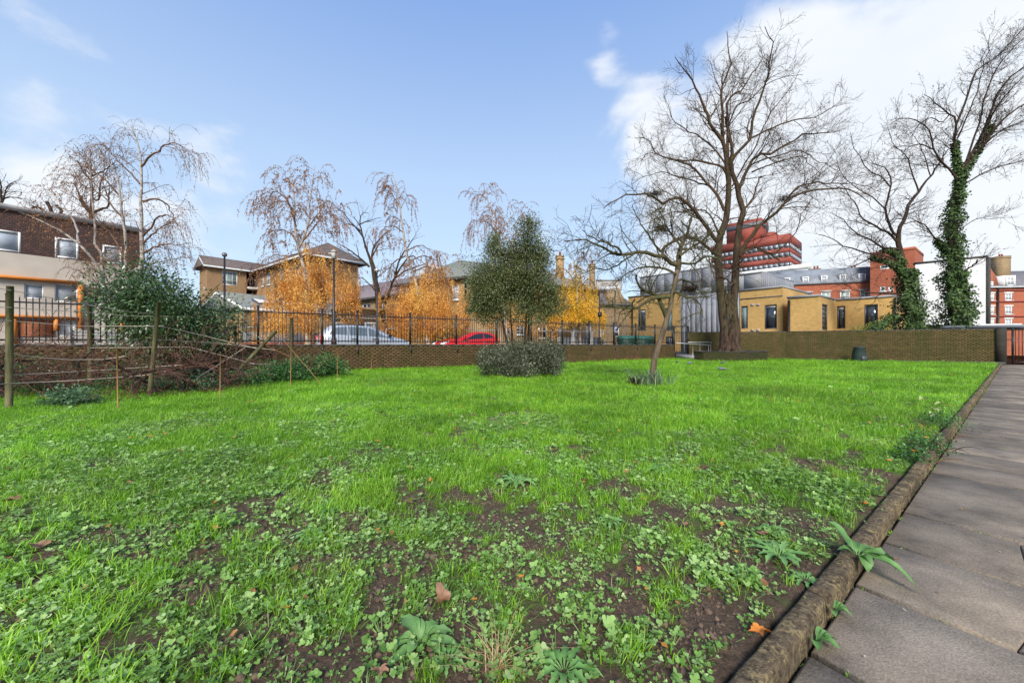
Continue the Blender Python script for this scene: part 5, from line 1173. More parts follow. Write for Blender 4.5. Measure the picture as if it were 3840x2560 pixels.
post('trellis_post', 'round post right of the toppled one in the bramble patch', 1092, 1425, 1094, 1191, 11.8, .040, m_post, 'post', gp_)
a_, b_ = P(830, 1455, 9.6), P(1036, 1240, 10.2); mb = MB(); mb.tube([a_, (a_ + b_) / 2, b_], .046, 10); tag(mb.build('trellis_post', m_post), 'toppled round post slanting up to the right through the vines', 'post', gp_)
gc_ = 'thin bamboo canes stuck in the lawn'
for (x0, y0, x1, y1, z, lab) in ((443, 1543, 438, 1303, 6.26, 'thin bamboo cane nearest the camera, left of the leaning post'), (825, 1498, 827, 1318, 7.6, 'thin bamboo cane on the lawn in front of the toppled post'),
        (1090, 1456, 1091, 1296, 9.5, 'thin bamboo cane standing just before the post in the brambles'), (1265, 1423, 1265, 1296, 12, 'thin bamboo cane at the right end of the brambles'), (1391, 1393, 1399, 1295, 15.1, 'thin leaning bamboo cane against the low brick wall')):
    post('bamboo_cane', lab, x0, y0, x1, y1, z, .009, m_cane, 'cane', gc_, k=6)
cords = [([(-80, 1070, 6.2), (36, 1088, 6.45), (180, 1115, 7.6), (337, 1145, 8.85), (480, 1168, 9.8), (612, 1180, 11)], 'topmost pale cord from the thick left post'),
 ([(-80, 1148, 6.2), (36, 1153, 6.45), (337, 1172, 8.85), (500, 1186, 10), (706, 1186, 11)], 'second pale cord from the top running to the straight post'),
 ([(-80, 1199, 6.2), (36, 1203, 6.45), (300, 1223, 8.85), (612, 1223, 7.8)], 'third pale cord level across the laurel'),
 ([(563, 1214, 8), (750, 1255, 8.8), (960, 1306, 9.9)], 'pale cord falling right from the leaning post'),
 ([(590, 1273, 8), (800, 1285, 9.5), (1030, 1312, 11)], 'pale cord just above the toppled post foot'),
 ([(0, 1320, 6.4), (120, 1338, 6.9), (265, 1349, 7.4), (390, 1347, 7.7), (470, 1335, 7.9)], 'sagging pale cord low between the first posts'),
 ([(0, 1408, 6.4), (200, 1398, 7.2), (400, 1386, 7.7), (694, 1367, 9)], 'low pale cord through the vine trunks'),
 ([(0, 1439, 6.4), (250, 1428, 7.0), (482, 1412, 7.7), (571, 1404, 8)], 'lowest pale cord just above the grass'),
 ([(339, 1304, 8.85), (500, 1303, 8.4), (710, 1301, 9.3), (955, 1364, 10.5)], 'pale cord from the second post bending down to the right'),
 ([(891, 1363, 10.1), (1000, 1366, 10.6), (1078, 1368, 11.6)], 'short pale cord over the brambles'),
 ([(741, 1415, 8.4), (830, 1360, 9), (918, 1303, 9.8)], 'pale stick slanting across the toppled post'),
 ([(979, 1180, 10.2), (1060, 1272, 10.2), (1146, 1371, 10.2), (1202, 1437, 10.2)], 'long brown stick leaning from the railings to the grass'),
 ([(928, 1259, 10.4), (1010, 1300, 10.6), (1085, 1337, 11)], 'thin brown stick resting near the bramble post')]
for pts_, lab in cords:
    p_ = [P(*q) for q in pts_]; mb = MB(); mb.tube(p_, .0065, 5); tag(mb.build('trellis_string' if 'stick' not in lab else 'fallen_stick', m_cord if 'brown' not in lab else m_cane, uv=False), lab, 'string' if 'stick' not in lab else 'stick', 'strings of the vine trellis' if 'stick' not in lab else 'sticks leaning in the vines')

# ---- pigeons
m_pg = plain('pigeon_grey', (.13, .14, .165), .6, var=.35, scale=25)
m_pgw = plain('pigeon_wing', (.20, .21, .23), .6, var=.4, scale=40)
def pigeon(px, py, ang, label, s=1.):
    g_ = G(px, py, .03); e = empty('pigeon', (g_[0], g_[1], .015), label, 'pigeon', 'pigeons feeding on the lawn'); e.rotation_euler = (0, 0, ang)
    pts_ = [(-.19, 0, .085), (-.13, 0, .09), (-.07, 0, .10), (0, 0, .115), (.06, 0, .12), (.10, 0, .125), (.125, 0, .14), (.145, 0, .155), (.165, 0, .155), (.185, 0, .148), (.20, 0, .142)]
    r_ = [.012, .022, .045, .062, .058, .042, .028, .026, .026, .014, .004]
    mb = MB(); mb.tube([tuple(c * s for c in p) for p in pts_], [q * s for q in r_], 12); local(mb, 'body', m_pg, e, True)
    mb = MB(); mb.obox((-.21 * s, 0, .083 * s), np.array([.06, 0, -.004]) * s, np.array([0, .028, 0]) * s, np.array([0, 0, .004])); local(mb, 'tail', m_zincd, e)
    for sg_ in (1, -1):
        mb = MB(); mb.tube([(-.14 * s, sg_ * .03 * s, .10 * s), (-.05 * s, sg_ * .055 * s, .125 * s), (.04 * s, sg_ * .05 * s, .13 * s)], [.006, .035 * s, .02 * s], 8); local(mb, 'wing', m_pgw, e, True)
        mb = MB(); mb.tube([(.0, sg_ * .025 * s, .07 * s), (.01, sg_ * .025 * s, -.01)], .005, 5); mb.tube([(-.01, sg_ * .025 * s, -.005), (.04 * s, sg_ * .025 * s, -.008)], .004, 4); local(mb, 'leg', m_cane, e)
pigeon(2708, 1391, math.pi, 'nearest pigeon on the lawn, pale with striped back, in front of the planter')
pigeon(2537, 1364, -1.9, 'pigeon on the grass right of the leaning small tree, farthest left')
pigeon(2587, 1367, .4, 'small pale pigeon between the leaning tree and the planter')
pigeon(2710, 1366, -1.2, 'dark pigeon pecking directly under the planter wall')
# ================================================================== trees and plants
def resample(pts, m):
    p = np.asarray(pts, float); n = len(p)
    # catmull-rom
    q = []
    for i in range(n - 1):
        p0 = p[max(i - 1, 0)]; p1 = p[i]; p2 = p[i + 1]; p3 = p[min(i + 2, n - 1)]
        for t_ in np.linspace(0, 1, 6, endpoint=False): q.append(.5 * ((2 * p1) + (-p0 + p2) * t_ + (2 * p0 - 5 * p1 + 4 * p2 - p3) * t_ ** 2 + (-p0 + 3 * p1 - 3 * p2 + p3) * t_ ** 3))
    q.append(p[-1]); q = np.array(q); d_ = np.r_[0, np.cumsum(np.linalg.norm(np.diff(q, axis=0), axis=1))]
    s_ = np.linspace(0, d_[-1], m); return np.stack([np.interp(s_, d_, q[:, k]) for k in range(3)], 1)
def batch_tubes(mb, paths, rads, k):
    N_, M_, _ = paths.shape
    t_ = np.gradient(paths, axis=1); t_ /= np.linalg.norm(t_, axis=2)[..., None] + 1e-9
    ref = np.where((np.abs(t_[..., 2]).mean(1) < .8)[:, None], np.array([0, 0, 1.]), np.array([1., 0, 0]))[:, None, :]
    a = np.cross(t_, ref); a /= np.linalg.norm(a, axis=2)[..., None] + 1e-9; b = np.cross(t_, a)
    th = np.arange(k) * 2 * math.pi / k
    v = paths[:, :, None, :] + rads[:, :, None, None] * (np.cos(th)[None, None, :, None] * a[:, :, None, :] + np.sin(th)[None, None, :, None] * b[:, :, None, :])
    i = np.arange(M_ - 1)[:, None] * k; j = np.arange(k)[None, :]; j2 = (j + 1) % k
    f = np.stack([i + j, i + j2, i + k + j2, i + k + j], -1).reshape(-1, 4)
    F_ = (f[None] + (np.arange(N_) * M_ * k)[:, None, None]).reshape(-1, 4)
    mb.add(v.reshape(-1, 3), F_)
def kids(paths, rads, space, t0, ang, ln, trop, M_, wig, rg, rf=.6, rmax=9., taper=.25, rmin=.003, t1=1., lf=.45, az=None):
    """children of a batch of branches; ln=(lo,hi) metres"""
    L0 = np.linalg.norm(np.diff(paths, axis=1), axis=2).sum(1)
    cnt = np.maximum(1, np.round(L0 * (t1 - t0) / space + rg.uniform(-.4, .4, len(L0)))).astype(int)
    idx = np.repeat(np.arange(len(paths)), cnt); n = len(idx)
    t_ = rg.uniform(t0, t1, n); M0 = paths.shape[1]; f = t_ * (M0 - 1); i0 = np.minimum(f.astype(int), M0 - 2); fr = (f - i0)[:, None]
    pos = paths[idx, i0] * (1 - fr) + paths[idx, i0 + 1] * fr; tan = paths[idx, i0 + 1] - paths[idx, i0]; tan /= np.linalg.norm(tan, axis=1)[:, None] + 1e-9
    r = rads[idx, i0] * (1 - fr[:, 0]) + rads[idx, i0 + 1] * fr[:, 0]
    rp = rg.normal(size=(n, 3)); rp -= (rp * tan).sum(1)[:, None] * tan; rp /= np.linalg.norm(rp, axis=1)[:, None] + 1e-9
    a_ = np.radians(rg.uniform(ang[0], ang[1], n))[:, None]
    d_ = tan * np.cos(a_) + rp * np.sin(a_)
    lnn = rg.uniform(ln[0], ln[1], n) * (1 - lf * t_)
    out = np.zeros((n, M_, 3)); out[:, 0] = pos; st = (lnn / (M_ - 1))[:, None]; trop = np.asarray(trop, float)
    for q in range(1, M_):
        d_ = d_ + rg.normal(size=(n, 3)) * wig + trop * (q / M_ + .3); d_ /= np.linalg.norm(d_, axis=1)[:, None]
        out[:, q] = out[:, q - 1] + d_ * st
    r0 = np.clip(r * rf, rmin, rmax); R_ = r0[:, None] * np.linspace(1, taper, M_)[None]
    return out, np.maximum(R_, rmin * .8)
def limbset(lst, z, M_=14, dzs=None, rg=None, jit=.05):
    P_, R_ = [], []
    for k, (pts, r0, r1, z0, z1) in enumerate(lst):
        n = len(pts); q = [P(x, y, z + z0 + (z1 - z0) * (i / (n - 1)) ** 1.3) for i, (x, y) in enumerate(pts)]
        p = resample(q, M_)
        if rg is not None: p[1:-1] += rg.normal(size=(M_ - 2, 3)) * jit * np.linspace(.3, 1, M_ - 2)[:, None]
        P_.append(p); R_.append(np.linspace(r0, r1, M_))
    return np.array(P_), np.array(R_)
def leaves(mb, pos, axis, nrm, ln, wd, rg, fold=0.):
    """rhombic leaves; arrays"""
    n = len(pos); ax = axis / (np.linalg.norm(axis, axis=1)[:, None] + 1e-9); nr = nrm - (nrm * ax).sum(1)[:, None] * ax; nr /= np.linalg.norm(nr, axis=1)[:, None] + 1e-9
    sd_ = np.cross(ax, nr); ln = np.broadcast_to(ln, n)[:, None]; wd = np.broadcast_to(wd, n)[:, None]
    v = np.stack([pos, pos + ax * ln * .45 + sd_ * wd / 2 + nr * fold * wd, pos + ax * ln, pos + ax * ln * .45 - sd_ * wd / 2 + nr * fold * wd], 1)
    mb.add(v.reshape(-1, 3), np.arange(n * 4).reshape(n, 4))
def rnd(rg, n): v = rg.normal(size=(n, 3)); return v / np.linalg.norm(v, axis=1)[:, None]
def onpaths(paths, n, rg, lo=0., hi=1.):
    i = rg.integers(0, len(paths), n); f = rg.uniform(lo, hi, n) * (paths.shape[1] - 1); i0 = np.minimum(f.astype(int), paths.shape[1] - 2); fr = (f - i0)[:, None]
    return paths[i, i0] * (1 - fr) + paths[i, i0 + 1] * fr, paths[i, i0 + 1] - paths[i, i0]
m_bark = barkmat('brown_bark', (.018, .012, .009), (.088, .056, .040), scale=6, stretch=.22, bump=1.6, moss=(.09, .09, .035), mossamt=.35)
m_twig = barkmat('twig_bark', (.038, .023, .016), (.095, .058, .037), scale=5, stretch=1, bump=.2, moss=(.09, .09, .035), mossamt=.35)
m_bark2 = barkmat('grey_brown_bark', (.05, .036, .027), (.20, .145, .105), scale=9, stretch=.2, bump=.8, moss=(.12, .12, .05), mossamt=.4)
m_twigg = barkmat('lichen_twigs', (.032, .026, .016), (.095, .078, .04), scale=5, stretch=1, bump=.2, moss=(.10, .11, .04), mossamt=.5)
m_twigd = barkmat('dark_twigs', (.024, .016, .012), (.062, .042, .030), scale=5, stretch=1, bump=.2)
m_birch = barkmat('birch_bark', (.16, .13, .11), (.52, .47, .42), scale=5, stretch=1.6, bump=.3)
m_btwig = barkmat('birch_twigs', (.10, .055, .035), (.20, .12, .08), scale=5, stretch=1, bump=.1)
def tree_root(name, loc, label, cat='tree', group=None): return empty(name, (loc[0], loc[1], 0), label, cat, group)

# ---------- the big bare tree
ZT = 25.2; rg = np.random.default_rng(21)
bt = tree_root('bare_tree', P(2735, 1, ZT), 'huge bare tree with twin stems growing out of the brick planter')
main = [
 ([(2722, 1330), (2718, 1240), (2708, 1150), (2699, 1050), (2694, 972), (2696, 904), (2716, 836), (2727, 768), (2731, 700), (2728, 640), (2724, 579)], 0.295, 0.134, 0, 0),
 ([(2752, 1330), (2757, 1230), (2748, 1150), (2757, 1041), (2764, 955), (2771, 853), (2787, 800), (2772, 745), (2765, 700), (2751, 655), (2741, 602)], 0.295, 0.122, -.1, .3),
 ([(2724, 579), (2704, 518), (2662, 462), (2638, 387), (2596, 303), (2554, 247), (2531, 214)], 0.126, 0.019, 0, -1.5),
 ([(2722, 590), (2710, 500), (2709, 439), (2704, 354), (2720, 290), (2737, 247), (2728, 170), (2726, 118)], 0.114, 0.019, 0, 1),
 ([(2728, 600), (2730, 457), (2727, 378), (2755, 355), (2779, 340), (2826, 270), (2868, 204)], 0.102, 0.019, 0, 2),
 ([(2741, 602), (2746, 546), (2727, 471), (2722, 440)], 0.114, 0.073, .3, .5),
 ([(2741, 610), (2755, 585), (2779, 556), (2816, 518), (2821, 448), (2844, 387), (2872, 307), (2896, 204), (2893, 140), (2868, 100)], 0.108, 0.019, .3, -1.2),
 ([(2700, 960), (2680, 948), (2665, 938), (2618, 901), (2560, 887), (2522, 908), (2488, 938), (2484, 975)], 0.114, 0.031, -.2, -3),
 ([(2697, 915), (2676, 891), (2645, 843), (2614, 806), (2577, 761), (2536, 741), (2485, 761), (2441, 734), (2400, 731), (2338, 734), (2294, 758), (2263, 782)], 0.132, 0.019, 0, -4),
 ([(2716, 790), (2685, 724), (2662, 701), (2624, 659), (2596, 626), (2545, 602), (2484, 588), (2446, 556), (2428, 523), (2381, 518)], 0.102, 0.019, 0, 2.5),
 ([(2722, 650), (2709, 626), (2638, 607), (2580, 600), (2521, 598), (2430, 575), (2400, 620)], 0.066, 0.012, 0, -2),
 ([(2660, 697), (2560, 668), (2480, 645), (2420, 660), (2370, 690)], 0.054, 0.012, 1, 1),
 ([(2700, 900), (2660, 800), (2590, 790), (2510, 800), (2440, 830), (2370, 850)], 0.060, 0.012, 0, 3),
 ([(2770, 745), (2774, 696), (2807, 626), (2840, 584), (2896, 574), (2966, 532), (3027, 499), (3097, 504), (3170, 480)], 0.114, 0.019, .2, 3),
 ([(2816, 518), (2896, 481), (2966, 453), (3060, 440), (3130, 400), (3191, 387)], 0.060, 0.012, 0, 2),
 ([(2805, 630), (2840, 605), (2896, 590), (2999, 563), (3060, 600), (3140, 640)], 0.054, 0.012, .8, -2),
 ([(2821, 645), (2860, 628), (2896, 616), (2999, 588), (3040, 615), (3090, 660)], 0.054, 0.012, .5, 3.5),
 ([(2770, 975), (2774, 952), (2798, 911), (2832, 863), (2866, 829), (2897, 809), (2930, 778), (2957, 748), (3013, 719), (3097, 705), (3195, 719), (3260, 760)], 0.132, 0.019, 0, -3),
 ([(2925, 785), (2989, 701), (3050, 687), (3120, 688), (3210, 691), (3300, 720)], 0.066, 0.012, -1, 2),
 ([(2775, 960), (2799, 938), (2829, 928), (2855, 936), (2893, 954), (2913, 972), (2918, 992)], 0.084, 0.043, -.2, -1.5),
 ([(2890, 955), (2920, 940), (2985, 870), (3010, 790), (3050, 740)], 0.042, 0.012, -1, -2),
 ([(2780, 800), (2802, 771), (2830, 729), (2844, 673), (2866, 660)], 0.078, 0.031, .2, 1.5),
 ([(2700, 1010), (2660, 985), (2640, 960), (2610, 990), (2570, 1030)], 0.048, 0.012, -.3, -2),
 ([(2745, 700), (2800, 600), (2830, 560), (2860, 480), (2890, 420), (2960, 330), (3000, 260)], 0.054, 0.012, 0, -3),
 ([(2724, 620), (2680, 560), (2620, 510), (2560, 480), (2520, 440), (2490, 360)], 0.060, 0.012, 0, 3),
 ([(2730, 480), (2760, 400), (2810, 380), (2860, 330), (2930, 290), (3010, 280)], 0.048, 0.012, .5, -1),
]
p0, r0 = limbset(main, ZT, 16, rg=rg, jit=.05)
mb = MB(); batch_tubes(mb, p0[:2], r0[:2] * np.array([1.45, 1.2, 1.1, 1.05] + [1] * 12)[None], 12)
# root flare
for a_ in np.linspace(0, 2 * math.pi, 9)[:-1]:
    b_ = P(2737, 1330, ZT); d_ = np.array([math.cos(a_), math.sin(a_), 0]); mb.tube([b_ + np.array([0, 0, .95]) + d_ * .22, b_ + np.array([0, 0, .42]) + d_ * .42, b_ + np.array([0, 0, .08]) + d_ * .75, b_ + np.array([0, 0, -.1]) + d_ * .9], [.22, .2, .14, .07], 8)
for k in range(46):  # burrs and flutes on the bole
    h_ = rg.uniform(.1, 3.9); s_ = rg.uniform(-.46, .40) * (1 - .12 * h_ / 4); c_ = P(2737, 1330, ZT) + np.array([s_ - .04 * h_, -.36 * math.sqrt(max(.05, 1 - (s_ / .55) ** 2)), h_]); l_ = .15 + .45 * rg.random(); mb.tube([c_ - [rg.normal() * .05, -.1, l_], c_, c_ + [rg.normal() * .05, .1, l_]], [.03, .07 + .10 * rg.random(), .03], 8)
mb.build('trunk', m_bark, bt, smooth=True, uv=False)
mb = MB(); batch_tubes(mb, p0[2:], r0[2:], 7)
p1, r1 = kids(p0[2:], r0[2:], .46, .12, (28, 65), (1.5, 4.0), (0, 0, .06), 9, .15, rg, rf=.45, rmax=.038, rmin=.011, lf=.78, t1=.93)
p1b, r1b = kids(p0[:2], r0[:2], 1.1, .35, (45, 80), (1.2, 3.2), (0, 0, .06), 9, .2, rg, rf=.25, rmax=.05, rmin=.012)
p1 = np.concatenate([p1, p1b]); r1 = np.concatenate([r1, r1b]); batch_tubes(mb, p1, r1, 5)
p2, r2 = kids(p1, r1, .26, .12, (25, 65), (.7, 2.0), (0, 0, .04), 7, .17, rg, rf=.6, rmax=.016, rmin=.0075); batch_tubes(mb, p2, r2, 4)
p3, r3 = kids(p2, r2, .17, .2, (20, 60), (.3, 1.0), (0, 0, .02), 5, .2, rg, rf=.7, rmax=.008, rmin=.005, taper=.5); batch_tubes(mb, p3, r3, 3)
mb.build('branches', m_twig, bt, smooth=True, uv=False)
mb = MB(); q, d_ = onpaths(p3, 900, rg, .5, 1); leaves(mb, q, rnd(rg, 900) + [0, 0, -.8], rnd(rg, 900), .10, .05, rg); o = mb.build('last_leaves', leafmat('dead_leaf', [(.12, .06, .03), (.2, .10, .04)], trans=.2), bt, uv=False)
o['kind'] = 'stuff'
print('big tree', len(p1), len(p2), len(p3))
def nest(px, py, z, label, r=.3):
    c = P(px, py, z); e = MB(); rg_ = np.random.default_rng(int(px)); n = 90
    a_ = rg_.normal(size=(n, 3)) * [r * .5, r * .5, r * .22]; d_ = rnd(rg_, n) * [1, 1, .3] * r * .7
    batch_tubes(e, (c + a_)[:, None, :] + d_[:, None, :] * np.linspace(-1, 1, 3)[None, :, None], np.full((n, 3), .009), 3)
    tag(e.build('bird_nest', m_twigd, uv=False), label, 'nest', 'twig nests in the bare trees')
nest(2458, 727, ZT - 2.2, 'dark twig nest on the long left limb of the huge bare tree', .42); nest(2945, 742, ZT - 1.2, 'dark twig nest in the right fork of the huge bare tree', .5)

# ---------- small leaning tree on the lawn
ZS = 10.3; rg = np.random.default_rng(33)
st = tree_root('leaning_tree', P(2440, 1, ZS), 'small bare lichen-green tree leaning right from a tuft of long grass')
sm = [([(2436, 1452), (2448, 1400), (2451, 1368), (2466, 1300), (2487, 1238), (2503, 1180), (2515, 1136), (2527, 1068), (2541, 1010)],  .088, .056, 0, .1),
 ([(2541, 1012), (2550, 938), (2570, 891), (2590, 836), (2600, 800)], .08, .015, .1, .6),
 ([(2500, 1190), (2484, 1150), (2461, 1106), (2427, 1095), (2403, 1082), (2389, 1054), (2388, 1030)], .065, .02, .1, -.5),
 ([(2512, 1112), (2480, 1114), (2451, 1116), (2417, 1136), (2393, 1150), (2372, 1157), (2318, 1153), (2270, 1146), (2245, 1158)], .055, .012, 0, -1.2),
 ([(2543, 995), (2532, 1000), (2492, 962), (2458, 959), (2406, 945), (2352, 955), (2304, 955), (2284, 938), (2236, 915), (2168, 901), (2117, 904)], .065, .01, .1, -.8),
 ([(2330, 954), (2318, 930), (2270, 911), (2212, 884), (2185, 863)], .03, .008, -.4, -1.1),
 ([(2485, 955), (2484, 930), (2505, 915), (2526, 900), (2519, 860), (2515, 802), (2524, 745)], .035, .008, 0, .3),
 ([(2478, 945), (2440, 895), (2406, 846), (2385, 800), (2372, 768)], .03, .007, 0, -.6),
 ([(2530, 1065), (2548, 1048), (2580, 1055), (2620, 1085), (2650, 1120)], .04, .01, .1, .9),
 ([(2530, 1095), (2543, 1099), (2567, 1112), (2604, 1119), (2624, 1143), (2633, 1190)], .035, .01, 0, -.9),
 ([(2548, 960), (2590, 930), (2630, 905), (2660, 880), (2690, 860)], .035, .008, 0, 1.0),
 ([(2555, 925), (2520, 880), (2500, 850), (2480, 800), (2440, 740)], .03, .007, 0, 1.2),
 ([(2545, 985), (2600, 990), (2650, 960), (2700, 975), (2730, 1010)], .035, .008, .1, -1.2),
 ([(2535, 1030), (2500, 1010), (2440, 1000), (2380, 1010), (2330, 1040), (2290, 1075)], .035, .008, 0, 1.2),
 ([(2380, 950), (2330, 985), (2280, 1010), (2220, 1010), (2170, 1030)], .025, .007, -.3, .4)]
p0, r0 = limbset(sm, ZS, 14, rg=rg, jit=.02)
mb = MB(); batch_tubes(mb, p0[:1], r0[:1] * np.array([1.35, 1.15, 1.05] + [1] * 11)[None] * (1 + .08 * np.sin(np.arange(14) * 2.1))[None], 12); mb.build('trunk', m_bark2, st, smooth=True, uv=False)
mb = MB(); batch_tubes(mb, p0[1:], r0[1:], 7)
p1, r1 = kids(p0[1:], r0[1:], .12, .15, (35, 80), (.4, 1.4), (0, 0, -.02), 8, .22, rg, rf=.5, rmax=.018, rmin=.005); batch_tubes(mb, p1, r1, 5)
p2, r2 = kids(p1, r1, .10, .15, (30, 75), (.25, .75), (0, 0, -.03), 6, .24, rg, rf=.6, rmax=.008, rmin=.0042); batch_tubes(mb, p2, r2, 3)
p3, r3 = kids(p2, r2, .10, .2, (30, 70), (.06, .25), (0, 0, .0), 4, .22, rg, rf=.7, rmax=.004, rmin=.003, taper=.6); batch_tubes(mb, p3, r3, 3)
mb.build('branches', m_twigg, st, smooth=True, uv=False)
nest(2478, 857, ZS + .2, 'small reddish twig nest on the left of the leaning tree', .14); nest(2585, 1085, ZS - .2, 'hanging dark nest of twigs on the right of the leaning tree', .18)
# witches' broom hanging below nest on right side
print('small', len(p2), len(p3))

# ---------- ivy trees behind the tall wall
m_ivy = leafmat('ivy_leaf', [(.018, .038, .010), (.042, .08, .020), (.08, .14, .038), (.15, .22, .08)], rough=.55, trans=.15, nscale=1.2, weight=.6, spec=.3)
def ivy(parent, paths, prof, n, rg, size=.12):
    """paths: list of (pts, radius fn lower->upper)"""
    mb = MB()
    for pts, ra, rb_, nn in paths:
        p = resample(pts, 20); i = rg.uniform(0, 1, nn) ** 1.05; f = i * 19; i0 = np.minimum(f.astype(int), 18); fr = (f - i0)[:, None]; c = p[i0] * (1 - fr) + p[i0 + 1] * fr
        rr = ra + (rb_ - ra) * i; th = rg.uniform(0, 2 * math.pi, nn)
        lob = .72 + .95 * (vnoise(th * 1.6, c[:, 2] * 1.3, 77) + vnoise(th * 3, c[:, 2] * 3.1, 78) - 1)
        rad = np.maximum(rr * lob, .18) * (rg.uniform(0, 1, nn) ** .3) * np.where(rg.uniform(0, 1, nn) > .93, 1.35, 1)
        q = c + np.stack([np.cos(th) * rad, np.sin(th) * rad, rg.normal(size=nn) * .08], 1)
        out_ = np.stack([np.cos(th), np.sin(th), np.full(nn, .35)], 1) + rnd(rg, nn) * .7
        leaves(mb, q, rnd(rg, nn) + [0, 0, -.7], out_, rg.uniform(.7, 1.3, nn) * size, rg.uniform(.7, 1.2, nn) * size * .85, rg)
    return mb.build('ivy', m_ivy, parent, uv=False)
ZR = 25.6; rg = np.random.default_rng(44)
t1 = tree_root('ivy_clad_tree', P(3400, 1, ZR), 'bare dark tree with ivy round its foot, left of the two behind the tall wall', group='ivy-clad trees behind the wall')
L1 = [([(3420, 1330), (3415, 1200), (3398, 1060), (3390, 980), (3372, 927), (3369, 879)], 0.252, 0.136, 0, 0),
 ([(3369, 879), (3375, 849), (3396, 814), (3407, 767), (3442, 721), (3488, 664), (3528, 612), (3555, 560)], 0.118, 0.024, 0, .8),
 ([(3369, 885), (3354, 880), (3331, 834), (3325, 799), (3321, 767), (3338, 710), (3338, 658), (3315, 624), (3270, 612)], 0.089, 0.020, 0, -.8),
 ([(3362, 905), (3343, 879), (3301, 858), (3259, 837), (3229, 814), (3214, 775), (3190, 740), (3150, 690)], 0.074, 0.016, 0, 1),
 ([(3374, 935), (3340, 930), (3307, 927), (3259, 897), (3217, 879), (3180, 845), (3120, 800)], 0.074, 0.016, 0, -1.4),
 ([(3388, 985), (3350, 970), (3319, 957), (3259, 951), (3229, 939), (3170, 925), (3120, 895), (3070, 880)], 0.074, 0.016, 0, -.6),
 ([(3390, 1015), (3366, 1010), (3319, 989), (3268, 969), (3230, 985), (3150, 1010)], 0.081, 0.016, 0, 1),
 ([(3395, 1105), (3319, 1100), (3259, 1097), (3200, 1088), (3176, 1067), (3130, 1070)], 0.059, 0.012, -.3, -1.5),
 ([(3378, 845), (3430, 830), (3460, 845), (3500, 870)], 0.037, 0.012, 0, -.7),
 ([(3338, 700), (3300, 660), (3260, 640), (3210, 560), (3190, 500)], 0.044, 0.012, 0, .5),
 ([(3445, 718), (3420, 650), (3400, 590), (3350, 540), (3330, 480)], 0.052, 0.012, .3, 1.2),
 ([(3490, 662), (3470, 600), (3450, 545), (3420, 500)], 0.037, 0.010, .3, -.8),
 ([(3325, 790), (3270, 740), (3200, 700), (3150, 640), (3140, 580)], 0.044, 0.010, 0, 1.6)]
p0, r0 = limbset(L1, ZR, 14, rg=rg, jit=.04)
mb = MB(); batch_tubes(mb, p0[:1], r0[:1], 10); mb.build('trunk', m_bark, t1, smooth=True, uv=False)
mb = MB(); batch_tubes(mb, p0[1:], r0[1:], 6)
p1, r1 = kids(p0[1:], r0[1:], .3, .15, (30, 70), (.9, 2.4), (0, 0, .06), 8, .2, rg, rf=.45, rmax=.03, rmin=.009); batch_tubes(mb, p1, r1, 4)
p2, r2 = kids(p1, r1, .22, .12, (25, 65), (.5, 1.4), (0, 0, .05), 6, .2, rg, rf=.6, rmax=.015, rmin=.007); batch_tubes(mb, p2, r2, 3)
p3, r3 = kids(p2, r2, .25, .2, (25, 65), (.2, .6), (0, 0, .05), 4, .2, rg, rf=.7, rmax=.008, rmin=.0045, taper=.6); batch_tubes(mb, p3, r3, 3)
mb.build('branches', m_twigd, t1, smooth=True, uv=False)
ivy(t1, [([P(3425, 1330, ZR), P(3418, 1180, ZR), P(3405, 1010, ZR)], 1.35, .62, 9000), ([P(3395, 1035, ZR), P(3350, 990, ZR), P(3268, 965, ZR + .6)], .34, .14, 1600), ([P(3390, 985, ZR), P(3340, 940, ZR), P(3310, 935, ZR)], .24, .12, 600), ([P(3280, 1240, ZR - 1), P(3345, 1180, ZR)], .5, .5, 700)], None, 0, rg, .14)
t2 = tree_root('ivy_clad_tree', P(3590, 1, ZR), 'tall windswept tree thickly wrapped in ivy at the right edge of the picture', group='ivy-clad trees behind the wall')
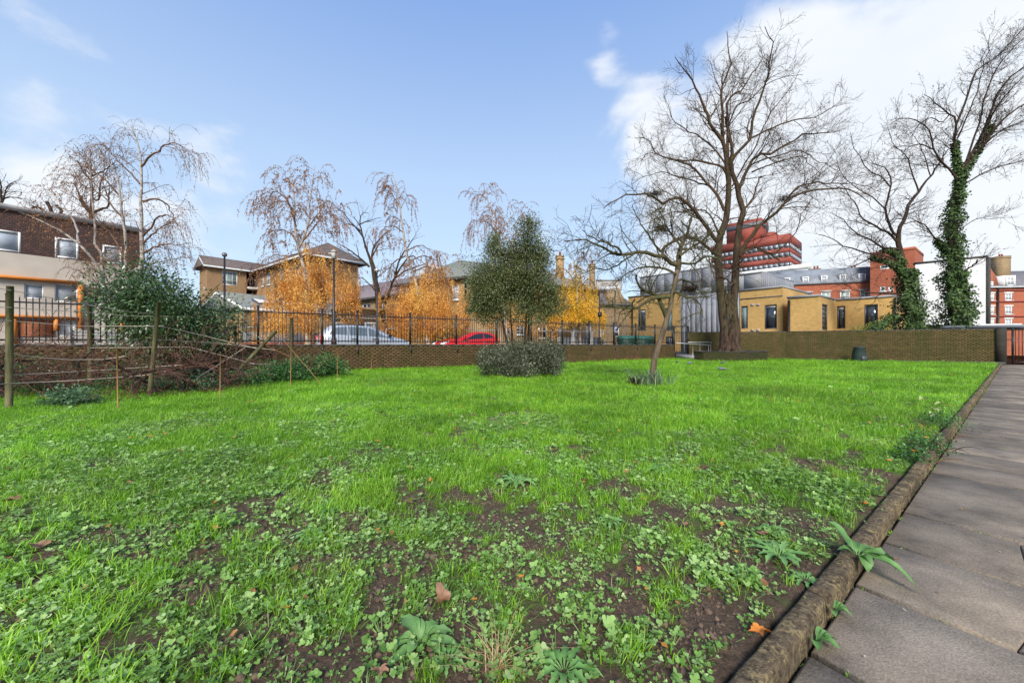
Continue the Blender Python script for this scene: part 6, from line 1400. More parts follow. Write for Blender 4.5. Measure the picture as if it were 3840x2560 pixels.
L2 = [([(3592, 1330), (3585, 1200), (3575, 1000), (3569, 849), (3587, 760), (3595, 700), (3600, 624)], 0.266, 0.176, 0, 0),
 ([(3600, 624), (3579, 538), (3585, 452), (3556, 423), (3499, 383), (3466, 355)], 0.096, 0.016, 0, -.8),
 ([(3600, 640), (3614, 624), (3660, 549), (3690, 480), (3717, 423), (3746, 337), (3840, 251), (3930, 170)], 0.096, 0.024, 0, .8),
 ([(3602, 650), (3660, 578), (3710, 515), (3757, 452), (3840, 394), (3940, 320)], 0.089, 0.024, 0, -.8),
 ([(3600, 700), (3643, 675), (3729, 630), (3840, 601), (3930, 580)], 0.052, 0.016, 0, 1),
 ([(3585, 470), (3602, 430), (3625, 370), (3643, 308), (3671, 251), (3729, 222), (3838, 102), (3900, 40)], 0.067, 0.016, 0, .7),
 ([(3590, 690), (3574, 653), (3534, 607), (3499, 555), (3488, 498), (3442, 452), (3373, 446), (3330, 470)], 0.074, 0.012, 0, -1.2),
 ([(3572, 960), (3539, 915), (3497, 885), (3483, 858), (3438, 829), (3402, 820)], 0.074, 0.016, 0, -1),
 ([(3625, 600), (3670, 470), (3690, 380), (3720, 290), (3790, 190), (3860, 120)], 0.059, 0.016, 0, 1.5),
 ([(3680, 520), (3740, 400), (3800, 330), (3900, 230)], 0.059, 0.016, 0, -1.4),
 ([(3660, 575), (3740, 500), (3820, 460), (3920, 400)], 0.052, 0.016, 0, 1.8),
 ([(3590, 520), (3620, 450), (3660, 350), (3700, 200), (3712, 130)], 0.044, 0.012, 0, -1.4),
 ([(3560, 430), (3530, 460), (3490, 440), (3440, 480), (3400, 540)], 0.037, 0.010, 0, 1),
 ([(3600, 860), (3660, 822), (3730, 820), (3790, 815)], 0.026, 0.008, 0, -.6),
 ([(3610, 1020), (3640, 1000), (3665, 975)], 0.044, 0.040, 0, -.6),
 ([(3495, 560), (3450, 540), (3400, 560), (3370, 600)], 0.037, 0.008, 0, -.9)]
p0, r0 = limbset(L2, ZR, 14, rg=rg, jit=.04)
mb = MB(); batch_tubes(mb, p0[:1], r0[:1], 10); mb.build('trunk', m_bark, t2, smooth=True, uv=False)
mb = MB(); batch_tubes(mb, p0[1:], r0[1:], 6)
p1, r1 = kids(p0[1:], r0[1:], .28, .15, (18, 48), (.9, 2.6), (.05, 0, .07), 8, .13, rg, rf=.45, rmax=.03, rmin=.009); batch_tubes(mb, p1, r1, 4)
p2, r2 = kids(p1, r1, .22, .12, (20, 50), (.5, 1.5), (.05, 0, .06), 6, .16, rg, rf=.6, rmax=.015, rmin=.007); batch_tubes(mb, p2, r2, 3)
p3, r3 = kids(p2, r2, .25, .2, (25, 60), (.2, .6), (.03, 0, .05), 4, .2, rg, rf=.7, rmax=.008, rmin=.0045, taper=.6); batch_tubes(mb, p3, r3, 3)
mb.build('branches', m_twigd, t2, smooth=True, uv=False)
mb = MB(); q, d_ = onpaths(p3, 2600, rg, .3, 1); leaves(mb, q, rnd(rg, 2600) + [0, 0, -.6], rnd(rg, 2600), .07, .05, rg); o = mb.build('seed_clusters', leafmat('dry_seed', [(.05, .05, .03), (.12, .10, .05)], trans=.1), t2, uv=False); o['kind'] = 'stuff'
ivy(t2, [([P(3592, 1330, ZR), P(3590, 1180, ZR), P(3580, 1020, ZR)], 1.4, .8, 10500), ([P(3582, 1040, ZR), P(3572, 860, ZR), P(3590, 740, ZR), P(3602, 640, ZR)], .72, .36, 6800), ([P(3600, 660, ZR), P(3585, 590, ZR), P(3583, 530, ZR)], .35, .15, 1200), ([P(3605, 660, ZR), P(3660, 580, ZR), P(3720, 470, ZR)], .28, .08, 1200), ([P(3565, 960, ZR), P(3510, 895, ZR)], .4, .15, 800)], None, 0, rg, .14)
# low hedge at the foot and yellow green shrub
def leafblob(name, label, cat, ells, n, size, mat, rg, group=None, aspect=.55, hang=.3, dens=.55, spr=1.):
    """leaf clusters in ellipsoids: (centre, radii, weight)"""
    c0 = ells[0][0]; root = empty(name, (c0[0], c0[1], 0), label, cat, group)
    mb = MB(); W_ = np.array([e[2] for e in ells], float); W_ /= W_.sum()
    tot = n // 14; pos = []
    for (c, r, _), w_ in zip(ells, W_):
        k = int(tot * w_) + 1; d_ = rnd(rg, k * 2); rad = rg.uniform(0, 1, k * 2) ** .38; q = np.asarray(c) + d_ * rad[:, None] * np.asarray(r)
        g_ = vnoise(q[:, 0] * 1.9 + 5, q[:, 2] * 1.9 + q[:, 1] * 1.3, 9) ; q = q[np.argsort(-g_ + rg.uniform(0, dens, len(q)))][:k]; pos.append(q)
    pos = np.concatenate(pos); nn = 14; cc = np.repeat(pos, nn, 0); m_ = len(cc); off = rg.normal(size=(m_, 3)) * size * 1.15 * spr
    ctr_ = np.repeat(pos, nn, 0); ax = off + rnd(rg, m_) * size * .6 + np.array([0, 0, -hang * size])
    nr = rnd(rg, m_) * .7 + [0, 0, .8]
    q = cc + off; q[:, 2] = np.maximum(q[:, 2], .01)
    leaves(mb, q, ax, nr, rg.uniform(.7, 1.25, m_) * size, rg.uniform(.8, 1.2, m_) * size * aspect, rg)
    mb.build('crown' if cat == 'tree' else 'foliage', mat, root, uv=False)
    return root, pos
rg = np.random.default_rng(50)
m_ygl = leafmat('yellow_green_leaf', [(.12, .16, .03), (.28, .30, .05), (.36, .38, .08)], nscale=1.5)
leafblob('golden_shrub', 'yellow-green clipped shrub peeping over the tall wall below a school window', 'shrub', [(P(3235, 1238, 26.2), (.9, .5, .28), 1), (P(3290, 1230, 26.2), (.6, .5, .35), 1)], 1800, .09, m_ygl, rg)
# ---------- birches
m_or = leafmat('orange_birch_leaf', [(.40, .16, .02), (.72, .32, .05), (.86, .50, .13), (.72, .50, .10)], rough=.5, trans=.35, nscale=.55, weight=.45)
m_yel = leafmat('yellow_birch_leaf', [(.28, .28, .03), (.72, .42, .03), (.85, .52, .04), (.85, .60, .10)], rough=.5, trans=.35, nscale=.45, weight=.35)
m_brl = leafmat('brown_birch_leaf', [(.16, .07, .035), (.28, .13, .05), (.45, .22, .07)], rough=.6, trans=.25, nscale=1.)
def birch(label, z, trunks, limbs, rg, hang, nbrown, dense, mat, zcut, size=.06, group='birches with drooping twigs', name='birch_tree', hl=(1.2, 3.0), sp=.35, nleaf_dense=0, boxes=()):
    b0 = P(trunks[0][0][0][0], 1, z); root = tree_root(name, b0, label, group=group)
    pt, rt = limbset(trunks, z, 16, rg=rg, jit=.03); mb = MB(); batch_tubes(mb, pt, rt, 9); mb.build('trunk', m_birch, root, smooth=True, uv=False)
    mb = MB(); al = [pt]; ar = [rt]
    if limbs:
        pl_, rl_ = limbset(limbs, z, 16, rg=rg, jit=.04); batch_tubes(mb, pl_, rl_, 6); al.append(pl_); ar.append(rl_)
    A_ = np.concatenate(al); B_ = np.concatenate(ar)
    p1, r1 = kids(A_, B_, sp, .22, (30, 65), (.7, 1.9), (0, 0, -.02), 9, .10, rg, rf=.35, rmax=.02, rmin=.008); batch_tubes(mb, p1, r1, 4)
    # drooping
    p2, r2 = kids(np.concatenate([p1, A_[:, 5:]]) if A_.shape[1] - 5 == p1.shape[1] else p1, r1, sp * .62, .15, (25, 70), hl, (0, 0, -.55), 8, .07, rg, rf=.5, rmax=.008, rmin=.005, taper=.5); batch_tubes(mb, p2, r2, 3)
    mb.build('branches', m_btwig, root, smooth=True, uv=False)
    mb = MB(); q, d_ = onpaths(p2, nbrown, rg, .1, 1); q += rg.normal(size=q.shape) * .03
    leaves(mb, q, rnd(rg, len(q)) * .6 + [0, 0, -1], rnd(rg, len(q)), rg.uniform(.8, 1.4, len(q)) * size, rg.uniform(.7, 1.1, len(q)) * size * .8, rg); mb.build('sparse_leaves', m_brl, root, uv=False)
    if dense:
        mb = MB(); n = nleaf_dense
        # hanging skirts: strings falling from an umbrella of anchor points inside px boxes
        W_ = np.array([b[6] for b in boxes], float); W_ /= W_.sum()
        for (x0, x1, yt, yb, dz, sh, _), w_ in zip(boxes, W_):
            ns = int(n * w_ / 16); fx = np.clip(rg.normal(size=ns) * .70, -1.2, 1.2); px = (x0 + x1) / 2 + (x1 - x0) / 2 * fx; zz = z + rg.uniform(-1, 1, ns) * dz * np.sqrt(np.maximum(.05, 1.35 - fx ** 2)) * .85
            top = yt + (yb - yt) * .28 * fx ** 2 + rg.uniform(0, 1, ns) ** 1.1 * (yb - yt) * .85
            ln_ = rg.uniform(.3, 1.5, ns)
            lobe = vnoise(fx * 3.1 + x0, zz * 1.1, 31); top = top + (lobe - .5) * (yb - yt) * .5 + rg.normal(size=ns) * (yb - yt) * .04
            bot = yb - (yb - yt) * .10 * fx ** 2 - (1 - vnoise(fx * 6.3 + x1, zz * .9, 37)) * (yb - yt) * .30 + rg.normal(size=ns) * (yb - yt) * .05
            X = (px - 1920) / F * zz; Zt = EYE + (HOR - top) / F * zz; Zb = np.maximum(Zt - ln_, EYE + (HOR - bot) / F * zz)
            t_ = np.linspace(0, 1, 16)[None, :]; sw = rg.normal(size=(ns, 1)) * .12
            qx = X[:, None] + sw * t_ + rg.normal(size=(ns, 16)) * .05; qy = zz[:, None] + rg.normal(size=(ns, 16)) * .06; qz = Zt[:, None] * (1 - t_) + Zb[:, None] * t_
            q = np.stack([qx, qy, qz], -1).reshape(-1, 3)
            cl_ = .6 * vnoise(q[:, 0] * 1.8, q[:, 2] * 1.0 + q[:, 1] * 1.2, 13) + .4 * vnoise(q[:, 0] * 4.8, q[:, 2] * 2.2 + q[:, 1] * 3, 14); keep = cl_ + rg.uniform(-.09, .09, len(q)) > sh + .13; q = q[keep]; m_ = len(q)
            leaves(mb, q, rnd(rg, m_) * .7 + [0, 0, -.9], rnd(rg, m_), rg.uniform(.7, 1.25, m_) * size * 1.25, rg.uniform(.7, 1.1, m_) * size * .95, rg)
        mb.build('crown', mat, root, uv=False)
    return root
rg = np.random.default_rng(61)
birch('birch between maisonettes and laurel with pale multiple stems and thin drooping twigs', 17.2,
 [([(488, 1310), (485, 1130), (531, 992), (531, 882), (531, 700), (531, 629), (522, 555), (510, 515), (490, 473)], .13, .02, 0, 0), ([(485, 1300), (482, 1100), (473, 992), (461, 829), (449, 718), (433, 653), (404, 604), (351, 567)], .11, .015, 0, -.5),
  ([(395, 1310), (390, 1120), (384, 1037), (355, 984), (298, 914), (204, 853), (102, 804), (70, 795)], .10, .015, 0, -1.5), ([(395, 1300), (384, 980), (359, 922), (357, 833), (345, 720), (339, 645), (330, 590)], .09, .012, 0, .6), ([(300, 915), (294, 906), (290, 860), (275, 820), (250, 790), (200, 770)], .05, .01, -1, -1)],
 [([(531, 624), (560, 590), (584, 571), (629, 539), (669, 543), (682, 560)], .05, .008, 0, -1), ([(525, 690), (490, 650), (440, 600), (405, 560), (370, 530)], .04, .008, 0, 1), ([(535, 755), (571, 747), (600, 750), (624, 767), (649, 808), (652, 840)], .05, .008, 0, 1),
  ([(536, 885), (560, 860), (584, 820), (620, 808), (650, 815), (668, 850)], .05, .008, 0, -1), ([(535, 915), (580, 870), (620, 845), (660, 835), (680, 860)], .045, .008, 0, 1), ([(533, 950), (580, 930), (630, 915), (690, 920), (705, 935)], .045, .008, 0, 0),
  ([(450, 735), (400, 680), (350, 640), (300, 620), (265, 620)], .04, .008, 0, 1), ([(460, 820), (410, 760), (350, 710), (300, 690), (260, 700)], .04, .008, 0, -1), ([(472, 980), (420, 880), (350, 820), (280, 790), (230, 780)], .04, .008, 0, 1), ([(530, 990), (590, 985), (640, 970), (680, 975)], .03, .006, 0, -.6)],
 rg, 1, 7500, False, None, 0, .05, hl=(.6, 1.9), sp=.26)
birch('tall orange birch hanging over the black camera post, farthest left of the orange birches', 22.6,
 [([(1158, 1310), (1152, 1200), (1148, 1100), (1136, 1000), (1118, 920), (1105, 830), (1100, 740), (1096, 680), (1085, 630)], .16, .02, 0, 0), ([(1120, 930), (1140, 890), (1160, 820), (1165, 740), (1172, 680), (1180, 620)], .07, .01, 0, .5)],
 [([(1110, 850), (1085, 770), (1060, 735), (1030, 715), (1005, 745), (995, 810)], .05, .01, 0, -1.2), ([(1105, 800), (1070, 740), (1045, 700), (1025, 680)], .04, .008, 0, 1), ([(1120, 925), (1180, 850), (1220, 800), (1260, 785), (1300, 800)], .05, .01, 0, 1), ([(1116, 900), (1080, 870), (1040, 860), (1010, 900)], .04, .008, 0, 1.5), ([(1150, 860), (1200, 790), (1220, 760), (1240, 800)], .04, .008, 0, -1.2), ([(1125, 950), (1070, 960), (1020, 960), (1000, 1010)], .04, .008, 0, -.8), ([(1130, 960), (1200, 950), (1270, 960), (1300, 1020)], .04, .008, 0, -.8), ([(1136, 1000), (1060, 1020), (1000, 1060)], .04, .008, 0, .8)],
 rg, 1, 15000, True, m_or, 0, .065, hl=(1.0, 3.0), nleaf_dense=66000,
 boxes=[(985, 1310, 985, 1260, 1.9, .36, 1.0), (1010, 1150, 1050, 1265, 1.5, .30, .35), (1180, 1318, 960, 1170, 1.5, .36, .4), (1035, 1260, 940, 1120, 1.3, .42, .35)])
birch('wide orange birch with white trunk between the silver and red cars', 26.2,
 [([(1612, 1310), (1604, 1280), (1590, 1220), (1575, 1120), (1557, 1050), (1535, 990), (1520, 930), (1508, 840), (1497, 760), (1485, 690), (1470, 645)], .17, .02, 0, 0)],
 [([(1510, 870), (1480, 850), (1440, 855), (1425, 900)], .04, .008, 0, -1), ([(1500, 790), (1515, 760), (1530, 735)], .03, .006, 0, .8), ([(1505, 830), (1470, 810), (1450, 830), (1445, 880)], .035, .008, 0, 1), ([(1495, 770), (1470, 730), (1450, 720)], .03, .006, 0, -1), ([(1530, 980), (1590, 960), (1640, 980), (1670, 1020)], .05, .01, 0, 1), ([(1545, 1020), (1610, 1000), (1670, 1040), (1690, 1100)], .05, .01, 0, -1), ([(1520, 960), (1470, 990), (1450, 1060)], .05, .01, 0, 1), ([(1560, 1060), (1500, 1080), (1465, 1150)], .05, .01, 0, -1.4), ([(1525, 940), (1580, 920), (1620, 950), (1650, 1000)], .04, .01, 0, .2)],
 rg, 1, 12000, True, m_or, 0, .065, hl=(.9, 2.5), nleaf_dense=90000,
 boxes=[(1450, 1725, 1035, 1275, 2.3, .33, 1.1), (1460, 1600, 1090, 1290, 1.8, .3, .5), (1540, 1700, 980, 1180, 1.8, .42, .4), (1590, 1718, 1120, 1270, 1.7, .33, .4)])
birch('birch with orange leaves directly behind the dark evergreen tree', 30.4,
 [([(1905, 1310), (1895, 1200), (1885, 1080), (1880, 960), (1860, 870), (1835, 780), (1820, 720), (1808, 685)], .16, .02, 0, 0), ([(1883, 980), (1870, 900), (1880, 830), (1870, 770), (1850, 720)], .06, .01, 0, .6), ([(1890, 990), (1930, 900), (1930, 820), (1915, 770)], .06, .01, 0, -1)],
 [([(1870, 900), (1840, 845), (1800, 825), (1760, 840), (1745, 870)], .05, .008, 0, -1), ([(1835, 790), (1860, 790), (1880, 800)], .03, .006, 0, 1), ([(1925, 850), (1960, 800), (1990, 830)], .04, .006, 0, .5), ([(1820, 740), (1800, 730), (1790, 760)], .03, .006, 0, .6), ([(1885, 1000), (1960, 960), (2000, 1010)], .04, .006, 0, .5)],
 rg, 1, 10000, True, m_or, 0, .07, hl=(.9, 2.6), nleaf_dense=30000,
 boxes=[(1810, 2060, 990, 1260, 1.6, .38, 1.0), (1850, 2000, 900, 1060, 1.3, .5, .3)])
birch('golden yellow birch in front of the brick chimneys, farthest right of the birches', 33.5,
 [([(2178, 1310), (2172, 1220), (2165, 1120), (2160, 1050), (2155, 1000), (2150, 960)], .15, .02, 0, 0)],
 [([(2165, 1100), (2200, 1050), (2225, 1060), (2240, 1120)], .05, .01, 0, 1), ([(2162, 1070), (2120, 1010), (2090, 1020), (2075, 1080)], .05, .01, 0, -1), ([(2158, 1020), (2190, 970), (2215, 985)], .04, .008, 0, .6)],
 rg, 1, 4500, True, m_yel, 0, .08, hl=(.6, 1.6), nleaf_dense=46000,
 boxes=[(2075, 2248, 1060, 1240, 1.9, .30, 1.0), (2090, 2235, 985, 1130, 1.5, .46, .45), (2125, 2245, 1110, 1215, 1.7, .22, .5), (2040, 2130, 1080, 1230, 1.5, .38, .35)])
# ---------- other bare trees on the street
def bare(label, z, lims, rg, lens=((.8, 2.2), (.4, 1.1), (.2, .6)), spc=(.5, .35, .28), up=.06, mt=None, rmin=.0065, group='bare trees along the street', ntr=1):
    root = tree_root('bare_street_tree', P(lims[0][0][0][0], 1, z), label, group=group)
    p0, r0 = limbset(lims, z, 14, rg=rg, jit=.03)
    mb = MB(); batch_tubes(mb, p0[:ntr], r0[:ntr], 9); mb.build('trunk', m_bark, root, smooth=True, uv=False)
    mb = MB(); batch_tubes(mb, p0[ntr:], r0[ntr:], 6)
    p1, r1 = kids(p0[ntr:], r0[ntr:], spc[0], .2, (20, 50), lens[0], (0, 0, up), 8, .14, rg, rf=.5, rmax=.035, rmin=rmin * 1.6); batch_tubes(mb, p1, r1, 4)
    p2, r2 = kids(p1, r1, spc[1], .15, (20, 55), lens[1], (0, 0, up), 6, .17, rg, rf=.6, rmax=.014, rmin=rmin); batch_tubes(mb, p2, r2, 3)
    if spc[2]:
        p3, r3 = kids(p2, r2, spc[2], .2, (20, 55), lens[2], (0, 0, up), 4, .2, rg, rf=.7, rmax=.008, rmin=rmin * .8, taper=.6); batch_tubes(mb, p3, r3, 3)
    mb.build('branches', mt or m_twigd, root, smooth=True, uv=False); return root
rg = np.random.default_rng(71)
bare('bare dark-limbed tree rising behind the round brick building', 31,
 [([(1428, 1310), (1422, 1180), (1410, 1060), (1392, 980)], .3, .17, 0, 0),
  ([(1392, 985), (1370, 920), (1360, 880), (1350, 830), (1360, 800), (1385, 800)], .11, .02, 0, .6), ([(1385, 1000), (1340, 960), (1300, 930), (1262, 910)], .1, .02, 0, -.6), ([(1362, 890), (1330, 850), (1290, 835), (1265, 820)], .07, .015, .3, 1), ([(1358, 870), (1320, 840), (1290, 800), (1255, 775)], .06, .015, .3, -1),
  ([(1394, 985), (1400, 930), (1430, 890), (1470, 860), (1480, 850)], .09, .02, 0, .8), ([(1396, 960), (1420, 920), (1440, 905)], .07, .02, 0, -.8), ([(1352, 850), (1335, 825), (1325, 810)], .05, .015, .4, 0), ([(1352, 840), (1375, 830), (1430, 815)], .05, .015, .4, .8),
  ([(1415, 1100), (1380, 1060), (1350, 1040), (1310, 1045)], .06, .015, 0, -1), ([(1440, 1140), (1465, 1080), (1480, 1040), (1540, 960), (1600, 1000)], .13, .02, 0, 0), ([(1475, 1050), (1530, 1010), (1590, 990), (1620, 960)], .08, .015, 0, 1), ([(1480, 1040), (1500, 970), (1540, 910), (1560, 880)], .08, .015, 0, -1), ([(1405, 1050), (1450, 1010), (1470, 1000)], .05, .012, 0, 0)], rg, spc=(.5, .42, 0))
bare('pollarded knobbly tree behind the flat roof of the maisonettes', 40,
 [([(342, 1310), (342, 1100), (342, 830), (344, 790)], .35, .22, 0, 0),
  ([(343, 800), (310, 760), (303, 735)], .2, .16, 0, 0), ([(343, 790), (345, 740), (343, 680), (340, 600)], .16, .03, 0, 0), ([(344, 800), (390, 780), (405, 775), (410, 700)], .14, .04, 0, .4), ([(343, 740), (370, 750), (376, 690), (400, 640)], .1, .03, 0, -.5), ([(300, 740), (285, 700), (262, 680)], .08, .03, 0, 0), ([(343, 680), (310, 640), (290, 600)], .08, .03, .4, 0), ([(345, 660), (390, 640), (430, 610)], .08, .03, .4, 0)], rg, lens=((1.6, 4.2), (.7, 2), (.2, .6)), spc=(.32, .5, 0), rmin=.014, group='bare trees behind the maisonettes')
bare('stubby pollarded tree poking above the left of the flat roof', 38,
 [([(205, 1310), (200, 1100), (198, 880)], .3, .2, 0, 0), ([(198, 870), (190, 790), (175, 758)], .16, .14, 0, 0), ([(200, 870), (155, 785), (120, 780)], .12, .1, 0, 0), ([(205, 870), (230, 800), (212, 770)], .13, .12, 0, 0)], rg, lens=((.8, 2.0), (.4, 1.2), (.2, .6)), spc=(.25, .5, 0), rmin=.014, group='bare trees behind the maisonettes')
bare('bare tree half cut off by the left picture edge above the roof', 38,
 [([(-20, 1310), (-15, 1000), (0, 800)], .3, .15, 0, 0), ([(0, 800), (5, 740), (0, 680), (-20, 640)], .12, .03, 0, 0), ([(0, 790), (30, 700), (60, 680)], .09, .02, 0, 0), ([(0, 760), (30, 740), (95, 745)], .07, .02, 0, .5)], rg, lens=((1.5, 2.6), (.6, 1.4), (.2, .6)), spc=(.3, .4, 0), rmin=.012, up=-.05, group='bare trees behind the maisonettes')
# ---------- evergreen in the middle with clipped bush below
m_ev = leafmat('evergreen_leaf', [(.035, .05, .014), (.08, .10, .032), (.15, .175, .068), (.23, .25, .12)], rough=.4, trans=.12, nscale=1.6, weight=.55)
m_ev2 = leafmat('shrub_leaf', [(.028, .036, .016), (.065, .078, .038), (.13, .145, .085), (.24, .25, .17)], rough=.38, trans=.1, nscale=2.2, weight=.6, spec=.6)
rg = np.random.default_rng(81); ZE = 13.6
def E(px, py, rx, ry, dz=0., w=1., dep=None): return (P(px, py, ZE + dz), (rx / F * ZE, (dep or rx / F * ZE * .9), ry / F * ZE), w)
ells = [E(1985, 870, 34, 55, 0, .5), E(1985, 930, 62, 70, 0, 1), E(1990, 1010, 85, 80, 0, 1.6), E(1995, 1100, 100, 80, .1, 1.9), E(1990, 1160, 85, 50, 0, .9), E(1850, 935, 30, 55, -.1, .45), E(1848, 1000, 62, 65, 0, 1), E(1835, 1075, 85, 70, 0, 1.4), E(1820, 1140, 85, 60, -.1, 1.3), E(1900, 1120, 90, 70, -.3, 1.2), E(2060, 1090, 45, 60, .3, .5), E(1770, 1110, 40, 70, 0, .5), E(1745, 975, 12, 12, 0, .03), E(2075, 1000, 14, 16, 0, .04), E(1930, 1060, 50, 80, .4, .7), E(1860, 1175, 60, 30, 0, .4), E(1920, 1000, 45, 70, .1, .8), E(1915, 1080, 60, 60, 0, 1.0), E(1790, 1040, 30, 30, .2, .2), E(2070, 1150, 45, 35, 0, .4), E(1910, 930, 22, 30, 0, .15), E(1940, 855, 12, 20, 0, .05), E(2040, 940, 22, 30, 0, .2)]
et, posE = leafblob('evergreen_tree', 'grey-green evergreen tree with four slim dark stems rising from a clipped bush', 'tree', ells, 66000, .068, m_ev, rg, aspect=.45, dens=.3, spr=1.9)
stems = [([(1912, 1400), (1905, 1300), (1885, 1210), (1872, 1120), (1862, 1030), (1852, 930), (1848, 890)], .05, .012, 0, 0), ([(1930, 1400), (1922, 1290), (1915, 1200), (1912, 1110), (1900, 1020), (1880, 960)], .045, .01, .1, .3),
 ([(1965, 1400), (1968, 1290), (1972, 1200), (1976, 1100), (1975, 980), (1978, 870), (1980, 830)], .045, .01, 0, 0), ([(1985, 1400), (1982, 1290), (1983, 1200), (1990, 1110), (2005, 1000), (2010, 930)], .055, .01, .1, .2),
 ([(1975, 1300), (1985, 1220), (2040, 1190), (2090, 1150)], .02, .008, 0, -.4), ([(1872, 1160), (1820, 1120), (1780, 1080), (1755, 1050)], .025, .008, 0, -.4), ([(1985, 1180), (2030, 1110), (2075, 1060)], .025, .008, 0, .4), ([(1880, 1200), (1810, 1180), (1760, 1160)], .02, .008, 0, .4)]
p0, r0 = limbset(stems, ZE, 14, rg=rg, jit=.01); mb = MB(); batch_tubes(mb, p0, r0, 8)
p1, r1 = kids(p0, r0, .16, .38, (30, 60), (.3, 1.1), (0, 0, .1), 6, .12, rg, rf=.5, rmax=.015, rmin=.004); batch_tubes(mb, p1, r1, 4); mb.build('trunk', m_twigd, et, smooth=True, uv=False)
mb = MB(); q, d_ = onpaths(p1, 9000, rg, .3, 1); q += rg.normal(size=q.shape) * .06; leaves(mb, q, rnd(rg, 9000), rnd(rg, 9000) + [0, 0, .7], .062, .028, rg); mb.build('crown', m_ev, et, uv=False)
ZB = 13.2
def Eb(px, py, rx, ry, dz=0., w=1.): return (P(px, py, ZB + dz), (rx / F * ZB, 1.0, ry / F * ZB), w)
bb_, _ = leafblob('clipped_bush', 'wide rounded dark glossy bush at the foot of the evergreen tree', 'bush', [Eb(1870, 1345, 68, 58, 0, 1), Eb(1950, 1335, 80, 62, .1, 1.2), Eb(2035, 1340, 75, 60, 0, 1.2), Eb(1840, 1360, 40, 45, -.1, .4), Eb(2075, 1350, 38, 50, 0, .4), Eb(1960, 1375, 110, 30, -.3, .8)], 42000, .056, m_ev2, rg, aspect=.5, dens=.6, spr=1.35)
mb = MB()
for k in range(26):
    x = rg.uniform(1840, 2080); b_ = P(x, 1412, ZB + rg.uniform(-.4, .6)); b_[2] = -.02; t_ = b_ + np.array([rg.normal() * .35, rg.normal() * .3, rg.uniform(.6, 1.15)]); mb.tube(resample([b_, (b_ + t_) / 2 + rg.normal(size=3) * .06, t_], 6), [.02, .017, .014, .011, .008, .005], 5)
mb.build('stems', m_twigd, bb_, uv=False)
# ---------- laurel in front of the railings
m_lau = leafmat('laurel_leaf', [(.02, .045, .016), (.045, .09, .028), (.09, .155, .055), (.17, .25, .12)], rough=.3, trans=.15, nscale=1.6, weight=.6, spec=.6)
ZL = 11.0; rg = np.random.default_rng(91)
def El(px, py, rx, ry, dz=0., w=1.): return (P(px, py, ZL + dz), (rx / F * ZL, .75, ry / F * ZL), w)
la, _ = leafblob('laurel_shrub', 'big sprawling dark green laurel shrub in front of the railings at left', 'shrub', [El(520, 1110, 120, 75, .0, 1.6), El(620, 1160, 130, 80, 0, 1.6), El(560, 1060, 80, 45, 0, .5), El(730, 1200, 110, 80, .4, 1.5), El(820, 1230, 70, 70, .9, .9), El(420, 1130, 75, 35, -.2, .45), El(480, 1200, 110, 60, -.1, .8), El(640, 1260, 140, 55, .2, .9), El(440, 1060, 22, 22, 0, .08), El(850, 1160, 30, 20, 1, .1)], 19000, .115, m_lau, rg, aspect=.36, hang=1.1, dens=.4, spr=1.75)
mb = MB()
for k in range(22):
    b_ = P(rg.uniform(560, 700), 1400, ZL + .6); b_[2] = 0; t_ = P(rg.uniform(400, 840), rg.uniform(1060, 1250), ZL + rg.uniform(-.3, .9)); mb.tube(resample([b_, (b_ + t_) / 2 + [0, 0, .35], t_], 8), np.linspace(.03, .006, 8), 5)
mb.build('stems', m_twigd, la, uv=False)
# ---------- grape vines
m_vine = barkmat('black_vine', (.018, .014, .012), (.07, .055, .045), scale=16, stretch=.4, bump=.8)
m_vcane = barkmat('red_brown_cane', (.05, .022, .018), (.20, .10, .07), scale=8, stretch=1, bump=.1)
rg = np.random.default_rng(101)
vines = [(12, 7.4, 'gnarled black vine behind the thick left post'), (250, 8.6, 'gnarled black vine left of the slim second post'), (528, 8.2, 'black vine with crooked trunk touching the leaning post'), (800, 9.2, 'black vine before the foot of the toppled post'),
 (130, 9.6, 'vine in the back row at the left edge'), (395, 10.2, 'vine in the back row below the left of the laurel'), (640, 10.2, 'vine in the back row behind the straight post'), (720, 8.7, 'vine in the front row just right of the leaning post'), (60, 8.2, 'thick vine arm sprawling behind the left post'), (905, 11.0, 'vine tangled behind the toppled post'), (1010, 11.6, 'vine creeping into the brambles'), (1150, 12.4, 'last low vine at the right end of the row')]
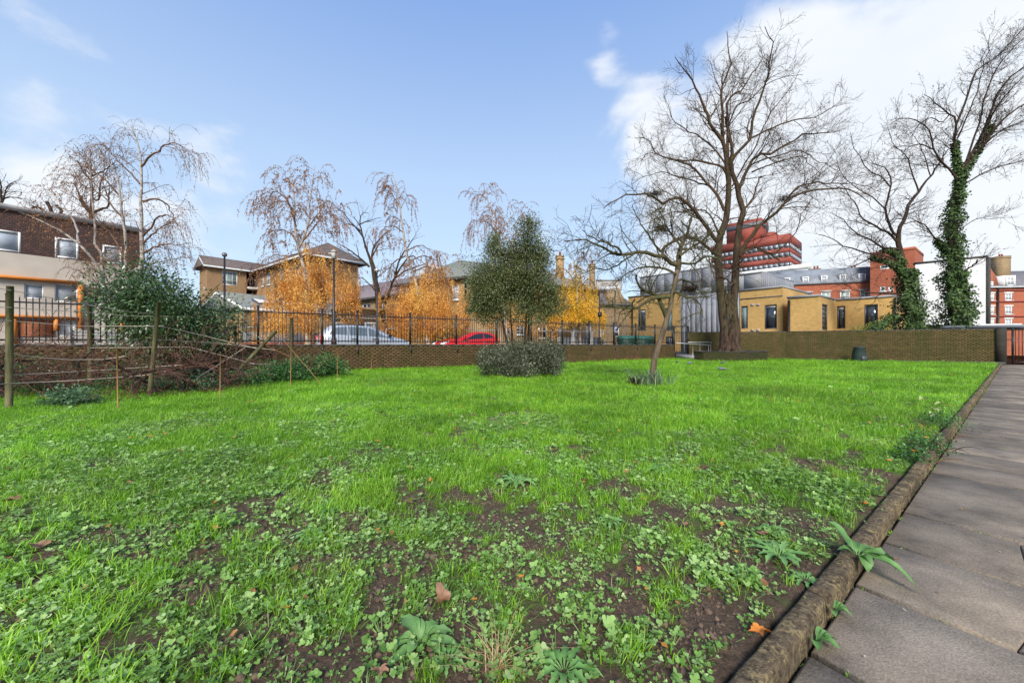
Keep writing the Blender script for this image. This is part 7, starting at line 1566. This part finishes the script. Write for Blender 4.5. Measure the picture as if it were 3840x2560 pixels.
for px, z, lab in vines:
    b_ = P(px, 1, z); b_[2] = -.03; root = empty('grape_vine', (b_[0], b_[1], 0), lab, 'grape vine', 'old grape vines tangled in the trellis')
    dr = np.array([.53, .85, 0]); h_ = rg.uniform(.28, .5); top = b_ + np.array([rg.normal() * .15, rg.normal() * .15, h_])
    mb = MB(); tr_ = resample([b_, b_ + (top - b_) * .5 + rg.normal(size=3) * [.07, .07, .03], top], 8); mb.tube(tr_, np.linspace(.06, .042, 8) * (1 + .2 * rg.normal(size=8) * .6), 8)
    arms = []
    for sg_ in (-1, 1, 1, -1):
        l_ = rg.uniform(.7, 1.5); p = [top]; d_ = dr * sg_ * .8 + rnd(rg, 1)[0] * .8 + [0, 0, .12]
        for k in range(7): d_ = d_ / np.linalg.norm(d_) + rg.normal(size=3) * .42 + [0, 0, -.02]; d_ /= np.linalg.norm(d_); q = p[-1] + d_ * l_ / 7; q[2] = np.clip(q[2], .12, 1.1); p.append(q)
        arms.append(resample(p, 12)); mb.tube(arms[-1], np.linspace(.038, .014, 12) * (1 + .12 * rg.normal(size=12)), 6)
    mb.build('trunk', m_vine, root, smooth=True, uv=False)
    A_ = np.array(arms); B_ = np.tile(np.linspace(.026, .01, 12), (len(arms), 1)); mb = MB()
    p1, r1 = kids(A_, B_, .062, .05, (30, 85), (.6, 1.7), (.05, .03, .035), 9, .20, rg, rf=.35, rmax=.010, rmin=.0065, taper=.5); p1[:, :, 2] = np.maximum(p1[:, :, 2], .05); batch_tubes(mb, p1, r1, 4)
    p2, r2 = kids(p1, r1, .3, .2, (30, 70), (.3, .9), (0, 0, -.05), 6, .28, rg, rf=.6, rmax=.006, rmin=.004, taper=.6); p2[:, :, 2] = np.maximum(p2[:, :, 2], .03); batch_tubes(mb, p2, r2, 3)
    mb.build('canes', m_vcane, root, smooth=True, uv=False)
# brambles and weeds at the foot of the vines
m_br = leafmat('bramble_leaf', [(.02, .05, .015), (.05, .13, .03), (.09, .22, .05), (.15, .30, .09)], rough=.4, trans=.25, nscale=2.5, weight=.6)
m_wd = leafmat('nettle_leaf', [(.05, .10, .05), (.09, .17, .08), (.14, .25, .11)], rough=.5, trans=.25, nscale=3, weight=.5)
def patch(lab, px, z, wx, dy, h, n, size, mat, seed, name='bramble_patch', cat='bramble', grp='leafy weeds under the vines'):
    c = P(px, 1, z); c[2] = h * .35; rg_ = np.random.default_rng(seed)
    return leafblob(name, lab, cat, [(c, (wx, dy, h * .65), 1), (c + [wx * .3, 0, h * .1], (wx * .5, dy * .8, h * .6), .6), (c - [wx * .45, 0, 0], (wx * .45, dy, h * .5), .5)], n, size, mat, rg_, grp, aspect=.7, hang=.1, dens=.8)
patch('bright leafy brambles at the right end of the vine row', 1190, 12.5, .95, .6, .72, 7000, .065, m_br, 5)
patch('leafy brambles around the foot of the bramble post', 1060, 11.0, 1.0, .6, .55, 6500, .06, m_br, 6)
patch('green weeds beneath the toppled post', 900, 9.9, .9, .5, .42, 4500, .055, m_br, 7)
patch('dark low bramble growth along the wall at far left', 330, 10.6, 3.0, .35, .75, 8000, .07, m_lau, 15)
patch('dull green nettles by the leaning post', 690, 8.9, .9, .45, .42, 4500, .055, m_wd, 8, 'nettle_patch', 'nettles')
patch('grey-green weed clump near the slim second post', 265, 6.9, .5, .3, .3, 2200, .045, m_wd, 9, 'nettle_patch', 'nettles')
patch('low green weeds behind the thick left post', 150, 8.4, 1.4, .5, .28, 4500, .05, m_br, 10)
patch('low green weeds under the middle of the vines', 480, 9.2, 1.4, .5, .3, 4500, .05, m_br, 12)
patch('dark ivy-like leaves along the low wall behind the vines', 760, 12.6, 2.2, .35, .8, 8000, .07, m_lau, 14)
# ================================================================== lawn growth (instanced tufts), weeds, leaf litter
rg = np.random.default_rng(123)
m_grass = leafmat('grass_blade', [(.09, .22, .009), (.18, .43, .014), (.31, .60, .028), (.50, .74, .11)], rough=.42, trans=.4, nscale=1.3, inst=True, weight=.6, big=.34)
m_clov = leafmat('ground_leaf', [(.10, .21, .032), (.19, .36, .07), (.32, .51, .14), (.48, .65, .27)], rough=.38, trans=.3, nscale=1.2, inst=True, weight=.65, big=.2)
m_clod = plain('soil_clod', (.11, .075, .052), .95, var=.55, scale=25, bump=.6)
m_straw = plain('dry_straw', (.42, .27, .14), .7, var=.2)
PROTO = []
def proto(name, mb, mat, coll, smooth=False):
    o = bpy.data.objects.new(name, mb.mesh(name, mat, smooth, uv=False)); coll.objects.link(o); return o
def blades(n, h, wd, spread, rg, lean=.5, droop=.5):
    mb = MB(); V_ = []; F_ = []
    for k in range(n):
        a_ = rg.uniform(0, 6.28); b_ = np.array([rg.normal() * spread, rg.normal() * spread, -.004]); H = h * rg.uniform(.45, 1.15); d_ = np.array([math.cos(a_), math.sin(a_), 0]); sd_ = np.array([-d_[1], d_[0], 0]); ln_ = rg.uniform(.1, lean) * H; w_ = wd * rg.uniform(.7, 1.2)
        tw = rg.uniform(-.8, .8); s_ = sd_ * math.cos(tw) + d_ * math.sin(tw)
        p1 = b_ + d_ * ln_ * .35 + [0, 0, H * .45]; p2 = b_ + d_ * ln_ * .9 + [0, 0, H * .8]; p3 = b_ + d_ * ln_ * (1.2 + droop) + [0, 0, H * (.98 - droop * .25)]
        v = [b_ - s_ * w_ * .4, b_ + s_ * w_ * .4, p1 - s_ * w_ * .5, p1 + s_ * w_ * .5, p2 - s_ * w_ * .35, p2 + s_ * w_ * .35, p3]
        mb.add(v, [[0, 1, 3, 2], [2, 3, 5, 4], [4, 5, 6]])
    return mb
def leafsprig(n, spread, h, r, rg):
    mb = MB()
    for k in range(n):
        c = np.array([rg.normal() * spread, rg.normal() * spread, h * rg.uniform(.25, 1.)]); R_ = r * rg.uniform(.55, 1.25); nl = 3 if rg.random() < .6 else 5
        nr = np.array([rg.normal() * .32, rg.normal() * .32, 1.]); nr /= np.linalg.norm(nr); u = np.cross(nr, [1, 0, .1]); u /= np.linalg.norm(u); v_ = np.cross(nr, u); ph = rg.uniform(0, 6.28)
        m_ = nl * 4; pts_ = []
        for q in range(m_):
            a_ = q / m_ * 2 * math.pi + ph; lob = (.62, .95, 1.05, .95)[q % 4] * (1 + .08 * rg.normal())
            pts_.append(c + (u * math.cos(a_) + v_ * math.sin(a_)) * R_ * lob + nr * R_ * .14 * (1 if q % 4 else -1.2))
        mb.add([c - nr * R_ * .12] + pts_, [[0, 1 + q, 1 + (q + 1) % m_] for q in range(m_)])
        base = np.array([c[0] * .35, c[1] * .35, -.004]); mb.add([base - u * .0012, base + u * .0012, c + u * .0009 - nr * R_ * .12, c - u * .0009 - nr * R_ * .12], [[0, 1, 2, 3]])
    return mb
def scatter(name, protos, mat_, X, Y, Zs, S, rg, kind='stuff', tilt=.12, nvar=None):
    coll = bpy.data.collections.new(name + '_kinds')
    for i, (mbp, m_) in enumerate(protos): proto('%s_kind_%02d' % (name, i), mbp, m_, coll)
    n = len(X); me = bpy.data.meshes.new(name); me.vertices.add(n); me.vertices.foreach_set('co', np.stack([X, Y, Zs], 1).astype(np.float32).ravel())
    a_ = me.attributes.new('sc', 'FLOAT', 'POINT'); a_.data.foreach_set('value', S.astype(np.float32))
    a_ = me.attributes.new('rt', 'FLOAT_VECTOR', 'POINT'); a_.data.foreach_set('vector', np.stack([rg.normal(size=n) * tilt, rg.normal(size=n) * tilt, rg.uniform(0, 6.28, n)], 1).astype(np.float32).ravel())
    a_ = me.attributes.new('ix', 'INT', 'POINT'); a_.data.foreach_set('value', rg.integers(0, len(protos), n).astype(np.int32))
    o = bpy.data.objects.new(name, me); COL.objects.link(o); o['kind'] = kind
    for _, m_ in protos[:1]: me.materials.append(m_)
    ng = bpy.data.node_groups.new(name + '_nodes', 'GeometryNodeTree'); ng.interface.new_socket('Geometry', in_out='INPUT', socket_type='NodeSocketGeometry'); ng.interface.new_socket('Geometry', in_out='OUTPUT', socket_type='NodeSocketGeometry')
    gi = ng.nodes.new('NodeGroupInput'); go = ng.nodes.new('NodeGroupOutput'); ip = ng.nodes.new('GeometryNodeInstanceOnPoints'); ci = ng.nodes.new('GeometryNodeCollectionInfo')
    ci.inputs[0].default_value = coll; ci.inputs['Separate Children'].default_value = True; ci.inputs['Reset Children'].default_value = True
    def att(nm, ty):
        q = ng.nodes.new('GeometryNodeInputNamedAttribute'); q.data_type = ty; q.inputs[0].default_value = nm; return q.outputs[0]
    ng.links.new(gi.outputs[0], ip.inputs['Points']); ng.links.new(ci.outputs[0], ip.inputs['Instance']); ip.inputs['Pick Instance'].default_value = True
    ng.links.new(att('ix', 'INT'), ip.inputs['Instance Index']); ng.links.new(att('rt', 'FLOAT_VECTOR'), ip.inputs['Rotation']); ng.links.new(att('sc', 'FLOAT'), ip.inputs['Scale']); ng.links.new(ip.outputs[0], go.inputs[0])
    md = o.modifiers.new('scatter', 'NODES'); md.node_group = ng
    return o
def inlawn(x, y, mg=0.03):
    lwd = (x - LW0[0]) * NW[0] + (y - LW0[1]) * NW[1]
    u = (WC - WB) / np.linalg.norm(WC - WB); n_ = np.array([u[1], -u[0]]); tb_ = (x - WB[0]) * n_[0] + (y - WB[1]) * n_[1]
    u2 = (WB - WA) / np.linalg.norm(WB - WA); n2 = np.array([u2[1], -u2[0]]); ta_ = (x - WA[0]) * n2[0] + (y - WA[1]) * n2[1]
    return (lwd > mg) & (dpath(x, y) > .10 + mg) & (tb_ > .70) & (ta_ > .25)
def cand(y0, y1, dens, rg):
    """uniform points in the view wedge (with margin) between depths y0,y1"""
    hw = lambda y: 1.42 * y + .8
    area = 1.42 * (y1 ** 2 - y0 ** 2) + 1.6 * (y1 - y0); n = int(area * dens)
    y = y0 + (y1 - y0) * rg.uniform(0, 1, int(n * 1.9)); keep = rg.uniform(0, hw(y1), len(y)) < hw(y); y = y[keep][:n]; x = rg.uniform(-1, 1, len(y)) * hw(y)
    k = inlawn(x, y); return x[k], y[k]
bands = [(.9, 2.2, 1500, 1.0), (2.2, 4, 1000, 1.05), (4, 7, 560, 1.2), (7, 12, 230, 1.5), (12, 19, 95, 1.9), (19, 29, 45, 2.4)]
XX, YY, SS = [], [], []
for y0, y1, dn, s_ in bands:
    x, y = cand(y0, y1, dn, rg); so_ = soilf(x, y); wf = weedf(x, y)
    tall_ = fbm(x * .9 + 30, y * .9, 63, 3)
    p_ = (1 - .985 * so_) * (1 - .62 * wf * sstep(-y, -8, -5)); k = rg.uniform(0, 1, len(x)) < p_
    XX.append(x[k]); YY.append(y[k]); SS.append((s_ * rg.uniform(.65, 1.25, len(x)) * (.6 + .75 * tall_))[k])
X, Y, S = map(np.concatenate, (XX, YY, SS)); print('grass tufts', len(X))
gpro = [(blades(11, .062, .0034, .016, rg, .8, .5), m_grass) for _ in range(5)] + [(blades(9, .085, .0032, .018, rg, 1.2, .9), m_grass) for _ in range(2)] + [(blades(14, .04, .0034, .02, rg, .9, .3), m_grass) for _ in range(2)]
g_o = scatter('grass', gpro, None, X, Y, lawn_height(X, Y), S, rg)
# broad-leaved ground cover
XX, YY, SS = [], [], []
for y0, y1, dn, s_ in ((.9, 2.2, 620, .85), (2.2, 4, 420, .95), (4, 7, 230, 1.1), (7, 12, 85, 1.35), (12, 20, 22, 1.6)):
    x, y = cand(y0, y1, dn, rg); so_ = soilf(x, y); wf = weedf(x, y)
    k = rg.uniform(0, 1, len(x)) < np.clip(.15 * (1 - so_) + .95 * wf * (1 - .60 * so_) + .17 * so_, 0, 1)
    XX.append(x[k]); YY.append(y[k]); SS.append((s_ * rg.uniform(.4, 1.25, len(x)) * (.65 + .7 * fbm(x * 2.2, y * 2.2, 88, 2)))[k])
X, Y, S = map(np.concatenate, (XX, YY, SS)); print('leaf sprigs', len(X))
cpro = [(leafsprig(int(rg.integers(5, 10)), .032, .045, .0135, rg), m_clov) for _ in range(6)] + [(leafsprig(int(rg.integers(8, 14)), .05, .05, .0105, rg), m_clov) for _ in range(3)] + [(leafsprig(4, .03, .03, .016, rg), m_clov), (leafsprig(5, .035, .04, .015, rg), m_clov), (leafsprig(12, .03, .02, .007, rg), m_clov)]
scatter('ground_cover', cpro, None, X, Y, lawn_height(X, Y), S, rg)
# crumbs of soil
def clod(rg):
    mb = MB(); t_ = (1 + 5 ** .5) / 2
    v = np.array([(-1, t_, 0), (1, t_, 0), (-1, -t_, 0), (1, -t_, 0), (0, -1, t_), (0, 1, t_), (0, -1, -t_), (0, 1, -t_), (t_, 0, -1), (t_, 0, 1), (-t_, 0, -1), (-t_, 0, 1)]) / 1.9
    v = v * (1 + .22 * rg.normal(size=(12, 1))) * [1, .85, .7]
    mb.add(v * .009, [[0, 11, 5], [0, 5, 1], [0, 1, 7], [0, 7, 10], [0, 10, 11], [1, 5, 9], [5, 11, 4], [11, 10, 2], [10, 7, 6], [7, 1, 8], [3, 9, 4], [3, 4, 2], [3, 2, 6], [3, 6, 8], [3, 8, 9], [4, 9, 5], [2, 4, 11], [6, 2, 10], [8, 6, 7], [9, 8, 1]]); return mb
XX, YY, SS = [], [], []
for y0, y1, dn, s_ in ((.9, 2.2, 2200, .8), (2.2, 4, 900, 1.1), (4, 7, 220, 1.5)):
    x, y = cand(y0, y1, dn, rg); so_ = soilf(x, y); cl_ = fbm(x * 7, y * 7, 8, 2); k = rg.uniform(0, 1, len(x)) < (.06 + so_) * sstep(cl_, .3, .62)
    XX.append(x[k]); YY.append(y[k]); SS.append((s_ * rg.lognormal(-.25, .55, len(x)))[k])
X, Y, S = map(np.concatenate, (XX, YY, SS)); print('clods', len(X))
scatter('soil', [(clod(rg), m_clod) for _ in range(5)], None, X, Y, lawn_height(X, Y), np.minimum(S, 2.6), rg, tilt=2.)
# small fallen leaves
def litterleaf(rg, s=.022):
    mb = MB(); n = 9; pts_ = []
    for q in range(n): a_ = q / n * 6.28; r_ = s * (1.25 if q % 2 else .72) * (1 + .12 * rg.normal()); pts_.append((r_ * math.cos(a_), r_ * .75 * math.sin(a_), .006 + s * .4 * rg.random()))
    mb.add([(0, 0, .004)] + pts_, [[0, 1 + q, 1 + (q + 1) % n] for q in range(n)]); return mb
m_fl = leafmat('fallen_leaf', [(.12, .045, .02), (.28, .11, .04), (.42, .20, .08), (.55, .24, .04)], rough=.6, trans=.2, inst=True, weight=1.)
XX, YY, SS = [], [], []
for y0, y1, dn, s_ in ((1, 3, 9, .7), (3, 7, 8, .95), (7, 13, 5.5, 1.3), (13, 28, 3, 1.6)):
    x, y = cand(y0, y1, dn, rg); XX.append(x); YY.append(y); SS.append(s_ * rg.uniform(.5, 1.4, len(x)))
u = (WC - WB) / np.linalg.norm(WC - WB); n_ = np.array([u[1], -u[0]])      # litter strip at the wall foot
k = 900; s_ = rg.uniform(-1, 9.6, k); o_ = rg.uniform(.05, .62, k); XX.append(WB[0] + u[0] * s_ + n_[0] * o_); YY.append(WB[1] + u[1] * s_ + n_[1] * o_); SS.append(rg.uniform(1, 2.4, k))
X, Y, S = map(np.concatenate, (XX, YY, SS)); o = scatter('leaves', [(litterleaf(rg), m_fl) for _ in range(5)], None, X, Y, lawn_height(X, Y) + .022, S, rg, tilt=.35)
# ---------- individual plants near the camera
m_com = leafmat('comfrey_leaf', [(.07, .17, .045), (.13, .28, .075), (.20, .36, .12)], rough=.55, trans=.3, nscale=14, weight=.25)
m_dand = leafmat('dandelion_leaf', [(.09, .22, .05), (.16, .34, .09), (.24, .42, .15)], rough=.5, trans=.3, nscale=8, weight=.4)
def bigleaf(mb, base, dir_, ln, wd, rg, lift=.5, droop=.9, jag=0., curl=.45):
    d_ = np.array([dir_[0], dir_[1], 0.]); d_ /= np.linalg.norm(d_); sd_ = np.array([-d_[1], d_[0], 0]); n = 9; ang = lift; p = np.array(base, float); C_ = [p.copy()]
    for k in range(n): p = p + (d_ * math.cos(ang) + np.array([0, 0, math.sin(ang)])) * ln / n; C_.append(p.copy()); ang -= droop / n * 2
    V_ = []; 
    for k, c in enumerate(C_):
        t_ = k / n; w_ = wd * (math.sin(math.pi * min(1, max(0, (t_ - .1) / .9)) ** .85) * .5 + (.035 if t_ < .98 else 0)); 
        if jag and 0 < k < n: w_ *= (1 + jag * (1 if k % 2 else -1))
        up = np.array([0, 0, 1.]); wob = rg.normal() * .05 * wd
        crv = curl + .28 * math.sin(t_ * 9 + ln * 40); V_ += [c - sd_ * w_ + up * (w_ * crv + wob), c - sd_ * w_ * .5 + up * w_ * crv * .25, c, c + sd_ * w_ * .5 + up * w_ * crv * .25, c + sd_ * w_ + up * (w_ * crv - wob)]
    F_ = [[k * 5 + j, k * 5 + j + 1, (k + 1) * 5 + j + 1, (k + 1) * 5 + j] for k in range(n) for j in range(4)]
    mb.add(V_, F_)
def rosette(name, label, cat, px, py, lvs, mat, grp=None, z=None, seed=1, jag=0., zz=0.):
    """lvs: (angle deg, length, width, lift, droop)"""
    g_ = G(px, py, zz); rg_ = np.random.default_rng(seed); root = empty(name, tuple(g_), label, cat, grp)
    for a_, ln, wd, lf, dp in lvs:
        a_ = math.radians(a_); mb = MB(); bigleaf(mb, g_ + [math.cos(a_) * .008, math.sin(a_) * .008, .005], (math.cos(a_), math.sin(a_)), ln, wd, rg_, lf, dp, jag); mb.build('leaf', mat, root, smooth=True, uv=False)
    return root
rosette('comfrey_plant', 'broad-leaved plant with large veined leaves at the bottom centre of the lawn', 'plant', 1575, 2418,
 [(140, .14, .060, 1.15, .95), (190, .13, .040, .45, .75), (172, .09, .034, .7, .7), (18, .14, .042, .95, 1.05), (-6, .17, .040, .6, .85), (55, .10, .042, 1.0, .8), (335, .11, .036, .55, .85), (250, .08, .042, 1.1, 1.0), (285, .055, .025, 1.0, .8), (100, .08, .034, 1.25, .6), (225, .15, .036, .35, .65)], m_com, 'broad-leaved plants', seed=3)
rosette('comfrey_plant', 'broad-leaved plant growing over the stone edging onto the slabs', 'plant', 3215, 2085,
 [(118, .19, .055, 1.2, .5), (-8, .19, .065, .6, .95), (-24, .17, .055, .5, .9), (20, .15, .05, .8, 1.0), (-52, .25, .042, .35, .8), (150, .08, .04, .8, .8), (-100, .10, .05, .5, 1.2), (60, .10, .04, 1.0, .7), (-80, .08, .035, .7, 1.)], m_com, 'broad-leaved plants', seed=4, zz=.035)
for px, py, sc_, lab, sd_ in ((3055, 2405, .5, 'small four-leaved weed in the gap at the foot of the edging, lower of two', 5), (3120, 2290, .42, 'small weed at the foot of the edging, upper of two', 6)):
    rosette('small_weed', lab, 'weed', px, py, [(a_, .14 * sc_ * 1.1, .055 * sc_ * 1.2, .9, .8) for a_ in (20, 95, 170, 240, 310, 350)], m_com, 'weeds along the edging', seed=sd_, zz=-.04)
dl = [(a_ + 7, .12, .024, .62, .75) for a_ in range(0, 360, 30)]
for i, (px, py, s_, lab) in enumerate(((2920, 2090, 1.25, 'upright bright green thistle-like weed near the edging'), (2115, 2520, 1.0, 'dandelion with arrow-shaped leaves at the bottom edge'), (2790, 2160, .8, 'small pale dandelion left of the thistle-like weed'), (1165, 2010, .95, 'pale jagged dandelion rosette in the left middle of the lawn'), (1935, 1810, 1.5, 'large flat pale leaf rosette in the middle of the lawn'), (2290, 1960, .8, 'small dandelion right of centre'), (2120, 1625, 1.6, 'dark dock plant further up the lawn'), (1230, 1910, 1.1, 'bluish dock leaf cluster left of centre'), (2480, 1770, 1.4, 'pale docks by the muddy patch'), (1680, 2480, .6, 'young dandelion beside the big veined plant'), (2900, 1995, .8, 'toothed weed just above the thistle-like one'), (3020, 2180, .7, 'low weed close to the edging stones'))):
    rosette('dandelion', lab, 'weed', px, py, [(a_ + 13 * i, ln * s_ * (.75 + .5 * ((k * 37 + i) % 10) / 10), wd * s_, lf * (1.25 if i == 0 else 1), dp) for k, (a_, ln, wd, lf, dp) in enumerate(dl)], m_dand, 'weed rosettes in the lawn', seed=20 + i, jag=.33)
# larger single fallen leaves
m_brown = leafmat('brown_fallen_leaf', [(.13, .06, .03), (.25, .13, .075), (.34, .19, .115)], rough=.6, trans=.15, nscale=18, weight=.2)
m_orl = leafmat('orange_fallen_leaf', [(.45, .13, .02), (.62, .22, .03)], rough=.5, trans=.2, nscale=12, weight=.2)
for i, (px, py, s_, m_, lab) in enumerate(((1655, 2310, .075, m_brown, 'curled brown maple leaf standing upright above the broad-leaved plant'), (1425, 2552, .055, m_brown, 'rust-brown curled leaf at the bottom edge'), (1780, 2270, .022, m_orl, 'small bright orange leaf right of the curled maple leaf'), (1075, 2303, .026, m_orl, 'small orange leaf among the ground cover left of centre'), (1535, 1895, .06, m_brown, 'brown leaf lying in the grass above centre'), (2050, 1900, .045, m_brown, 'dark brown leaf in the middle of the lawn'), (45, 1895, .09, m_brown, 'red-brown leaf at the left edge'), (155, 2070, .10, m_brown, 'red-brown leaf by the bare patch at the left edge'), (2855, 2020, .06, m_brown, 'tan leaf beside the thistle-like weed'), (2850, 2395, .07, m_orl, 'orange-brown leaf against the edging near the bottom'), (1786, 2110, .02, m_brown, 'small pink-brown leaf in the muddy centre'), (3240, 1905, .05, m_orl, 'orange leaf near the bend of the edging'), (2575, 1985, .05, m_brown, 'dull brown leaf among weeds right of centre'))):
    s_ *= .95 if i == 0 else .55; g_ = G(px, py, 0); rg_ = np.random.default_rng(300 + i); mb = MB(); n = 21; pts_ = []
    for q in range(n): a_ = q / n * 6.28; r_ = s_ * (.78 + .26 * math.cos(a_ * (5 if i else 3) + i) + .12 * (q % 2)) * (1 + .12 * rg_.normal()); pts_.append((r_ * math.cos(a_), r_ * .7 * math.sin(a_), s_ * (.10 + .35 * rg_.random() + .35 * abs(math.sin(a_ + i)))))
    up_ = i == 0
    v = np.array([(0, 0, .005)] + pts_)
    if up_: v = v[:, [0, 2, 1]] * [.5, .7, .85]; v[:, 2] += s_ * .6
    mb.add(v + [0, 0, .012], [[0, 1 + q, 1 + (q + 1) % n] for q in range(n)])
    o = mb.build('fallen_leaf', m_, uv=False); o.location = (g_[0], g_[1], float(lawn_height(np.array([g_[0]]), np.array([g_[1]]))[0]) + .012); tag(o, lab, 'leaf', 'larger fallen leaves on the lawn')
# straw tuft, long-grass tuft at the leaning tree, marigold bush on the edging, dead stalks by the wall
def strands(name, label, cat, c, n, ln, wd, mat, seed, spread=.03, lean=.8, grp=None):
    rg_ = np.random.default_rng(seed); root = empty(name, (c[0], c[1], 0), label, cat, grp); mb = blades(n, ln, wd, spread, rg_, lean, .6); mb.V = [v + np.array([c[0], c[1], c[2]]) for v in mb.V]; mb.build('blades', mat, root, uv=False); return root
strands('dead_grass_tuft', 'pale dead grass tuft near the bottom centre', 'grass tuft', G(1870, 2505), 60, .09, .003, m_straw, 5, .016, 2.2)
m_iris = leafmat('iris_blade', [(.10, .16, .07), (.22, .30, .16), (.36, .42, .28)], rough=.45, trans=.3, nscale=3, weight=.8)
c = P(2440, 1450, 10.05); c[2] = -.01
strands('iris_tuft', 'tuft of long grey-green blades at the foot of the leaning tree', 'plant', c, 190, .50, .020, m_iris, 6, .22, .9)
c2 = c + [-.42, -.05, 0]; strands('dead_stalk_clump', 'dark dead stalks left of the leaning tree foot', 'plant', c2, 90, .30, .02, m_twigd, 7, .07, .9)
root, pos = leafblob('edging_bush', 'straggly marigold bush spilling over the edging onto the path', 'plant', [(G(3480, 1690, 0) + [0, 0, .07], (.14, .2, .10), 1), (G(3440, 1730, 0) + [-.04, 0, .06], (.11, .14, .07), .7), (G(3545, 1610, 0) + [0, 0, .10], (.13, .3, .12), 1)], 3000, .026, m_br, np.random.default_rng(9), aspect=.55)
m_pet = plain('orange_petal', (.75, .20, .01), .5, var=.1)
for (px, py, z) in ((3430, 1690, .12), (3560, 1520, .16), (3475, 1640, .18), (3335, 1725, .05)):
    g_ = G(px, py, z); mb = MB(); n = 10
    for q in range(n): a_ = q / n * 6.28; d_ = np.array([math.cos(a_), math.sin(a_), .25]); sd_ = np.array([-d_[1], d_[0], 0]); mb.add([g_, g_ + d_ * .014 + sd_ * .006, g_ + d_ * .026, g_ + d_ * .014 - sd_ * .006], [[0, 1, 2, 3]])
    mb.build('flower', m_pet, root, uv=False)
for k in range(24):
    g_ = G(3500 + rg.normal() * 35, 1670 + rg.normal() * 45, .02); t_ = g_ + np.array([rg.normal() * .16 + .05, rg.normal() * .15, rg.uniform(.05, .25)]); mb = MB(); mb.tube(resample([g_, (g_ + t_) / 2 + [0, 0, .04], t_], 5), np.linspace(.005, .002, 5), 4); mb.build('stalk', m_vcane, root, uv=False) if k < 10 else None
m_pale = leafmat('pale_leaf', [(.35, .42, .12), (.50, .55, .22)], rough=.5, trans=.3, nscale=9, weight=.2)
for i, (px, py, a_) in enumerate(((3560, 1525, 150), (3520, 1560, 200), (3480, 1500, 190), (3520, 1545, 60))):
    mb = MB(); bigleaf(mb, G(px, py, .06), (math.cos(R(a_)), math.sin(R(a_))), .22, .10, np.random.default_rng(i), .7, .8); mb.build('pale_leaf', m_pale, root, smooth=True, uv=False)
c = P(2280, 1345, 25.3)
rgx = np.random.default_rng(77); mb = MB(); n = 240; q = np.array([c[0], c[1] - .2, .02]) + rgx.normal(size=(n, 3)) * [1.0, .25, .02]; d_ = rnd(rgx, n) * [1, .5, .4] + [0, 0, .35]
batch_tubes(mb, q[:, None, :] + d_[:, None, :] * np.linspace(0, .42, 4)[None, :, None], np.full((n, 4), .012), 3)
tag(mb.build('dead_flower_bed', barkmat('red_dead_stalks', (.16, .04, .03), (.30, .10, .07), bump=.1), uv=False), 'low bed of red-brown dead stalks at the foot of the low wall', 'plant')
mb = MB(); q = G(2300, 1400, .02)
for k in range(6): a0 = rg.uniform(0, 3); p_ = q + [rg.normal() * .15, rg.normal() * .1, 0]; mb.tube(resample([p_, p_ + [.2 * math.cos(a0), .1, .12], p_ + [.45 * math.cos(a0) + .1, .05, .02]], 6), [.010] * 6, 4)
tag(mb.build('fallen_twig', m_twigd, uv=False), 'curved dead twig lying on the grass left of the leaning tree', 'twig')
# tufts and moss in slab joints
XX, YY = [], []
for k in range(150):
    j = js[int(rg.integers(3, 26))]; w_ = rg.uniform(.02, .95); q = P0 + PD * (j + skw * w_) + PN * w_; XX.append(q[0]); YY.append(q[1])
for k in range(260): s_ = rg.uniform(-1, 22); q = P0 + PD * s_ + PN * rg.uniform(.002, .03); XX.append(q[0]); YY.append(q[1])
X = np.array(XX); Y = np.array(YY); scatter('joint_weeds', [(blades(8, .035, .003, .006, rg, .9, .4), m_grass), (leafsprig(4, .012, .012, .007, rg), m_clov), (leafsprig(6, .018, .008, .004, rg), m_clov)], None, X, Y, np.full(len(X), PATHZ - .012), rg.uniform(.4, 1.1, len(X)), rg)
# specks of leaf on the slabs
k = 60; s_ = rg.uniform(-.5, 12, k); w_ = rg.uniform(.05, .9, k); q = P0[None] + PD[None] * s_[:, None] + PN[None] * w_[:, None]
scatter('path_litter', [(litterleaf(rg, .009), m_fl), (litterleaf(rg, .006), m_conc)], None, q[:, 0], q[:, 1], np.full(k, PATHZ + .004), rg.uniform(.5, 1.3, k), rg, tilt=.2)
